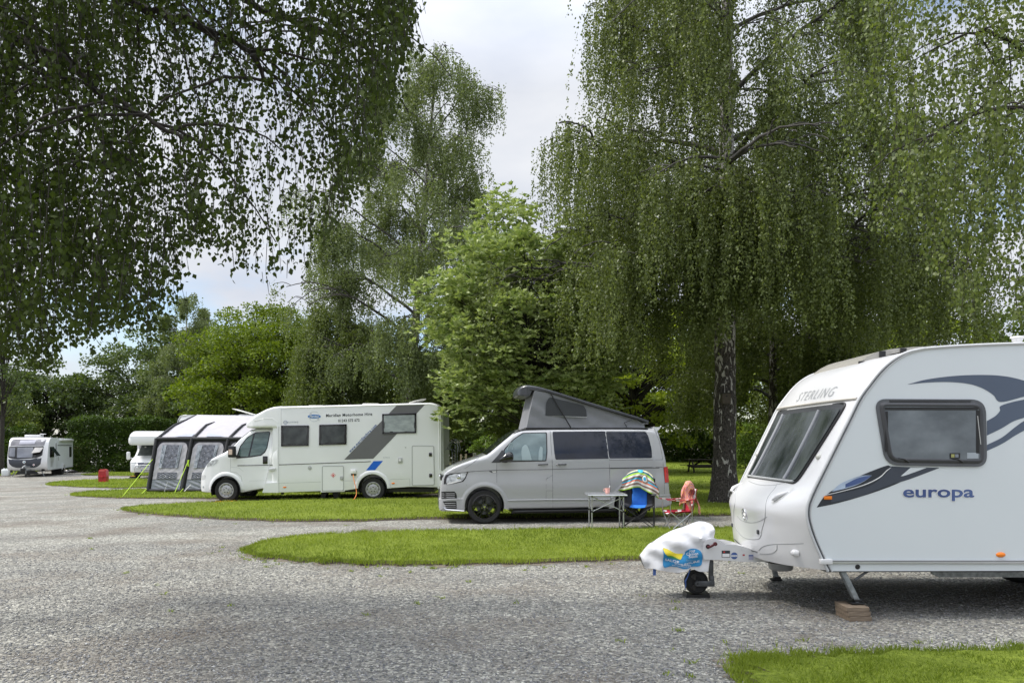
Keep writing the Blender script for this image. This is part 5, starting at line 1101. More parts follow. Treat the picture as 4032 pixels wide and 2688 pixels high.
# seat and steering wheel silhouettes behind the cab glass
seatm = mat('seat_seen_through_glass', (.30, .38, .40), .3, var=.1)
sidep('seat_back', [(760, 706), (756, 640), (765, 602), (790, 584), (806, 600), (822, 650), (835, 706)], seatm, .0085, .03, par=cw)
sidep('seat_back', [(885, 706), (890, 640), (905, 598), (922, 610), (916, 706)], seatm, .0085, .02, par=cw)
b = MB(); cx_, cz_ = vx(672), vz(612); b.tube([(cx_+.09*math.cos(a)*.55+.03*math.sin(a), vyd(cx_, cz_)-.010, cz_+.11*math.sin(a)) for a in np.linspace(0, 6.28, 24)[:-1]], .007, 6, closed=True); b.build('steering_wheel', seatm, cw, 50)
sidep('corner_trim', [(524, 726), (585, 660), (604, 632), (620, 628), (622, 655), (598, 724)], M['dgrey'], .005, .01)
sidep('sliding_window', [(1003, 487), (1421, 484), (1436, 693), (1018, 701), (1010, 640)], M['pglass'], .004, .03)
sidep('rear_window_border', [(1418, 481), (1750, 481), (1772, 520), (1790, 610), (1790, 698), (1433, 700)], M['grey'], .004, .05)
sidep('rear_window', [(1424, 487), (1744, 488), (1762, 520), (1779, 610), (1781, 688), (1438, 692)], M['pglass'], .007, .04)
b = MB(); sidetube(b, vp([(1422, 484), (1437, 693)]), .004, vyd, .006); b.build('window_joint', M['grey'], van)
# far side glass (mirror)
for pts in ([(628, 720), (635, 622), (772, 503), (951, 498), (940, 706)], [(1003, 487), (1421, 484), (1436, 693), (1018, 701)], [(1424, 487), (1744, 488), (1781, 688), (1438, 692)]):
    P = rpoly(vp(pts), .03, 4); sidepatch('far_side_window', P, M['pglass'], van, lambda x, z: -vyd(x, z), -.004, cuts=3)
# windscreen, bonnet line, cowl
zt_ = interp(top)
def toppatch(name, xs_, wf_, off, m, ny=14):
    V = []; 
    for x in xs_:
        w_ = wf_(x); sl = math.hypot(1, (zt_(x+.01)-zt_(x-.01))/.02); sg = (zt_(x+.01)-zt_(x-.01))/.02
        for y in np.linspace(-w_, w_, ny): V.append((x-off*sg/sl, y, zt_(x)+.025*(1-(y/plan(x))**2)+off/sl))
    Fc = [(i*ny+j, i*ny+j+1, (i+1)*ny+j+1, (i+1)*ny+j) for i in range(len(xs_)-1) for j in range(ny-1)]; return raw(name, V, Fc, m, van, smooth=True)
toppatch('windscreen', np.linspace(vx(497), vx(716), 16), lambda x: float(np.interp(x, [vx(497), vx(716)], [.83, .66])), .006, M['glass'])
toppatch('windscreen_surround', np.linspace(vx(486), vx(722), 16), lambda x: float(np.interp(x, [vx(497), vx(716)], [.86, .69])), .003, M['gloss'])
b = MB(); b.tube([(vx(640), -.60, vz(545, 640)+.02), (vx(655), -.78, vz(540, 640)-.02)], .004, 6)
def roofline(pts, r_, name, m, off=0.02, yoff=.0, n=8):
    b = MB(); b.tube([(x, vyd(x, z)-off+yoff, z) for x, z in pts], r_, n); return b.build(name, m, van, 50)
roofline(vp([(690, 522), (716, 500), (742, 484), (775, 474), (830, 468), (1000, 465), (1300, 463), (1600, 462), (1770, 464)]), .018, 'roof_rail', M['black'], .004, .06)
b = MB(); b.tube([(vx(415), -.40, vz(690, 415)+.03), (vx(470), -.66, vz(683, 470)+.02), (vx(497), -.80, vz(684, 497)+.01)], .012, 6); b.build('wiper', M['black'], van, 50)
# panel gaps, and the belt crease with its shade drawn as a dark line
def gap(pts, r_=.0035, m='seam', off=-.001, name='gap_crease_line'):
    b = MB(); P = vp(pts); Q = []
    for a, c in zip(P[:-1], P[1:]):
        k = max(1, int(math.hypot(c[0]-a[0], c[1]-a[1])/.12))
        for j in range(k): Q.append((a[0]+(c[0]-a[0])*j/k, a[1]+(c[1]-a[1])*j/k))
    Q.append(P[-1]); sidetube(b, Q, r_, vyd, off, n=5); return b.build(name, M[m], van, 50)
gap([(567, 722), (567, 880)]); gap([(340, 795), (567, 782), (960, 776), (1440, 764), (1868, 755)], .005); gap([(985, 480), (988, 600), (994, 760), (998, 1065)]); gap([(960, 800+36), (945, 850), (945, 1065)], .0025); gap([(945, 850), (994, 820)], .0025); gap([(945, 938), (998, 938)], .0025)
gap([(1437, 693), (1445, 900), (1450, 1060)]); gap([(1445, 768), (1840, 763)], .007, 'black'); gap([(1438, 705), (1865, 700)], .0025); gap([(1818, 464), (1850, 560), (1868, 690), (1880, 830), (1882, 960)]); gap([(1882, 880), (1922, 878)], .003)
gap([(650, 1076), (1470, 1060)], .004); gap([(340, 900), (312, 870), (350, 800), (420, 790)], .0025); gap([(430, 690), (370, 740), (330, 768), (260, 795), (205, 812)], .003, 'seam')
gap([(650, 1012), (945, 1006), (1470, 1000)], .011, 'grey', .004, 'side_moulding'); gap([(660, 1022), (945, 1016), (1470, 1010)], .003, 'softseam', .005, 'moulding_line')
# door handles
for u in (920, 1063):
    b = MB(); x, z = vx(u), vz(740, u); b.lathe([(.001, -.002), (.042, -.002), (.046, .004)], (x, vyd(x, z)-.004, z), 'y', 24); b.build('handle_recess', M['grey'], van, 50)
    b = MB(); x0, x1 = vx(u-35), vx(u+37); b.tube([(x0, vyd(x, z)-.004, z), (x0+.02, vyd(x, z)-.03, z+.002), (x1-.02, vyd(x, z)-.03, z+.006), (x1, vyd(x, z)-.004, z+.006)], .012, 8); b.build('door_handle', M['gloss'], van, 50)
# mirror
b = MB(); mx_, mz_ = vx(640), vz(682, 640)
V = []; K = 12
for i, (u, w_, h0, h1) in enumerate([(578, .015, 700, 712), (600, .05, 680, 716), (625, .075, 655, 718), (650, .085, 641, 718), (675, .08, 643, 714), (686, .06, 655, 706), (689, .03, 665, 695)]):
    for k in range(K):
        a = 2*math.pi*k/K; V.append((vx(u), -1.06+w_*math.cos(a), (vz(h0, 640)+vz(h1, 640))/2+(vz(h0, 640)-vz(h1, 640))/2*math.sin(a)))
b.add(V, [(i*K+k, i*K+(k+1) % K, (i+1)*K+(k+1) % K, (i+1)*K+k) for i in range(6) for k in range(K)]+[tuple(range(K)), tuple(6*K+k for k in range(K))]); mo = b.build('mirror', M['gloss'], van, 50)
b = MB(); b.tube([(vx(600), -.90, vz(712, 600)), (vx(640), -1.04, vz(714, 640))], .03, 8); b.build('mirror_arm', M['black'], mo, 50)
# headlight (wraps the nose), grille, vents, splitter
sidep('headlight', [(166, 893), (170, 850), (182, 822), (230, 808), (352, 797), (330, 850), (312, 872), (240, 888)], M['gloss'], .004, 0, 4)
hl = sidep('headlight_lens', [(186, 884), (190, 850), (205, 826), (255, 812), (342, 801), (322, 848), (304, 866), (240, 880)], M['headl'], .007, .01, 4)
sidep('daytime_light', [(190, 886), (240, 874), (296, 860), (300, 866), (240, 884), (195, 893)], M['wvinyl'], .010, 0, 3, par=hl)
b = MB(); b.lathe([(.001, -.012), (.035, -.006), (.05, .002)], (vx(283), vyd(vx(283), vz(838, 283))-.008, vz(838, 283)), 'y', 20); b.build('lamp_projector', M['chrome'], hl, 50)
sidep('bumper_vent', [(150, 952), (248, 948), (262, 965), (267, 1002), (150, 1006)], M['black'], .004, .01, 3)
sidep('lower_vent', [(160, 1026), (262, 1022), (265, 1082), (190, 1084), (178, 1060)], M['black'], .004, .01, 3)
b = MB()
for v in (966, 980, 994): sidetube(b, vp([(152, v+2), (200, v), (250, v-1)]), .004, vyd, .006, n=5)
for v in (1040, 1055, 1069): sidetube(b, vp([(172, v+2), (215, v), (258, v-1)]), .004, vyd, .006, n=5)
b.build_each('vent_slat', M['grey'], van, 50)
gap([(135, 1010), (200, 1008), (325, 1004)], .008, 'grey', .006, 'splitter_edge'); gap([(137, 1096), (165, 1072), (185, 1090), (320, 1098)], .010, 'chrome', .004, 'splitter_fin')
sidep('side_badge', [(505, 789), (567, 787), (566, 800), (530, 801)], M['gloss'], .004, 0, 2); sidep('side_repeater', [(528, 791), (564, 790), (563, 798), (538, 799)], M['wvinyl'], .006, 0, 1)
b = MB(); # nose grille across the front
for k, (u, v, hh) in enumerate([(150, 850, .05), (140, 975, .045), (136, 1055, .04)]):
    x, z = vx(u), vz(v, 150); b.box(x-.012, x+.05, -.60, .60, z-hh, z+hh, .008)
b.build_each('front_grille', M['black'], van, 40)
b = MB(); b.lathe([(.045, -.022), (.055, -.022), (.055, -.012), (.045, -.012)], (vx(150)-.003, 0, vz(850, 150)), 'x', 24); b.build('front_badge', M['chrome'], van)
for s in (-1, 1):
    b = MB(); b.box(vx(160), vx(200), s*.50, s*.76, vz(875, 150), vz(822, 150), .02); b.build('front_lamp', M['headl'], van, 40)
# side step bar
b = MB(); zz = vz(1100, 700); b.tube([(vx(688), -.86, vz(1112, 700)), (vx(700), -.90, vz(1102, 700)), (vx(760), -.92, zz), (vx(1490), -.92, vz(1084, 1490)), (vx(1500), -.86, vz(1090, 1490))], .028, 8); b.build('side_bar', M['black'], van, 50)
b = MB(); b.box(vx(700), vx(1480), -.70, .70, .19, .27); b.build('underbody', M['black'], van)
# tail lamp, bumper, spoiler
sidep('tail_lamp', [(1875, 757), (1912, 753), (1917, 800), (1922, 872), (1886, 876), (1882, 830)], M['redl'], .004, .01, 3)
sidep('tail_lamp_band', [(1884, 770), (1892, 770), (1900, 866), (1890, 868)], mat('bright_red_lens', (.75, .03, .02), .2), .007, 0, 1)
gap([(1760, 985), (1850, 972), (1938, 968)], .006, 'grey', .008, 'bumper_edge')
b = MB(); P = [(1812, 452), (1876, 452), (1872, 462), (1845, 486), (1836, 500), (1825, 478)]
b.prism([(vx(u), vz(v, u)) for u, v in P], -.70, .70); b.build('roof_spoiler', M['mwhite'], van, 30)
b = MB(); b.box(vx(1915), vx(1921), -.6, .6, vz(700, 1900)-.02, vz(520, 1900)-.0); 
# pop-top: lid, canvas bellows, struts
LIDT = [(748, 190), (750, 165), (765, 140), (800, 124), (850, 125), (915, 138), (1000, 163), (1200, 225), (1400, 285), (1600, 345), (1760, 390), (1792, 402), (1798, 424)]
LIDB = [(748, 192), (760, 204), (836, 212), (860, 160+4), (960, 176), (1100, 216), (1300, 280), (1500, 338), (1700, 396), (1765, 418), (1798, 426)]
tt = crv(vp(LIDT), 4); bb_ = vp(LIDB); lt = sorted(tt); lb = sorted(bb_)
wl = interp([(vx(748), .42), (vx(765), .52), (vx(820), .60), (vx(1000), .66), (vx(1700), .68), (vx(1790), .60), (vx(1798), .5)])
V, Fc = loft_body(lt, lb, wl, rt=.05, rb=.02, nst=60, nz=8); lid = body_obj('pop_top_lid', V, Fc, M['dgrey'], van, (), 50); lid.data.materials[0] = mat('anthracite_roof_shell', (.035, .038, .045), .35, var=.1, coat=.3)
b = MB(); b.tube([(x, -wl(x)-.004, z) for x, z in vp([(840, 160), (960, 190-18), (1100, 214), (1300, 278), (1500, 336), (1700, 394), (1765, 414)])], .016, 8); b.build('lid_edge_rail', M['black'], lid, 50)
ctop = interp(vp([(838, 208), (846, 190), (876, 170), (960, 182), (1100, 222), (1300, 286), (1500, 344), (1700, 404), (1752, 440)])); 
V = []; nx_, nz_ = 90, 20; x0, x1 = vx(806), vx(1752)
for i in range(nx_):
    t = i/(nx_-1); 
    for j in range(nz_):
        s_ = j/(nz_-1); xb = x0+(x1-x0)*t; xt = vx(872)+(vx(1752)-vx(872))*t; x = xb*(1-s_)+xt*s_; zb_ = vz(462, 1200)+.0; zt2 = ctop(xt)+.01
        z = zb_+(zt2-zb_)*s_; y = -(.70-.06*s_)+.012*math.sin(x*9+z*14)*math.sin(s_*3.14)+.014*math.sin(s_*3.14)
        V.append((x, y, z))
b = MB().add(V, [(i*nz_+j, (i+1)*nz_+j, (i+1)*nz_+j+1, i*nz_+j+1) for i in range(nx_-1) for j in range(nz_-1)])
b.add([(x, -y, z) for x, y, z in V], [(i*nz_+j, i*nz_+j+1, (i+1)*nz_+j+1, (i+1)*nz_+j) for i in range(nx_-1) for j in range(nz_-1)])
V2 = []; 
for j in range(nz_):
    for k in range(8): 
        p = V[j]; y = p[1]+(-2*p[1])*k/7; V2.append((p[0]-.03*math.sin(k/7*3.14), y, p[2]))
b.add(V2, [(j*8+k, j*8+k+1, (j+1)*8+k+1, (j+1)*8+k) for j in range(nz_-1) for k in range(7)])
cvs = b.build('pop_top_canvas', M['popf'], van, 60)
def canpatch(name, pts, m, off, r_=.06, par=None):
    return sidepatch(name, rpoly(vp(pts), r_, 5), m, par or cvs, lambda x, z: -(.70-.06*max(0, min(1, (z-vz(462))/max(.05, (ctop(x)-vz(462))))))+.0, off, cuts=2)
canpatch('canvas_window', [(956, 362), (962, 262), (985, 222), (1010, 222), (1262, 284), (1280, 320), (1284, 370)], M['mesh'], .006, [.01, .06, .04, .02, .05, .04, .01])
b = MB(); b.tube([(vx(955), -.662, vz(364)), (vx(1284), -.69, vz(373))], .006, 6); b.build('window_hem', M['lgrey'], cvs, 50)
for s in (-1, 1):
    b = MB(); b.tube([(vx(990), s*.69, vz(178)), (vx(1152), s*.75, vz(456))], .013, 8); b.build('roof_strut', M['black'], van, 50)
    b = MB(); b.tube([(vx(1640), s*.70, vz(392)), (vx(1580), s*.72, vz(415)), (vx(1598), s*.74, vz(448))], .010, 6); b.build('hinge_strut', M['black'], van, 50)
b = MB(); b.box(vx(800), vx(1765), -.755, .755, vz(470), vz(456), .004); b.build('roof_gasket', M['black'], van)
# ============================================================ table, mug, chairs, towels
tb = thing('camping_table', 'folding aluminium camping table with slatted top beside the grey van', 'table', (1.82, 14.75, 0))
b = MB(); TX0, TX1, TY0, TY1, TZ = -.38, .36, -.33, .33, .70
for k in range(8): y0 = TY0+k*(TY1-TY0)/8; b.box(TX0, TX1, y0+.004, y0+(TY1-TY0)/8-.004, TZ-.014, TZ, .003)
b.build('tabletop', M['alu'], tb)
b = MB(); 
for (xa, ya, xb, yb) in ((TX0, TY0, TX1, TY0), (TX0, TY1, TX1, TY1), (TX0, TY0, TX0, TY1), (TX1, TY0, TX1, TY1)): b.tube([(xa, ya, TZ-.02), (xb, yb, TZ-.02)], .011, 6)
b.build('frame', M['alu'], tb, 50)
LG = [(-.30, -.27), (.30, -.27), (-.30, .27), (.30, .27)]
for (x, y) in LG:
    b = MB(); b.tube([(x, y, TZ-.03), (x, y, .01)], .0125, 8); o = b.build('leg', M['alu'], tb, 50)
    b = MB(); b.lathe([(.001, 0), (.017, 0), (.017, .03), (.013, .035)], (x, y, 0), 'z', 10); b.build('foot', M['black'], o)
    b = MB(); b.box(x-.018, x+.018, y-.018, y+.018, TZ-.055, TZ-.025, .004); b.box(x-.016, x+.016, y-.016, y+.016, .355, .39, .004); b.build('joint', M['black'], o)
b = MB()
for (p, q) in ((0, 1), (2, 3), (0, 2), (1, 3)):
    a, c = LG[p], LG[q]; b.tube([(a[0], a[1], TZ-.05), (c[0], c[1], .37)], .007, 6); b.tube([(a[0], a[1], .37), (c[0], c[1], TZ-.05)], .007, 6)
b.build_each('cross_brace', M['alu'], tb, 50)
mx0, my0 = P2(1396, 1130, 14.75)[0], 14.78
mug = thing('mug', 'pink ceramic mug standing on the camping table', 'mug', (mx0, my0, TZ+.001))
b = MB(); b.lathe([(.001, 0), (.034, 0), (.040, .004), (.043, .05), (.046, .098), (.042, .098), (.038, .01), (.001, .008)], (0, 0, 0), 'z', 28); b.build('cup', M['pink'], mug, 50)
b = MB(); b.tube([(-.043, 0, .082), (-.068, 0, .084), (-.078, 0, .06), (-.068, 0, .034), (-.042, 0, .024)], .006, 8); b.build('handle', M['pink'], mug, 50)
sp = thing('teaspoon', 'white handled teaspoon standing in the pink mug', 'spoon', (mx0, my0, TZ+.001)); b = MB(); b.tube([(.0, 0, .02), (.028, -.01, .10), (.04, -.014, .135), (.043, -.015, .15)], [.004, .005, .010, .006], 8); b.build('handle', M['wvinyl'], sp, 50)
def chair(name, label, loc, rz, w, sw, fabric, side_fab, frame, back_h, seat_h, arm_h, d=.5):
    """folding camp chair, faces -y in its own frame"""
    t = thing(name, label, 'camp chair', loc, rz, 'folding camp chairs'); hw = w/2; hd = d/2; ft = MB
    fr = [(-hw, -hd), (hw, -hd), (hw, hd), (-hw, hd)]
    def P(i, z, k=1.0): return (fr[i][0]*k, fr[i][1]*k, z)
    for i in range(4):
        j = (i+1) % 4
        for a, c in ((i, j), (j, i)):
            b = MB(); b.tube([P(a, .015), P(c, seat_h-.02)], .009, 6); b.build('leg', frame, t, 50)
    for i in range(4):
        b = MB(); b.lathe([(.001, 0), (.024, 0), (.02, .02), (.001, .022)], (fr[i][0], fr[i][1], 0), 'z', 10); b.build('foot', M['black'], t)
    for i in (2, 3):
        s = 1 if i == 2 else -1; b = MB(); b.tube([P(i, .02), (fr[i][0], fr[i][1]+.0, seat_h+.05), (fr[i][0], fr[i][1]+.08, back_h)], .010, 6); b.build('back_post', frame, t, 50)
    for s in (-1, 1):
        b = MB(); b.tube([(s*hw, -hd, seat_h-.02), (s*hw, -hd-.02, arm_h-.01)], .009, 6); b.build('arm_post', frame, t, 50)
        b = MB(); V = []; 
        for k in range(9):
            q = k/8; y = -hd-.06+(d+.10)*q; z = arm_h-.02*math.sin(q*3.14)+.01*q
            V += [(s*hw-.045, y, z+.004), (s*hw+.045, y, z+.004), (s*hw+.045, y, z-.008), (s*hw-.045, y, z-.008)]
        b.add(V, [(4*k+m_, 4*k+(m_+1) % 4, 4*k+4+(m_+1) % 4, 4*k+4+m_) for k in range(8) for m_ in range(4)]+[(0, 1, 2, 3), (32, 33, 34, 35)]); b.build('armrest', side_fab, t, 40)
    def sheet(name, f, nu, nv, m_, th=.008):
        V = [f(u/(nu-1), v/(nv-1)) for u in range(nu) for v in range(nv)]; W = [(x, y+th*.6, z-th) for x, y, z in V]; n = nu*nv
        Fc = [(i*nv+j, (i+1)*nv+j, (i+1)*nv+j+1, i*nv+j+1) for i in range(nu-1) for j in range(nv-1)]; Fc2 = [tuple(n+q for q in reversed(f_)) for f_ in Fc]
        E = [(j, j+1, n+j+1, n+j) for j in range(nv-1)]+[((nu-1)*nv+j+1, (nu-1)*nv+j, n+(nu-1)*nv+j, n+(nu-1)*nv+j+1) for j in range(nv-1)]+[((i+1)*nv, i*nv, n+i*nv, n+(i+1)*nv) for i in range(nu-1)]+[(i*nv+nv-1, (i+1)*nv+nv-1, n+(i+1)*nv+nv-1, n+i*nv+nv-1) for i in range(nu-1)]
        return raw(name, V+W, Fc+Fc2+E, m_, t, smooth=True)
    sag = .06
    st_ = lambda k0, k1: (lambda u, v: ((k0+(k1-k0)*u)*hw, -hd+d*v*1.0, seat_h-sag*(1-(k0+(k1-k0)*u)**2)*(1-.4*v)+.015*math.sin(v*9+u*2)*0))
    bk = lambda k0, k1: (lambda u, v: ((k0+(k1-k0)*u)*hw, hd-.0+.10*v+.05*(1-(k0+(k1-k0)*u)**2)*math.sin(v*3.14)+.008*math.sin(v*14+u*5), seat_h-.04+(back_h-seat_h+.04)*v))
    if side_fab is not fabric:
        sheet('seat', st_(-.5, .5), 10, 10, fabric); sheet('backrest', bk(-.5, .5), 10, 14, fabric)
        for a, c in ((-1, -.5), (.5, 1)): sheet('seat_side', st_(a, c), 6, 10, side_fab); sheet('backrest_side', bk(a, c), 6, 14, side_fab)
    else: sheet('seat', st_(-1, 1), 14, 10, fabric); sheet('backrest', bk(-1, 1), 14, 14, fabric)
    return t
chair('camp_chair', 'blue and black folding camp chair under the striped towel', (2.50, 15.08, 0), R(-14), .60, 0, M['bluef'], M['blackf'], M['black'], .96, .47, .66, .48)
def flowers(name, base):
    m = bpy.data.materials.new(name); m.use_nodes = True; t = m.node_tree; p = t.nodes['Principled BSDF']; c = t.nodes.new('ShaderNodeTexCoord'); v = t.nodes.new('ShaderNodeTexVoronoi'); v.inputs['Scale'].default_value = 8
    t.links.new(c.outputs['Object'], v.inputs[0]); r = t.nodes.new('ShaderNodeValToRGB'); E = r.color_ramp.elements; E[0].color = (*base, 1); E[0].position = .06; E[1].color = (*base, 1); E[1].position = .33
    q = E.new(.08); q.color = (.8, .78, .76, 1); q = E.new(.31); q.color = (.8, .78, .76, 1); E[0].position = .05
    t.links.new(v.outputs['Distance'], r.inputs[0]); t.links.new(r.outputs[0], p.inputs['Base Color']); p.inputs['Roughness'].default_value = .8; return m
FL = flowers('red_flower_print', (.36, .01, .03))
chair('camp_chair', 'small red flower-print folding camp chair behind the hitch of the near caravan', (3.17, 14.62, 0), R(-82), .46, 0, FL, FL, M['alu'], .80, .38, .60, .42)
def towel(name, label, loc, rz, wtop, wbot, zt, zb_, m, lean, seed, spread=.16, cat='towel'):
    rg = random.Random(seed); t = thing(name, label, cat, loc, rz, 'towels on the camp chairs'); nu, nv = 30, 36; V = []
    for i in range(nu):
        u = i/(nu-1)*2-1
        for j in range(nv):
            s_ = j/(nv-1)*2-1  # -1 front hem .. 0 ridge .. 1 back hem
            q = abs(s_); hem = zb_-(.08*abs(u) if u < 0 else .22*u)*(zt-zb_)/.35; wdt = wtop+(wbot-wtop)*q**.8
            peak = zt-.38*abs(u)**2*(zt-zb_)
            x = u*wdt+lean*q; z = peak+(hem-peak)*q**1.1+.010*math.sin(u*7+seed)*q; x += .02*math.sin(q*7+u*3); fold = .028*math.sin(u*6.5+seed+q)*q+.010*math.sin(u*15+q*6)
            y = (spread*min(1, q*3)**.6*(1+.2*q)+fold)*(-1 if s_ < 0 else 1); V.append((x, y, z))
    Fc = [(i*nv+j, (i+1)*nv+j, (i+1)*nv+j+1, i*nv+j+1) for i in range(nu-1) for j in range(nv-1)]
    V2 = [(x, y*.93, z-.006) for x, y, z in V]; n = len(V); Fc += [tuple(n+q for q in reversed(f_)) for f_ in Fc]
    o = raw('cloth', V+V2, Fc, m, t, smooth=True)
    uv = o.data.attributes.new('tu', 'FLOAT_VECTOR', 'POINT')
    for k in range(len(V)*2):
        i, j = divmod(k % n, nv); uv.data[k].vector = (i/(nu-1)*2-1, j/(nv-1)*2-1, 0)
    return t
def stripes(name, cols, scale, ring=None, zig=0.0, ang=0.0):
    m = bpy.data.materials.new(name); m.use_nodes = True; t = m.node_tree; p = t.nodes['Principled BSDF']; K = t.links.new; a = t.nodes.new('ShaderNodeAttribute'); a.attribute_name = 'tu'
    sx = t.nodes.new('ShaderNodeSeparateXYZ'); K(a.outputs['Vector'], sx.inputs[0])
    w1 = t.nodes.new('ShaderNodeMath'); w1.operation = 'MULTIPLY_ADD'; w1.inputs[1].default_value = scale; w1.inputs[2].default_value = 10; K(sx.outputs[1], w1.inputs[0]); val = w1
    if zig:
        pp = t.nodes.new('ShaderNodeMath'); pp.operation = 'MULTIPLY'; pp.inputs[1].default_value = 4; K(sx.outputs[0], pp.inputs[0]); q = t.nodes.new('ShaderNodeMath'); q.operation = 'PINGPONG'; q.inputs[1].default_value = .5; K(pp.outputs[0], q.inputs[0])
        ad = t.nodes.new('ShaderNodeMath'); ad.operation = 'MULTIPLY_ADD'; ad.inputs[1].default_value = zig; K(q.outputs[0], ad.inputs[0]); K(val.outputs[0], ad.inputs[2]); val = ad
    fr = t.nodes.new('ShaderNodeMath'); fr.operation = 'FRACT'; K(val.outputs[0], fr.inputs[0]); r = t.nodes.new('ShaderNodeValToRGB'); r.color_ramp.interpolation = 'CONSTANT' if not zig else 'LINEAR'; E = r.color_ramp.elements
    while len(E) > 1: E.remove(E[-1])
    E[0].position = 0; E[0].color = (*cols[0], 1)
    for i, c_ in enumerate(cols[1:]): q = E.new((i+1)/len(cols)); q.color = (*c_, 1)
    K(fr.outputs[0], r.inputs[0]); col = r.outputs[0]
    if ring:
        for (cx_, cy_, r0, r1, c_) in ring:
            d = t.nodes.new('ShaderNodeVectorMath'); d.operation = 'DISTANCE'; d.inputs[1].default_value = (cx_, cy_, 0); K(a.outputs['Vector'], d.inputs[0])
            g = t.nodes.new('ShaderNodeMath'); g.operation = 'COMPARE'; g.inputs[1].default_value = (r0+r1)/2; g.inputs[2].default_value = (r1-r0)/2; K(d.outputs['Value'], g.inputs[0])
            mm = t.nodes.new('ShaderNodeMix'); mm.data_type = 'RGBA'; mm.inputs[7].default_value = (*c_, 1); K(g.outputs[0], mm.inputs['Factor']); K(col, mm.inputs[6]); col = mm.outputs[2]
    K(col, p.inputs['Base Color']); p.inputs['Roughness'].default_value = .9; return m
TW1 = stripes('striped_towel', [(.28, .48, .04), (.62, .6, .5), (.20, .14, .11), (.70, .68, .64), (.68, .2, .12), (.05, .42, .62), (.2, .14, .11), (.62, .60, .56), (.30, .5, .05), (.04, .12, .16), (.64, .6, .42)], .95,
              ring=[(.38, -.42, 0, .09, (.05, .45, .75)), (.38, -.42, .09, .15, (.7, .7, .66)), (.38, -.42, .15, .21, (.22, .16, .12)), (.05, -.04, 0, .16, (.06, .48, .72))])
TW2 = stripes('zigzag_towel', [(.72, .22, .03), (.78, .62, .2), (.70, .04, .14), (.72, .52, .55), (.30, .01, .10), (.75, .35, .03), (.72, .28, .42)], 2.4, zig=1.1)
towel('towel', 'striped green, blue and brown towel draped over the blue camp chair', (2.57, 15.38, 0), R(-14), .27, .40, 1.14, .79, TW1, .0, 3, .10)
towel('towel', 'pink and orange zigzag towel draped over the red camp chair', (3.38, 14.60, 0), R(-50), .06, .14, .96, .56, TW2, .04, 5, .12)
# ============================================================ long white motorhome (world metres, near side at y=23)
MY = 23.0; MW = 2.3; MO = (-6.3, 24.15, -.06)
mh = thing('motorhome', 'long white motorhome with grey and blue slanting stripes and hire company lettering', 'motorhome', MO)
def hx(u): return -10.09+.003587*u
def hz(v): return 3.5625-.003587*v
def hp(pts): return [(hx(u)-MO[0], hz(v)-MO[2]) for u, v in pts]
HX = lambda u: hx(u)-MO[0]; HZ = lambda v: hz(v)-MO[2]
NY = -1.15
habtop = hp([(850, 213), (1200, 205), (1600, 195), (2000, 184), (2130, 181), (2170, 190), (2198, 214), (2212, 250), (2216, 300)])
habbot = hp([(850, 937), (1200, 924), (1400, 920), (1520, 903), (1780, 900), (1960, 888), (2185, 892), (2210, 860), (2216, 800)])
V, Fc = loft_body(habtop, habbot, lambda x: 1.15, rt=.05, rb=.01, nst=50, nz=6)
hb = body_obj('body', V, Fc, M['mwhite'], mh, [(HX(1640), HZ(905), .45, -1.3, -.62), (HX(1640), HZ(905), .45, .62, 1.3)], 30)
# cab
cabtop = hp([(143, 880), (147, 840), (155, 800), (165, 770), (192, 738), (215, 705), (262, 655), (330, 620), (372, 600), (432, 555), (500, 480), (580, 412), (620, 396), (700, 390), (870, 388)])
cabbot = hp([(143, 915), (155, 936), (262, 942), (300, 935), (530, 938), (700, 905), (760, 930), (870, 937)])
cplan = interp([(HX(143), .70), (HX(165), .82), (HX(200), .90), (HX(260), .96), (HX(340), 1.0), (HX(500), 1.02), (HX(760), 1.03), (HX(800), 1.12), (HX(870), 1.146)])
def ctum(x, z):
    bl = HZ(640); return .16*max(0, (z-bl)/.85)**1.1 if z > bl else (.03*max(0, (HZ(860)-z)/.3)**2)
cyd = lambda x, z: -(cplan(x)-ctum(x, z))
V, Fc = loft_body(cabtop, cabbot, cplan, rt=lambda x: .06+.06*ss((x-HX(250))/.8), rb=.03, nst=70, nz=24, tumble=ctum)
cab = body_obj('cab', V, Fc, M['mwhite'], mh, [(HX(393), HZ(920), .44, -1.3, -.58), (HX(393), HZ(920), .44, .58, 1.3)], 40)
# overcab fairing
ovt = hp([(540, 352), (560, 335), (600, 306), (660, 272), (740, 236), (800, 218), (860, 211), (880, 212)])
ovb = hp([(540, 368), (552, 388), (600, 396), (640, 394), (760, 392), (800, 394), (860, 396), (880, 398)])
oplan = interp([(HX(540), .78), (HX(560), .92), (HX(620), 1.03), (HX(720), 1.10), (HX(850), 1.15), (HX(880), 1.149)])
V, Fc = loft_body(ovt, ovb, oplan, rt=lambda x: .05+.06*ss((HX(800)-x)/.8), rb=.07, nst=40, nz=10)
ov = body_obj('overcab_fairing', V, Fc, M['mwhite'], mh, (), 45)
oyd = lambda x, z: -oplan(x)
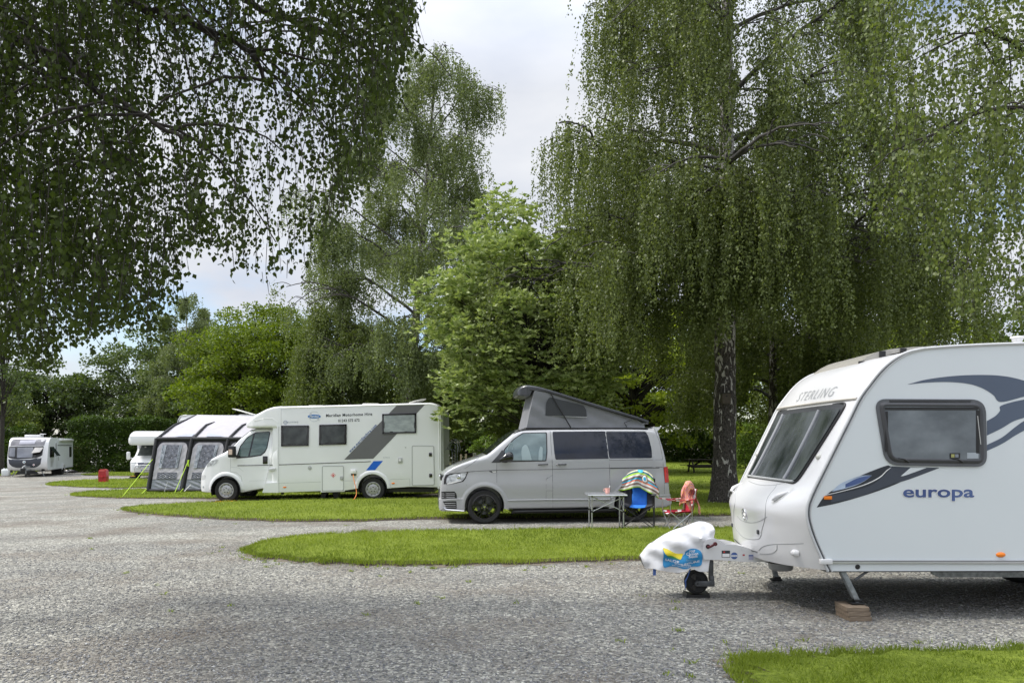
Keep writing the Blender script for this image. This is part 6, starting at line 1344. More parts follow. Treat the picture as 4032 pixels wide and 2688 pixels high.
# cab B-pillar infill between the door and the body
b = MB(); b.prism(hp([(795, 392), (872, 392), (872, 937), (712, 937), (738, 850), (768, 720), (790, 600)]), NY+.055, NY+.3); b.build('pillar_fairing', M['mwhite'], mh)
b = MB(); b.prism(hp([(712, 937), (738, 858), (850, 850), (850, 938)]), NY-.012, NY+.2); b.prism(hp([(835, 380), (852, 380), (852, 850), (835, 850)]), NY-.004, NY+.2); b.build_each('corner_fairing', M['mwhite'], mh)
hyd = lambda x, z: NY
def hpatch(name, pts, m, off=.004, r_=0, ym_=hyd, cuts=0, par=None): P = hp(pts); return sidepatch(name, rpoly(P, r_, 4) if r_ else P, m, par or mh, ym_, off, cuts=cuts, smooth=cuts > 0)
def hline(pts, r_, name, m, ym_=hyd, off=0, par=None, closed=False):
    P = hp(pts); Q = []
    for a, c in zip(P[:-1], P[1:]):
        k = max(1, int(math.hypot(c[0]-a[0], c[1]-a[1])/.15)); Q += [(a[0]+(c[0]-a[0])*j/k, a[1]+(c[1]-a[1])*j/k) for j in range(k)]
    Q.append(P[-1]); b = MB(); sidetube(b, Q, r_, ym_, off, n=5, closed=closed); return b.build(name, m, par or mh, 50)
# grey stripe, blue flash, pinstripe
hpatch('grey_stripe', [(1400, 660), (1842, 205), (2080, 198), (1645, 652)], M['gvinyl'], .003)
hpatch('blue_flash', [(1585, 750), (1648, 672), (1728, 670), (1660, 748)], M['bluev'], .003)
hline([(850, 703), (1624, 676)], .012, 'pinstripe', M['gloss']); hline([(490, 711), (755, 706)], .012, 'pinstripe', M['gloss'], cyd, .002); hline([(768, 705), (850, 703)], .012, 'pinstripe', M['gloss'], lambda x, z: NY+.05, .003)
# windows
for (pts, m, lb) in (([(871, 374), (1106, 372), (1103, 544), (871, 549)], 'acrd', None), ([(1192, 367), (1423, 362), (1421, 531), (1190, 539)], 'acrd', None), ([(1721, 276), (2008, 269), (2009, 437), (1723, 444)], 'acrl', None)):
    P = rpoly(hp(pts), .015, 3); I1 = inset(P, .05); I2 = inset(P, .075)
    b = MB(); b.ring(P, I1, NY-.03, NY-.001); w_ = b.build('window', M['gloss'], mh, 30)
    b = MB(); b.prism(rpoly(inset(hp(pts), .052), .03, 4), NY-.026, NY-.005); pn = b.build('pane', M[m], w_, 30)
    b = MB(); x0 = min(p[0] for p in P)+.05; x1 = max(p[0] for p in P)-.05; z0 = min(p[1] for p in P)+.055
    for t in (.25, .72): b.box(x0+(x1-x0)*t-.045, x0+(x1-x0)*t+.045, NY-.032, NY-.0265, z0-.005, z0+.022, .004)
    b.build_each('catch', M['black'], w_)
    b = MB(); 
    for xx in (x0+.015, x1-.015): b.tube([(xx, NY-.03, z0+.12), (xx, NY-.03, z0+.3)], .008, 5)
    b.build_each('stay', M['black'], w_)
# lettering and logo
mt = lambda x, z, h: (x, NY-.002-h, z)
def ht(name, s, u0, u1, v0, v1, m, tilt=0, **k):
    x0, x1, z0, z1 = HX(u0), HX(u1), HZ(v1), HZ(v0); return text(name, s, m, mh, lambda x, z, h: (x, NY-.004-h, z+tilt*(x-x0)), x0, x1, z0, z1, .001, **k)
ht('hire_lettering', 'Meridian Motorhome Hire', 1248, 1636, 277, 302, M['charcoal'], .035, bold=.022, space=1.1); ht('phone_lettering', '01243 572 672', 1351, 1530, 321, 345, M['charcoal'], .035, bold=.022, space=1.1)
ht('maker_lettering', 'SUNLIVING', 886, 1014, 340, 353, mat('steel_lettering', (.10, .14, .20), .4), .02, space=1.35, bold=.01)
b = MB(); b.tube([(HX(907)+.052*math.cos(a), NY-.005, HZ(347)+.052*math.sin(a)) for a in np.linspace(R(-150), R(150), 24)], .005, 5); b.build('logo_ring', M['txtb'], mh)
ht('model_lettering', 'B70SC', 1732, 1786, 637, 648, mat('pale_lettering', (.30, .34, .40), .4), .02, space=1.5)
b = MB(); b.prism([(HX(1149)+.198*math.cos(a), HZ(297)+.058*math.sin(a)) for a in np.linspace(0, 2*math.pi, 41)[:-1]], NY-.006, NY-.003); lg = b.build('logo_ellipse', mat('logo_mid_blue', (.02, .16, .45), .4), mh)
b = MB(); b.tube([(HX(1149)+.15*math.cos(a), NY-.003, HZ(297)+.15*math.sin(a)) for a in np.linspace(0, 2*math.pi, 49)[:-1]], .0035, 5, closed=True); b.tube([(HX(1108), NY-.003, HZ(262)), (HX(1195), NY-.003, HZ(333))], .003, 5); b.build_each('logo_ring', mat('logo_ring_grey', (.35, .40, .46), .4), mh)
text('logo_text', 'Meridian', M['wvinyl'], lg, lambda x, z, h: (x, NY-.0065-h, z), HX(1110), HX(1188), HZ(306), HZ(286), .001, bold=.01, shear=.15)
# slanted web address
p0 = (HX(1452), HZ(603)); p1 = (HX(1678), HZ(375)); ln = math.hypot(p1[0]-p0[0], p1[1]-p0[1]); ca, sa = (p1[0]-p0[0])/ln, (p1[1]-p0[1])/ln
text('web_lettering', 'www.meridianhire.com', mat('web_blue', (.03, .08, .28), .4), mh, lambda x, z, h: (p0[0]+x*ca-z*sa, NY-.004-h, p0[1]+x*sa+z*ca), 0, ln, 0, .085, .001, bold=.025, space=1.15)
# roofline trim, seams, lockers
hline([(870, 226), (1600, 206), (2120, 193), (2165, 205), (2190, 240), (2198, 300), (2200, 880)], .012, 'edge_trim', M['mwhite'], off=.004)
hline([(870, 228), (870, 380)], .003, 'body_joint', M['seam'], off=-.001); hline([(850, 384), (850, 937)], .003, 'body_joint', M['seam'], off=.006)
hline([(850, 858), (1203, 846)], .004, 'skirt_seam', M['softseam']); hline([(1405, 838), (1500, 836)], .004, 'skirt_seam', M['softseam']); hline([(1785, 826), (1952, 820), (1954, 890)], .004, 'skirt_seam', M['softseam'])
def locker(pts, nm, hd):
    P = rpoly(hp(pts), .06, 5); b = MB(); b.ring(P, inset(P, .022), NY-.014, NY-.001); o = b.build(nm, M['lgrey'], mh, 40); b = MB(); b.prism(inset(P, .024), NY-.010, NY-.001); b.build('door_panel', M['mwhite'], o)
    for (u, v) in hd: b = MB(); b.box(HX(u)-.045, HX(u)+.045, NY-.03, NY-.012, HZ(v)-.055, HZ(v)+.055, .018); b.build('handle', M['gloss'] if len(hd) > 1 else M['lgrey'], o, 40)
    return o
lk = locker([(1214, 712), (1398, 710), (1398, 922), (1213, 926)], 'gas_locker', [(1380, 815)])
hpatch('skirt_panel', [(1205, 846), (1213, 846), (1213, 926), (1398, 922), (1398, 838), (1405, 838), (1405, 928), (1203, 934)], M['mwhite'], .006)
locker([(1969, 541), (2157, 542), (2163, 876), (1970, 880)], 'rear_locker', [(2127, 617), (2129, 793)])
b = MB(); s_ = .075; b.prism([(HX(1309), HZ(791)-s_), (HX(1309)+s_, HZ(791)), (HX(1309), HZ(791)+s_), (HX(1309)-s_, HZ(791))], NY-.014, NY-.0105); hzd = b.build('hazard_diamond', mat('diamond_red', (.6, .05, .06), .5), lk)
b = MB(); s_ = .062; b.prism([(HX(1309), HZ(791)-s_), (HX(1309)+s_, HZ(791)), (HX(1309), HZ(791)+s_), (HX(1309)-s_, HZ(791))], NY-.016, NY-.0142); b.build('diamond_face', mat('diamond_pink', (.78, .6, .6), .5), hzd)
b = MB(); b.box(HX(1303), HX(1315), NY-.018, NY-.0162, HZ(800), HZ(784), .0); b.build('gas_bottle_symbol', mat('diamond_red', (.6, .05, .06), .5), hzd)
b = MB(); b.lathe([(.001, -.02), (.03, -.02), (.034, -.012), (.055, -.012), (.062, 0)], (HX(1111), NY-.001, HZ(730)), 'y', 24); b.build('water_filler', M['lgrey'], mh, 40)
b = MB(); b.box(HX(1458), HX(1502), NY-.05, NY-.001, HZ(778), HZ(745), .01); hk = b.build('hookup_inlet', M['wvinyl'], mh, 40); b = MB(); b.box(HX(1460), HX(1502), NY-.03, NY-.001, HZ(792), HZ(778.5)); b.build('inlet_socket', M['black'], hk)
b = MB(); b.box(HX(1854), HX(1890), NY-.025, NY-.001, HZ(687), HZ(644), .008); o = b.build('vent_cover', M['lgrey'], mh, 40); b = MB(); b.lathe([(.001, -.03), (.03, -.028), (.035, -.024)], (HX(1872), NY, HZ(665)), 'y', 16); b.build('vent_cap', M['wvinyl'], o)
b = MB(); b.lathe([(.001, -.015), (.015, -.012), (.02, 0)], (HX(1916), NY-.001, HZ(557)), 'y', 12); b.build('small_fitting', M['lgrey'], mh)
for (u, v) in ((900, 892), (1813, 859)):
    b = MB(); b.lathe([(.001, -.02), (.03, -.015), (.04, 0)], (0, 0, 0), 'y', 18); b.V = [(HX(u)+x*1.4, NY+y-.001, HZ(v)+z*.6) for x, y, z in b.V]; b.build('side_marker', M['amber'], mh, 50)
b = MB(); b.box(HX(2164), HX(2173), NY-.02, NY-.001, HZ(288), HZ(257), .006); b.build('rear_marker', M['redl'], mh, 40)
b = MB(); b.prism(hp([(2188, 905), (2186, 730), (2200, 732), (2238, 772), (2240, 905)]), NY-.012, NY+.5); b.build('rear_bumper_wing', M['mwhite'], mh, 30)
b = MB(); b.prism(hp([(2216, 230), (2228, 245), (2232, 300), (2236, 720), (2240, 880), (2216, 880)]), -1.05, 1.05); b.build('rear_panel', mat('rear_moulding', (.45, .47, .46), .35), mh, 30)
# wheel arch trim & wheels
for (u, v, ym_, par) in ((1640, 905, hyd, 0), (393, 920, cyd, 1)):
    for s in (-1, 1):
        a_ = np.linspace(R(2), R(178), 34); V = []
        for a in a_:
            for r_, o_ in ((.44, -.03), (.445, .02), (.50, .026), (.545, .014), (.56, -.004)):
                X = HX(u)+r_*math.cos(a); Z = HZ(v)+r_*math.sin(a); V.append((X, (ym_(X, Z)-o_)*(1 if s == -1 else -1), Z))
        MB().add(V, [(i*5+j, i*5+j+1, (i+1)*5+j+1, (i+1)*5+j) for i in range(33) for j in range(4)]).build('arch_trim', M['mwhite'], mh, 60)
        MB().lathe([(.438, s*1.09), (.438, s*.55), (.001, s*.55)], (HX(u), 0, HZ(v)), 'y', 36, -20, 200).build('arch_liner', M['black'], mh)
for s in (-1, 1):
    wheel('wheel', mh, (HX(393), s*1.0, HZ(920)), .365, .225, s, .222); wheel('wheel', mh, (HX(1640), s*1.07, HZ(911)), .36, .225, s, .222)
# cab details
hpatch('cab_window_seal', [(478, 652), (480, 640), (505, 545), (560, 470), (628, 428), (748, 420), (757, 432), (740, 560), (722, 600), (690, 628), (600, 641)], M['gloss'], .003, .02, cyd, 3)
gm = mat('cab_glass_reflection', (.03, .055, .05), .05, spec=1, var=.5, vs=3, col2=(.10, .15, .14), stretch=(1, 1, 3))
hpatch('quarter_light', [(492, 632), (512, 552), (560, 482), (605, 448), (612, 450), (580, 634)], gm, .006, .01, cyd, 3)
hpatch('cab_window', [(594, 630), (628, 440), (640, 434), (742, 427), (748, 436), (733, 558), (715, 592), (685, 618)], gm, .006, .015, cyd, 3)
toplin = interp(cabtop)
V = []; ny = 12; xs_ = np.linspace(HX(440), HX(592), 12)
for x in xs_:
    w_ = float(np.interp(x, [HX(440), HX(592)], [.88, .72])); 
    for y in np.linspace(-w_, w_, ny): V.append((x-.004, y, toplin(x)+.025*(1-(y/cplan(x))**2)+.007))
raw('windscreen', V, [(i*ny+j, i*ny+j+1, (i+1)*ny+j+1, (i+1)*ny+j) for i in range(11) for j in range(ny-1)], M['glass'], mh, smooth=True)
hline([(432, 600), (430, 700), (428, 765), (480, 770), (520, 800), (545, 930)], .003, 'door_gap', M['seam'], cyd, -.001); hline([(640, 402), (560, 438), (500, 500), (450, 575)], .003, 'door_gap', M['seam'], cyd, -.001)
hline([(645, 400), (785, 402), (778, 600), (755, 740), (716, 905), (545, 925)], .003, 'door_gap', M['seam'], cyd, -.001); hline([(590, 840), (718, 837)], .0025, 'door_crease', M['softseam'], cyd, 0); hline([(430, 722), (500, 728), (540, 760)], .0025, 'door_crease', M['softseam'], cyd, 0)
b = MB(); x, z = HX(725), HZ(664); b.box(x-.075, x+.075, cyd(x, z)-.02, cyd(x, z)+.02, z-.12, z+.12, .02); b.build('door_handle', M['gloss'], mh, 40)
hpatch('headlight', [(218, 722), (222, 700), (262, 668), (328, 660), (318, 682), (282, 708)], M['headl'], .005, .01, cyd, 3)
hpatch('bumper_recess', [(162, 800), (200, 790), (212, 800), (200, 830), (165, 835)], mat('recess_white2', (.55, .56, .56), .4), .003, .02, cyd, 3)
b = MB(); b.box(HX(148)-.012, HX(148)+.05, -.6, .6, HZ(800), HZ(760), .02); b.box(HX(148)-.012, HX(148)+.05, -.6, .6, HZ(905), HZ(860), .02); b.build_each('front_grille', M['black'], mh, 40)
b = MB(); b.lathe([(.001, -.01), (.03, -.008), (.034, 0)], (HX(185), cyd(HX(185), HZ(895))-.004, HZ(895)), 'y', 14); b.build('fog_lamp', M['headl'], mh)
b = MB(); b.box(HX(432), HX(490), -1.28, -1.10, HZ(642), HZ(545), .035); mi = b.build('mirror', M['black'], mh, 40); b = MB(); b.box(HX(441), HX(472), -1.292, -1.279, HZ(618), HZ(575), .006); b.build('mirror_indicator', mat('clear_indicator', (.65, .5, .42), .25), mi)
b = MB(); b.tube([(HX(470), -1.18, HZ(630)), (HX(510), -.96, HZ(632))], .035, 8); b.build('mirror_arm', M['black'], mi, 50)
b = MB(); b.tube([(HX(412), -.86, HZ(640)), (HX(428), -.93, HZ(610))], .02, 6); b.build('a_pillar_cap', M['black'], mh)
hline([(545, 372), (640, 330), (740, 310), (800, 315), (838, 345), (845, 385)], .006, 'fairing_crease', M['mwhite'], oyd, .001)
b = MB(); b.prism(hp([(762, 740), (824, 730), (820, 750), (772, 752)]), NY-.005, NY+.06); b.build('step_recess', mat('recess_white2', (.55, .56, .56), .4), mh)
# roof vents, dish
b = MB(); b.box(HX(1050), HX(1170), -.5, .0, HZ(215)+.02, HZ(199)+.02, .02); b.box(HX(1370), HX(1450), -.3, .2, HZ(202), HZ(192)+.01, .015); b.box(HX(1516), HX(1660), -.5, .1, HZ(200), HZ(177), .025)
b.build_each('roof_vent', mat('roof_vent_white', (.66, .65, .60), .5), mh, 40)
b = MB(); b.lathe([(.001, 0), (.20, .02), (.28, .05), (.28, .065), (.0, .03)], (0, 0, 0), 'z', 28)
mt_ = Matrix.Rotation(R(-14), 4, 'Y'); b.V = [tuple(mt_ @ Vector(v)+Vector((HX(1985), -.1, HZ(165)))) for v in b.V]; ds = b.build('satellite_dish', mat('roof_vent_white', (.66, .65, .60), .5), mh, 50); b = MB(); b.tube([(HX(1960), -.1, HZ(185)), (HX(1985), -.1, HZ(168))], .04, 8); b.build('dish_mount', M['lgrey'], ds)
# underbody, support leg, bike rack
b = MB(); b.box(HX(830), HX(2150), -.9, .9, HZ(938), HZ(905)); b.build('underbody', M['black'], mh)
b = MB(); b.box(HX(822), HX(845), -.6, -.55, HZ(962), HZ(935)); b.box(HX(1885), HX(1905), -.4, -.3, HZ(935), HZ(900)); b.build_each('underbody_bracket', M['black'], mh)
RX = HX(2236)
b = MB()
for y in (-.45, .45):
    b.tube([(RX, y, HZ(572)), (RX+.15, y, HZ(572)), (RX+.20, y, HZ(585)), (RX+.215, y, HZ(620)), (RX+.215, y, HZ(700)), (RX+.12, y, HZ(720)), (RX, y, HZ(718))], .018, 7)
    b.tube([(RX+.06, y, HZ(572)), (RX+.10, y, HZ(535)), (RX+.26, y, HZ(485)), (RX+.33, y, HZ(500)), (RX+.40, y, HZ(560)), (RX+.38, y, HZ(600))], .016, 7)
    b.tube([(RX+.30, y, HZ(520)), (RX+.30, y, HZ(700)), (RX+.22, y, HZ(712))], .015, 7)
b.tube([(RX+.215, -.5, HZ(700)), (RX+.215, .5, HZ(700))], .015, 6); b.tube([(RX+.3, -.5, HZ(520)), (RX+.3, .5, HZ(520))], .015, 6)
rk = b.build('bicycle_rack', M['galv'], mh, 50)
b = MB(); r_ = random.Random(4)
for k in range(9): x = RX+.24+.02*(k % 2); z = HZ(500+k*24); y = -.45+.1*r_.random(); b.tube([(x-.06, y-.03, z), (x, y-.05, z+.02), (x+.07, y-.02, z-.03)], [.012, .022, .012], 6)
b.build_each('rack_strap', M['black'], rk, 50)
b = MB(); b.tube([(RX+.22, -.45, HZ(700)), (RX+.26, -.46, HZ(720)), (RX+.27, -.46, HZ(760))], [.02, .04, .03], 6); b.build('rack_strap', M['black'], rk, 50)
# step stool, ramps, cable
st = thing('step_stool', 'black plastic step stool standing under the motorhome gas locker', 'step stool', (hx(1248), 23.6, tz(hx(1248), 23.6))); b = MB(); w2 = .28; h2 = .27
b.prism([(-w2, 0), (-w2+.12, 0), (-w2+.16, h2*.45), (-.08, h2*.75), (.08, h2*.75), (w2-.16, h2*.45), (w2-.12, 0), (w2, 0), (w2-.03, h2), (-w2+.03, h2)], -.15, .15); b.build('frame', M['black'], st); b = MB(); b.box(-w2+.02, w2-.02, -.16, .16, h2, h2+.02, .006); b.build('tread', M['dgrey'], st)
for (y, lb) in ((23.15, 'yellow levelling ramp under the near front wheel of the long motorhome'), (24.95, 'yellow levelling ramp under the far front wheel of the long motorhome')):
    x = hx(393); z = tz(x, y); b = MB(); b.prism([(-.42, 0), (.28, 0), (.28, .05), (.16, .05), (-.0, .035), (-.14, .035), (-.36, .01)], -.12, .12)
    for k in range(4): b.box(-.30+.12*k, -.27+.12*k, -.12, .12, .02+.01*k, .035+.008*k)
    o = b.build('levelling_ramp', M['yellow'], None); o.location = (x, y, z); tag(o, lb, 'levelling ramp', 'levelling ramps')
b = MB(); q = [(1480, 785, -.04), (1484, 800, -.10), (1500, 850, -.20), (1518, 910, -.28), (1522, 950, -.35), (1510, 985, -.5), (1494, 1008, -.7)]
P = crv([(hx(u), MY+o_, hz(v)) for u, v, o_ in q], 5); b.tube([(x, y, max(z, tz(x, y)+.03)) for x, y, z in P], .011, 6); o = b.build('mains_cable', M['orange'], None, 60); tag(o, 'orange mains cable hanging from the motorhome inlet to the grass', 'cable')
# ============================================================ inflatable awning and the caravan behind it
AW = lambda u, v, d: ((480+.2423*u-2016)/F*d, d, CH-(1580+.2423*v-HY)/F*d)
ao = AW(900, 1440, 29); aw = thing('caravan_awning', 'inflatable awning with charcoal frame, pale roof and wrinkled clear windows', 'awning', ao)
def ab(mb, name, m, sm=0, par=None): mb.V = [(x-ao[0], y-ao[1], z-ao[2]) for x, y, z in mb.V]; return mb.build(name, m, par or aw, sm)
DB, DE, DR = 28.7, 29.15, 31.6
def fr(u, v):     # a point on the front wall; depth grows with height
    t = (1440-v)/(1440-600); d = DB+(DE-DB)*t; return AW(u, v, d)
def quadgrid(c, nu, nv, wr=0, seed=0, f=1.0):
    a, b_, c_2, d_ = [np.array(q) for q in c]; V = []
    for i in range(nu):
        for j in range(nv):
            s_, t = i/(nu-1), j/(nv-1); p = a*(1-s_)*(1-t)+b_*s_*(1-t)+c_2*s_*t+d_*(1-s_)*t
            k = wr*math.sin(min(1, 4*min(s_, 1-s_))*1.57)*math.sin(min(1, 4*min(t, 1-t))*1.57)
            p = p+np.array([0, -1, .0])*k*(math.sin(9*s_*f+7*t*f+seed)+.6*math.sin(17*t*f-11*s_*f+seed*2)+.4*math.sin(31*s_*f+13*t+seed)); V.append(tuple(p))
    return V, [(i*nv+j, (i+1)*nv+j, (i+1)*nv+j+1, i*nv+j+1) for i in range(nu-1) for j in range(nv-1)]
BX = [(430, 570), (985, 1150), (1560, 1740), (2130, 2330)]   # pole u at the base / at the eaves
V, Fc = quadgrid([fr(415, 1445), fr(2130, 1440), fr(2330, 600), fr(590, 612)], 60, 12, .0); b = MB().add(V, Fc); ab(b, 'front_wall', M['fabd'], 60)
for k in range(3):
    def lerp(u0, u1, t): return u0+(u1-u0)*t
    def FB(s_, v):   # s in 0..1 across the bay at height v
        t = (1440-v)/840.; ua = lerp(BX[k][0], BX[k][1], t)+45; ub = lerp(BX[k+1][0], BX[k+1][1], t)-45; return fr(lerp(ua, ub, s_), v)
    sh = lambda P, dy: tuple(np.array(P)+np.array([0, dy, 0]))
    V, Fc = quadgrid([sh(FB(0, 1420), -.03), sh(FB(1, 1420), -.03), sh(FB(1, 1268), -.03), sh(FB(0, 1268), -.03)], 24, 12, .02, k, 2); ab(MB().add(V, Fc), 'mud_wall', M['fabg'], 60)
    # pale panel with rounded top
    us = []; 
    poly = rpoly([(0, 1262), (1, 1262), (1, 662), (0, 662)], [.0, .0, .0, .0], 1)
    top_ = [(0.0, 760), (.03, 715), (.08, 682), (.16, 664), (.84, 664), (.92, 682), (.97, 715), (1.0, 760)]
    V = []; cols = 26; rows = 20
    for i in range(cols):
        s_ = i/(cols-1); vt = float(np.interp(s_, [p[0] for p in top_], [p[1] for p in top_]))
        for j in range(rows):
            v = 1262+(vt-1262)*j/(rows-1); q = FB(s_, v); V.append(tuple(np.array(q)+np.array([0, -.045-.008*math.sin(s_*23+v*.05), 0])))
    ab(MB().add(V, [(i*rows+j, (i+1)*rows+j, (i+1)*rows+j+1, i*rows+j+1) for i in range(cols-1) for j in range(rows-1)]), 'window_panel', M['fab'], 60)
    for (s0, s1, v0, v1) in ((.14, .82, 1080, 705), (.14, .82, 1258, 1150)):
        V, Fc = quadgrid([sh(FB(s0, v0), -.062), sh(FB(s1, v0), -.062), sh(FB(s1, v1), -.062), sh(FB(s0, v1), -.062)], 30, 26, .012, k+3, 3.2); ab(MB().add(V, Fc), 'clear_window', M['pvc'] if 'pvc' in M else M.setdefault('pvc', mat('clear_pvc_over_dark_interior', (.03, .032, .04), .12, spec=.6, col2=(.20, .21, .25), vs=5, stretch=(2, 1, 2.6), coat=.5)), 60)
    for (s0, s1) in ((.15, .30), (.72, .82)):
        V, Fc = quadgrid([sh(FB(s0, 1078), -.078), sh(FB(lerp(s0, s1, .7), 1078), -.078), sh(FB(s1, 708), -.078), sh(FB(s0+.0, 708), -.078)], 14, 12, .018, k, 4); ab(MB().add(V, Fc), 'curtain', mat('curtain_fabric', (.42, .45, .50), .8, var=.1), 60)
for (u0, u1), nm in zip(BX, range(4)):
    pts = [np.array(fr(u0+(u1-u0)*t, 1440-840*t))+np.array([0, -.05, 0]) for t in np.linspace(0, 1, 8)]; ab(MB().tube(pts, .065, 10), 'air_pole', M['fabd'], 50)
ab(MB().tube([np.array(fr(u, 606))+np.array([0, -.03, 0]) for u in np.linspace(580, 2330, 12)], .07, 8), 'eaves_beam', M['fabd'], 50)
# roof: bays from eaves to the caravan rail
E = [AW(u, 600, DE) for u in (585, 1165, 1745, 2330)]; RL = AW(1220, 215, DR); rail = [RL, tuple(np.array(RL)+np.array([1.35, 0, -.03])), tuple(np.array(RL)+np.array([2.7, 0, -.06])), tuple(np.array(RL)+np.array([4.1, 0, -.08]))]
MID = [AW(850, 400, 30.2), AW(1370, 395, 30.2), AW(1960, 400, 30.2), AW(2520, 405, 30.2)]
for k in range(3):
    V, Fc = quadgrid([E[k], E[k+1], MID[k+1], MID[k]], 14, 10, .012, k, 1.2); V2, F2 = quadgrid([MID[k], MID[k+1], rail[k+1], rail[k]], 14, 12, .02, k+1, 1.1); ab(MB().add(V, Fc).add(V2, F2), 'roof_panel', M['fab'], 60)
    a, c = np.array(E[k]), np.array(E[k+1]); up = np.array(MID[k])-a; T_ = [a+(c-a)*.30+up*.10, a+(c-a)*.92+up*.10, a+(c-a)*(.9 if k % 2 == 0 else .3)+up*.36]; MBt = MB().add([tuple(p+np.array([0, -.035, .03])) for p in T_], [(0, 1, 2)]); ab(MBt, 'roof_skylight', mat('skylight_pvc', (.36, .38, .45), .3), 0)
for k in range(4):
    a, m_, c = np.array(E[k]), np.array(MID[k]), np.array(rail[k]); e_ = m_+(c-m_)*.35 if k in (1, 2) else c
    ab(MB().tube([a+np.array([0, -.02, 0]), (a+m_)/2+np.array([0, 0, .03]), m_+np.array([0, 0, .03]), e_+np.array([0, 0, .01])], [.06, .055, .045, .015], 8), 'roof_beam', M['fabd'], 50)
# end walls
for k in (0, 3):
    p = [fr(BX[k][0], 1440), E[k], MID[k], rail[k], (rail[k][0]+(.0 if k == 0 else .0), DR, ao[2]+.05)]; ab(MB().add(p, [(0, 1, 2, 3, 4)]), 'end_wall', M['fabd'], 0)
# bottom hem and guy ropes
ab(MB().tube([np.array(fr(u, 1438))+np.array([0, -.05, .0]) for u in np.linspace(415, 2130, 14)], .05, 6), 'ground_hem', M['fabd'], 50)
for (a, c) in ((AW(495, 940, 28.7), AW(8, 1490, 26.6)), (AW(1085, 950, 28.8), AW(850, 1500, 27.6)), (AW(400, 1420, 28.5), AW(310, 1468, 27.9)), (AW(995, 1415, 28.5), AW(930, 1470, 27.9))):
    a = np.array(a); c = np.array(c); c[2] = tz(c[0], c[1])+.04; ab(MB().tube([a, c], .011, 5), 'guy_rope', M['lime'], 40)
ab(MB().tube([AW(1085, 950, 28.7), AW(1075, 1000, 28.68), AW(1082, 1050, 28.7)], .03, 6), 'rope_tail', M['lime'], 40)
for (u, v, u2) in ((740, 1310, 690), (1120, 1350, 1010)): ab(MB().tube([AW(u, v, 28.6), AW(u2, 1465, 28.4)], .012, 5), 'grey_strap', M['lgrey'], 40)
# caravan behind
cx0 = AW(905, 220, 32.6)[0]; cb_ = thing('white_caravan', 'white caravan mostly hidden behind the inflatable awning, only its roof corner showing', 'caravan', (cx0+3.4, 33.7, tz(cx0+3, 33))); bb2 = MB(); zt = AW(905, 218, 32.6)[2]-cb_.location[2]
prf = [(-3.42, .5), (-3.42, zt-.45), (-3.38, zt-.2), (-3.30, zt-.06), (-3.15, zt), (3.3, zt-.02), (3.42, zt-.2), (3.45, .5)]
bb2.prism(prf, -1.12, 1.12); bb2.build('body', M['mwhite'], cb_, 30)
MB().box(-3.25, 3.2, -1.22, -1.121, zt-.34, zt-.16, .03).build('awning_cassette', M['mwhite'], cb_, 40)
MB().tube([(-3.38, -1.125, zt-.6), (-3.36, -1.125, zt-.25), (-3.25, -1.125, zt-.05), (-3.0, -1.125, zt-.01)], .02, 6).build('edge_trim', M['alu'], cb_, 40)
MB().box(-3.27, -3.19, -1.14, -1.121, zt-.62, zt-.46, .02).build('marker_lamp', M['redl'], cb_, 40)
MB().box(-1.0, .4, -.5, .3, zt-.01, zt+.05, .02).build('roof_vent', M['mwhite'], cb_, 40)
MB().box(-.9, .0, -.3, .3, 0, .03, .01, Matrix.Translation((-.35, -.4, zt+.02)) @ Matrix.Rotation(R(16), 4, 'Y')).build('satellite_panel', mat('roof_vent_white', (.66, .65, .60), .5), cb_, 40)
for x in (-.5, .5): wheel('wheel', cb_, (x, -1.06, .33), .33, .2, -1)
# ============================================================ overcab motorhome in the distance
ZW = lambda u, v, d: AW(u, v, d)
d0 = 46.0; s0 = F/d0; ox = AW(350, 1190, d0)[0]+.15; oz = tz(ox, d0+1); ocr = thing('overcab_motorhome', 'white motorhome with bulbous overcab and chrome bull bar facing the gravel', 'motorhome', (ox, d0, oz), R(9))
ocx = lambda u: (u-330)*.2423/s0; ocz = lambda v: (1195-v)*.2423/s0
# cab: lofted along depth; here x is across, -y forward
def yloft(rows, name, m, par, ang=45, nseg=20):
    """rows: (y, halfwidth, zbottom, ztop, corner radius)"""
    V = []; 
    for (y, w_, z0, z1, rr) in rows:
        ring = []
        for (cx_, cz_, a0) in ((w_-rr, z1-rr, 0), (-(w_-rr), z1-rr, 90), (-(w_-rr), z0+rr, 180), (w_-rr, z0+rr, 270)):
            for q in range(5): a = R(a0+q*22.5); ring.append((cx_+rr*math.cos(a), y, cz_+rr*math.sin(a)))
        V += ring
    n = 20; b = MB().add(V, [(i*n+j, i*n+(j+1) % n, (i+1)*n+(j+1) % n, (i+1)*n+j) for i in range(len(rows)-1) for j in range(n)]+[tuple(range(n)), tuple((len(rows)-1)*n+j for j in range(n))]); return b.build(name, m, par, ang)
zt = ocz(418); yloft([(0, .78, .42, .62, .08), (.02, .86, .38, .95, .08), (.12, .92, .36, 1.06, .08), (.5, .95, .36, 1.22, .08), (.95, .96, .36, 1.34, .08), (1.0, .96, .36, 1.36, .08), (1.6, .86, .36, 2.05, .1), (2.2, .86, .36, 2.08, .1)], 'cab', M['mwhite'], ocr)
yloft([(-.12, .80, ocz(640)+.04, ocz(640)+.30, .1), (-.08, .95, ocz(652), ocz(640)+.48, .16), (.15, 1.04, ocz(655), zt-.35, .2), (.5, 1.08, ocz(655), zt-.14, .2), (1.0, 1.1, ocz(655)+.02, zt-.03, .16), (1.6, 1.12, ocz(655)+.1, zt, .12), (2.3, 1.12, ocz(655)+.0, zt, .1)], 'overcab', M['mwhite'], ocr, 60)
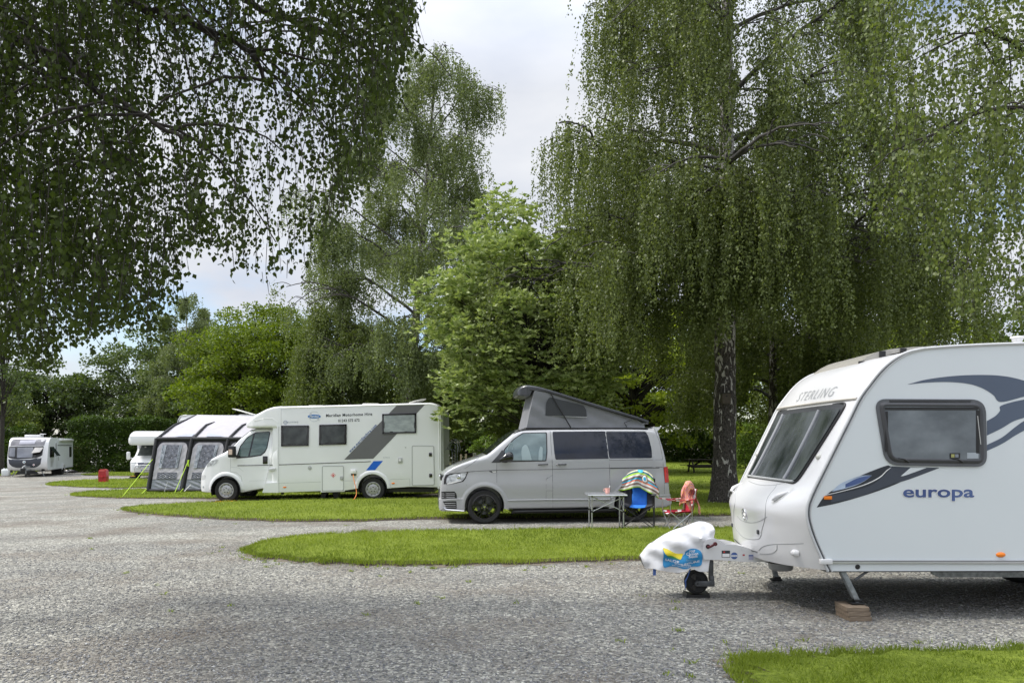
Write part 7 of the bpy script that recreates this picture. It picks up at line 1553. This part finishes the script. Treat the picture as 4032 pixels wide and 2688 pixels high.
yloft([(2.05, 1.12, .45, zt, .08), (6.6, 1.12, .45, zt, .08)], 'body', M['mwhite'], ocr)
def fq(pts, name, m, par=ocr, sub=None): return raw(name, pts, [tuple(range(len(pts)))], m, par)
fq([(-.80, .975, 1.36), (.80, .975, 1.36), (.70, 1.52, 1.99), (-.70, 1.52, 1.99)], 'windscreen', mat('windscreen_dark', (.02, .028, .03), .08, spec=.9, var=.5, vs=1.5, col2=(.09, .11, .11)))
MB().prism([(-.52, 1.46), (-.38, 1.46), (-.40, 1.93), (-.50, 1.93)], 1.40, 1.405).build('sun_screen', M['lgrey'], ocr)
for s in (-1, 1):
    MB().box(s*.70-.17, s*.70+.17, -.012+.03, .2, .80, .98, .03).build('headlight', M['headl'], ocr, 40)
    mm = MB().tube([(s*1.02, .82, 1.20), (s*1.22, .78, 1.26)], .03, 6); mo_ = mm.build('mirror_arm', M['mwhite'], ocr, 40); MB().box(s*1.24-.11, s*1.24+.11, .70, .84, 1.12, 1.60, .06).build('mirror', M['mwhite'], ocr, 40)
MB().box(-.46, .46, -.02, .03, .86, .95, .01).build('grille', mat('grille_blue', (.05, .06, .14), .4), ocr); MB().box(-.40, .40, -.03, .03, .66, .74, .01).build('lower_grille', mat('grille_blue', (.05, .06, .14), .4), ocr)
b = MB(); b.prism([(-.12, .87), (0, .93), (.12, .87), (.12, .90), (0, .96), (-.12, .90)], -.03, -.021); b.build('front_emblem', M['chrome'], ocr)
b = MB(); b.tube([(-.62, -.05, .34), (-.60, -.14, .60), (-.48, -.18, .80), (.48, -.18, .80), (.60, -.14, .60), (.62, -.05, .34)], .03, 8); b.tube([(-.55, -.16, .66), (.55, -.16, .66)], .025, 8); b.build('bull_bar', M['chrome'], ocr, 50)
for s in (-1, 1): MB().lathe([(.001, -.05), (.08, -.04), (.09, 0), (.05, .05)], (s*.33, -.2, .74), 'y', 18).build('spot_lamp', M['headl'], ocr, 50)
MB().box(-.27, .27, -.035, -.005, .42, .54, .004).build('number_plate', mat('plate_white', (.66, .66, .60), .4), ocr)
text('plate_text', 'Y3 MAR', M['txt'], ocr, lambda x, z, h: (x, -.037-h, z), -.20, .25, .445, .515, .001, bold=.02); MB().box(-.268, -.225, -.038, -.036, .425, .535).build('plate_band', M['txtb'], ocr)
for s in (-1, 1): b = MB(); b.lathe([(.001, s*.0), (.33, 0), (.34, -.02), (.34, -.2*1), (.001, -.2)], (0, 0, 0), 'x', 24); b.V = [(s*.86+x*s, .95+y, .33+z) for x, y, z in b.V]; b.build('wheel', M['rubber'], ocr, 30)
for y in (4.6,): wheel_ = [b for b in ()]
for s in (-1, 1): b = MB(); b.lathe([(.001, 0), (.33, 0), (.34, -.02), (.34, -.2), (.001, -.2)], (0, 0, 0), 'x', 24); b.V = [(s*1.05+x*s, 4.9+y, .33+z) for x, y, z in b.V]; b.build('wheel', M['rubber'], ocr, 30)
rp_ = thing('levelling_ramp', 'yellow topped black ramp under the wheel of the overcab motorhome', 'levelling ramp', (ox-.95, d0+.5, tz(ox, d0)), R(9), 'levelling ramps'); MB().prism([(-.28, 0), (.1, 0), (.1, .10), (-.2, .10)], -.15, .2).build('ramp', M['black'], rp_); MB().box(-.18, .08, -.14, .18, .101, .13).build('tread', M['yellow'], rp_)
# ============================================================ far caravan, grey nose
FX = lambda u, v, d: ((.2381*u-2016)/F*d, d, CH-(1650+.2381*v-HY)/F*d)
fc0 = FX(455, 900, 49.3); fz = tz(fc0[0], 50); far = thing('touring_caravan', 'distant white caravan with charcoal nose panel and one propped front window', 'caravan', (fc0[0], 49.3, fz), R(17.5))
hw = 1.13; Hc = 2.56
pf = crv([(.20, .42), (.05, .55), (-.02, .75), (-.03, 1.0), (.03, 1.3), (.15, 1.7), (.28, 2.05), (.40, 2.28), (.55, 2.42), (.80, 2.52), (1.2, 2.56)], 4)   # (y,z) of the nose edge
fy = lambda z: float(np.interp(z, [p[1] for p in pf], [p[0] for p in pf])); fb = lambda x: -.16*(1-(abs(x)/hw)**2.4)
side_ = [(p[0], p[1]) for p in pf]+[(6.4, 2.52), (6.62, 2.44), (6.68, 2.2), (6.68, .48)]
for s in (-1, 1):
    n = len(side_); tri = tessellate_polygon([[Vector((p[0], p[1], 0)) for p in side_]]); V = [(s*hw, p[0], p[1]) for p in side_]+[(s*(hw-.03), p[0], p[1]) for p in side_]
    MB().add(V, [tuple(t) for t in tri]+[(i, (i+1) % n, n+(i+1) % n, n+i) for i in range(n)]).build('side_panel', M['side'], far)
zs2 = np.linspace(.42, 2.56, 40); xs2 = np.linspace(-hw, hw, 25); V = [(x, fy(z)+fb(x)*min(1, (2.6-z)/.3), z) for z in zs2 for x in xs2]; nx2 = 25
raw('front_panel', V, [(i*nx2+j, i*nx2+j+1, (i+1)*nx2+j+1, (i+1)*nx2+j) for i in range(39) for j in range(24)], M['white'], far, smooth=True)
rf = [(p[0], p[1]) for p in pf if p[1] > 2.5]+[(6.4, 2.52), (6.62, 2.44), (6.68, 2.2), (6.68, .48)]; V = [(x, y, z+.02*(1-(x/hw)**2)) for y, z in rf for x in xs2]; raw('roof', V, [(i*nx2+j, i*nx2+j+1, (i+1)*nx2+j+1, (i+1)*nx2+j) for i in range(len(rf)-1) for j in range(24)], M['white'], far, smooth=True)
U2X = lambda u: (u-455)/640*2*hw*1.0
def fx(u, v):   # front features: u,v of the zoomed photo crop, corrected for the lean of the side edges
    z = (908-v)/610*2.5; c = 455+(z-.2)/2.3*105; h_ = 328-(z/2.5)*22; return ((u-c)/h_*hw, z)
def fpatch(name, pts, m, off, par=None, r_=0, cuts=4):
    P = [fx(*q) for q in pts]; P = [(max(-hw+.02, min(hw-.02, x)), z) for x, z in P]; P = rpoly(P, r_, 4) if r_ else P
    tri = tessellate_polygon([[Vector((p[0], p[1], 0)) for p in P]]); bm = bmesh.new(); vs_ = [bm.verts.new((p[0], 0, p[1])) for p in P]
    for t in tri:
        try: bm.faces.new([vs_[i] for i in t])
        except ValueError: pass
    bmesh.ops.subdivide_edges(bm, edges=bm.edges[:], cuts=cuts, use_grid_fill=True); bm.verts.index_update()
    V = [(v.co.x, fy(v.co.z)+fb(v.co.x)*min(1, (2.6-v.co.z)/.3)-off, v.co.z) for v in bm.verts]; Fc = [[v.index for v in f.verts] for f in bm.faces]; bm.free(); return raw(name, V, Fc, m, par or far, smooth=True)
fpatch('nose_panel', [(195, 620), (240, 625), (350, 632), (560, 632), (640, 615), (735, 595), (705, 705), (650, 745), (600, 762), (300, 762), (235, 740), (200, 700)], mat('nose_charcoal', (.03, .035, .048), .3, coat=.4), .012, r_=.06)
fpatch('window_band', [(200, 600), (215, 500), (232, 430), (780, 420), (745, 570), (640, 612), (340, 628), (250, 615)], M['gloss'], .008, r_=.05)
fpatch('roof_window', [(255, 420), (280, 335), (300, 318), (800, 308), (822, 312), (785, 412)], mat('sunroof_glass', (.14, .14, .155), .15, var=.3, vs=2, col2=(.26, .25, .27)), .010)
fpatch('painted_roof_reflection', [(400, 392), (420, 330), (665, 325), (640, 385)], mat('roof_reflection_grey', (.40, .40, .46), .2), .016)  # reflection on the roof window, painted as a pale patch
fwm = mat('far_window', (.10, .11, .13), .1, spec=.9, var=.4, vs=1.6, col2=(.26, .27, .31))
fpatch('front_window', [(218, 582), (236, 448), (335, 445), (310, 592)], fwm, .020, r_=.05); fpatch('front_window', [(345, 605), (372, 445), (620, 440), (590, 600)], fwm, .020, r_=.04)
# propped open pane
a1, a2 = fx(648, 435), fx(778, 430); P_ = [(a1[0], fy(a1[1])-.12, a1[1]), (a2[0], fy(a2[1])-.02, a2[1]), (a2[0]-.1, fy(a2[1])-.55, a2[1]-.34), (a1[0]-.12, fy(a1[1])-.55, a1[1]-.40)]
raw('open_window', P_+[(x, y+.02, z-.02) for x, y, z in P_], [(0, 1, 2, 3), (7, 6, 5, 4), (0, 3, 7, 4), (1, 5, 6, 2), (0, 4, 5, 1), (3, 2, 6, 7)], mat('open_pane', (.30, .29, .28), .2, var=.1), far)
fpatch('interior_gap', [(635, 590), (650, 560), (735, 530), (745, 560), (700, 585), (640, 596)], M['black'], .022)
for s, q in ((0, [(195, 612), (255, 622), (255, 634), (197, 622)]), (1, [(665, 618), (735, 592), (735, 606), (668, 624)])): fpatch('light_strip', q, M['wvinyl'], .024)
e2 = fx(450, 672); b = MB(); b.lathe([(.001, -.004), (.085, -.004), (.09, .01)], (e2[0], fy(e2[1])+fb(e2[0])-.018, e2[1]), 'y', 24); em = b.build('emblem', M['wvinyl'], far); e3 = fx(596, 716)
b = MB(); b.prism([(e2[0]-.03, e2[1]-.035), (e2[0]+.04, e2[1]-.035), (e2[0]+.04, e2[1]+.02), (e2[0], e2[1]+.05)], fy(e2[1])+fb(e2[0])-.030, fy(e2[1])+fb(e2[0])-.024); b.build('emblem_mark', mat('emblem_teal', (.03, .25, .35), .4), em)
b = MB(); b.prism([(e3[0], e3[1]-.075), (e3[0]+.075, e3[1]), (e3[0], e3[1]+.075), (e3[0]-.075, e3[1])], fy(e3[1])+fb(e3[0])-.03, fy(e3[1])+fb(e3[0])-.022); dm = b.build('hazard_diamond', M['wvinyl'], far); b = MB(); b.box(e3[0]-.02, e3[0]+.02, fy(e3[1])+fb(e3[0])-.034, fy(e3[1])+fb(e3[0])-.031, e3[1]-.03, e3[1]+.03); b.build('gas_symbol', mat('diamond_red', (.6, .05, .06), .5), dm)
MB().box(-.15, .2, fy(.95)-.20, fy(.95)-.14, .64, .68, .01).build('locker_handle', M['lgrey'], far, 40)
fpatch('lower_band', [(165, 838), (170, 800), (212, 800), (215, 838)], M['black'], .012); fpatch('lower_band', [(672, 818), (700, 785), (742, 785), (738, 818)], M['black'], .012); fpatch('lower_grille', [(250, 868), (300, 815), (580, 806), (640, 856), (600, 868)], M['black'], .014)
b = MB(); 
for s in (-1, 1): b.box(s*.18-.03, s*.18+.03, -.85, .4, .42, .50)
b.build_each('drawbar', M['galv'], far); MB().box(-.10, .10, -1.15, -.75, .42, .60, .04).build('hitch_head', M['black'], far, 40)
MB().tube([(-.02, -1.1, .55), (.02, -1.0, .68), (.1, -.86, .76)], .03, 8).build('handbrake_lever', M['lgrey'], far, 50)
MB().tube([(.10, -.72, .75), (.10, -.72, .18)], .03, 8).build('jockey_post', M['galv'], far, 50); MB().lathe([(.001, -.03), (.11, -.03), (.12, 0), (.11, .03), (.001, .03)], (.10, -.72, .12), 'x', 20).build('jockey_wheel', M['rubber'], far, 40)
for s in (-1, 1): MB().tube([(s*.7, .25, .45), (s*.92, .15, .03)], .028, 6).build('corner_steady', M['galv'], far, 40)
for s in (-1, 1): b = MB(); b.lathe([(.15, .002), (.33, 0), (.34, -.02), (.34, -.2), (.15, -.2), (.001, -.2)], (0, 0, 0), 'x', 24); b.V = [(s*(hw-.02)+x*s, 3.9+y, .34+z) for x, y, z in b.V]; b.build('wheel', M['rubber'], far, 30)
MB().box(-hw+.05, hw-.05, .6, 6.5, .40, .46).build('underbody', M['black'], far)
# side facing right: windows, door, roof rail, aerial (x = +hw)
def fside(name, y0, y1, z0, z1, m, o_=.01, bev=0, par=None): return MB().box(hw+.001, hw+o_, y0, y1, z0, z1, bev).build(name, m, par or far, 40)
fside('side_window', .55, 1.55, 1.25, 1.95, M['gloss'], .03, .01); w3 = MB().add([(hw+.03, .6, 1.9), (hw+.03, 1.5, 1.9), (hw+.42, 1.5, 1.35), (hw+.42, .6, 1.35)], [(0, 1, 2, 3)]).build('open_window', M['glass'], far)
fside('side_window', 5.6, 6.2, 1.2, 1.95, M['gloss'], .03, .01); fside('door_window', 1.95, 2.1, 1.3, 2.2, M['gloss'], .02); fside('door', 1.8, 2.45, .5, 2.3, M['side'], .008, .003); fside('dark_trim_line', 2.5, 6.3, 2.02, 2.07, M['dgrey'], .012)
fside('awning_cassette', 2.9, 6.5, 2.34, 2.48, M['mwhite'], .12, .03); fside('service_hatch', .75, 1.2, .62, 1.0, M['lgrey'], .006); fside('service_hatch', 2.6, 2.8, 1.0, 1.3, M['lgrey'], .01)
MB().lathe([(.34, .0), (.42, .02), (.44, .05), (.36, .06)], (hw, 3.9, .36), 'x', 24, 0, 180).build('arch_trim', M['mwhite'], far, 40)
MB().tube([(.5, 1.5, 2.55), (.5, 1.5, 2.78)], .025, 6).build('aerial_mast', M['wvinyl'], far, 40); MB().lathe([(.001, .05), (.18, .04), (.2, .02), (.05, 0), (.001, 0)], (.5, 1.5, 2.77), 'z', 24).build('aerial_dish', M['wvinyl'], far, 40)
MB().box(-.45, .45, 1.0, 1.9, 2.55, 2.74, .05).build('roof_air_conditioner', M['white'], far, 50)
# ---- small things around it
def g2(u, v): 
    px, py = .2381*u, 1650+.2381*v; return G(px*2352/4032, py*2352/4032)
def lathe_thing(name, label, cat, loc, pr, m, group=None, extra=None):
    t = thing(name, label, cat, loc, 0, group); MB().lathe(pr, (0, 0, 0), 'z', 28).build('body', m, t, 40); return t
p = g2(97, 940); wc = thing('water_carrier', 'white plastic water container at the nose of the far caravan', 'water container', p, R(10)); MB().box(-.24, .24, -.15, .15, 0, .46, .06).build('body', M['water'], wc, 50); MB().lathe([(.001, .07), (.05, .07), (.05, 0)], (-.1, 0, .46), 'z', 14).build('cap', M['water'], wc, 40); MB().tube([(-.02, 0, .45), (.02, 0, .50), (.16, 0, .50), (.2, 0, .45)], .018, 6).build('handle', M['water'], wc, 50)
p = g2(1196, 870); tubt = lathe_thing('waste_bin', 'pale green plastic tub with darker lid beside the far caravan', 'tub', p, [(.001, 0), (.17, 0), (.20, .36), (.22, .36), (.22, .40), (.001, .40)], M['tub']); MB().lathe([(.001, .52), (.22, .50), (.23, .44), (.23, .41), (.001, .41)], (0, 0, 0), 'z', 28).build('lid', mat('tub_lid', (.30, .37, .34), .5), tubt, 40)
MB().lathe([(.001, -.01), (.035, -.01), (.04, .02)], (.0, -.20, .14), 'y', 14).build('spout', M['black'], tubt)
p = g2(955, 905); ax_ = thing('storage_crate', 'black plastic tub on the gravel under the side of the far caravan', 'tub', p, R(17)); MB().prism([(-.32, 0), (.32, 0), (.38, .42), (-.38, .42)], -.25, .25).build('body', M['black'], ax_); MB().box(-.42, .42, -.28, .28, .421, .6, .05).build('lid', M['tub'], ax_, 50)
p = g2(1050, 905); stp = thing('caravan_step', 'small grey metal step on the gravel by the far caravan door', 'step', p, R(17)); MB().box(-.24, .24, -.15, .15, .20, .23, .01).build('tread', M['lgrey'], stp, 40)
for sx_ in (-1, 1): MB().tube([(sx_*.22, -.13, .2), (sx_*.24, -.15, .01), (sx_*.24, .15, .01), (sx_*.22, .13, .2)], .015, 6).build('leg', M['lgrey'], stp, 40)
p = g2(1150, 885); bg_ = thing('black_bag', 'crumpled black bag lying on the gravel beside the pale green tub', 'bag', p, 0); rgb = np.random.default_rng(3); V = []; 
for i in range(13):
    for j in range(20):
        th = math.pi*i/12; ph = 2*math.pi*j/20; r__ = 1+.16*math.sin(3*ph+i)+.1*math.sin(5*ph-2*th); V.append((.55*math.sin(th)*math.cos(ph)*r__, .25*math.sin(th)*math.sin(ph)*r__, max(0, .10+.13*math.cos(th)*r__)))
raw('body', V, [(i*20+j, i*20+(j+1) % 20, (i+1)*20+(j+1) % 20, (i+1)*20+j) for i in range(12) for j in range(20)], mat('black_polythene', (.02, .02, .022), .3, bump=.5, bs=8), bg_, smooth=True)
p = g2(1325, 868); ps = thing('wooden_post', 'short weathered wooden post at the end of the tall hedge', 'post', p); MB().box(-.06, .06, -.06, .06, 0, 1.0, .01, Matrix.Rotation(R(3), 4, 'Y')).build('post', M['fence'], ps)
p = g2(1712, 1055); fbx = thing('fire_point_box', 'red plastic fire point box standing on the grass strip', 'fire box', (p[0], p[1], p[2]+.05), R(4)); sc_ = 1.0
s1 = F/p[1]; W_ = .205; H_ = 215*.2381/s1; Dp = .15
MB().prism([(-W_*.93, 0), (W_*.93, 0), (W_, H_*.44), (-W_, H_*.44)], -Dp, Dp).build('bin', M['red'], fbx, 30)
lidp = [(-W_, H_*.46), (W_, H_*.46), (W_*.93, H_*.84), (W_*.82, H_*.95), (W_*.5, H_), (-W_*.5, H_), (-W_*.82, H_*.95), (-W_*.93, H_*.84)]; MB().prism(lidp, -Dp, Dp).build('lid', M['red'], fbx, 30)
MB().box(-W_*1.08, W_*1.08, -Dp-.03, Dp+.03, H_*.405, H_*.455, .012).build('rim', M['red'], fbx, 40); MB().box(-.05, .05, -Dp-.05, -Dp-.02, H_*.30, H_*.50, .01).build('catch', M['red'], fbx, 40)
MB().prism([(W_*.5*math.cos(a)*1.5, H_*.90+.0+H_*.06*math.sin(a)) for a in np.linspace(0, 6.283, 25)[:-1]], -Dp-.006, -Dp-.001).build('painted_lid_highlight', mat('highlight_red', (.60, .10, .10), .4), fbx)  # highlight on the lid, painted as a lighter red oval
p = P2(-1, 1000, 58); ub = thing('service_post', 'pale grey service post at the left edge of the hedge', 'service post', (p[0], 58, tz(p[0], 58))); MB().box(-.12, .12, -.1, .1, 0, 1.35, .02).build('post', mat('post_white', (.5, .52, .5), .5), ub, 40)
# hook-up bollard behind the van bonnet, small posts and hose
S7 = lambda u, v, d: ((1650+.1914*u-2016)/F*d, d, CH-(1600+.1914*v-HY)/F*d)
q = S7(1142, 1035, 30.0); hk2 = thing('hookup_bollard', 'cream electric hook-up bollard standing on the lawn just behind the grey van bonnet', 'hook-up post', (q[0], 30.0, tz(q[0], 30))); zt3 = S7(1142, 950, 30)[2]-hk2.location[2]
MB().box(-.05, .05, -.05, .05, 0, zt3-.17, .008).build('post', mat('bollard_green', (.06, .09, .06), .6), hk2, 40); hd = MB().box(-.065, .065, -.07, .07, zt3-.17, zt3, .01).build('head', M['cream'], hk2, 40)
b = MB()
for z in (zt3-.055, zt3-.115): b.box(-.022, .034, -.076, -.0705, z-.02, z+.02, .002)
b.build_each('socket', M['lgrey'], hd)
b = MB(); b.tube(crv([(q[0]-.06, 29.96, zt3-.12), (q[0]-.3, 29.7, zt3-.3), S7(980, 1095, 29.5), S7(860, 1145, 29), S7(740, 1195, 28.5), S7(640, 1290, 27.5)], 5), .012, 6); o = b.build('mains_cable', M['orange'], None, 60); tag(o, 'thin orange cable running from the cream hook-up bollard towards the motorhome', 'cable')
lbs = ['stubby pale post on the bank nearest the motorhome rear', 'stubby pale post on the bank, second from the motorhome rear', 'stubby pale post on the bank, third from the motorhome rear', 'stubby pale post on the bank nearest the van bonnet']
for (u, v), lb in zip(((528, 1100), (735, 1100), (862, 1095), (965, 1085)), lbs):
    q = S7(u, v, 51); t = thing('edging_post', lb, 'post', (q[0], 51, q[2]-.12), 0, 'stubby posts on the bank'); MB().box(-.06, .06, -.06, .06, 0, .36+.12, .01).build('post', mat('pale_post_wood', (.30, .25, .17), .85, var=.2), t)
# nest box
q = ((2500+.3188*1092-2016)/F*21.0, 21.0); zc = CH-(1500+.3188*225-HY)/F*21.0; nb = thing('nest_box', 'small wooden bird nest box fixed to the trunk of the huge birch', 'nest box', (q[0], by-.52, zc-.13)); s1 = 140
MB().box(-.115, .115, -.10, .10, 0, .27, .004).build('box', M['bwood'], nb); MB().box(-.14, .14, -.135, .13, .271, .295, .004, Matrix.Rotation(R(0), 4, 'X')).build('roof', mat('nest_roof', (.03, .025, .022), .8), nb); MB().lathe([(.001, -.004), (.022, -.004)], (0, -.10, .20), 'y', 16).build('entrance_hole', M['black'], nb)
# picnic table
q = P2(1612, 1092, 39.5); pt = thing('picnic_table', 'dark stained picnic table with attached benches on the lawn left of the big birch trunk', 'picnic table', (q[0]+.12, 39.5, tz(q[0], 39.5)), R(3)); L_ = .98
b = MB(); [b.box(-L_, L_, -.36+.145*k, -.36+.145*k+.135, .72, .755) for k in range(5)]; b.build('tabletop', M['dwood'], pt)
for s in (-1, 1): b = MB(); b.box(-L_-.05, L_+.05, s*.72-.13, s*.72-.005, .42, .455); b.box(-L_-.05, L_+.05, s*.72+.005, s*.72+.13, .42, .455); b.build('bench', M['dwood'], pt)
for x in (-.68, .68):
    for s in (-1, 1): MB().prism([(s*.15, .72), (s*.26, .72), (s*.62, .0), (s*.50, .0)], x-.03, x+.03, lambda a, z, y: (y, a, z)).build('leg', M['dwood'], pt)
    MB().box(x+.031, x+.09, -.84, .84, .33, .42).build('bench_bearer', M['dwood'], pt)
for s in (-1, 1): MB().tube([(s*.62, 0, .38), (s*.08, 0, .70)], .045, 4).build('brace', M['dwood'], pt)
MB().box(-.68, .68, -.03, .03, .30, .40).build('centre_beam', M['dwood'], pt)
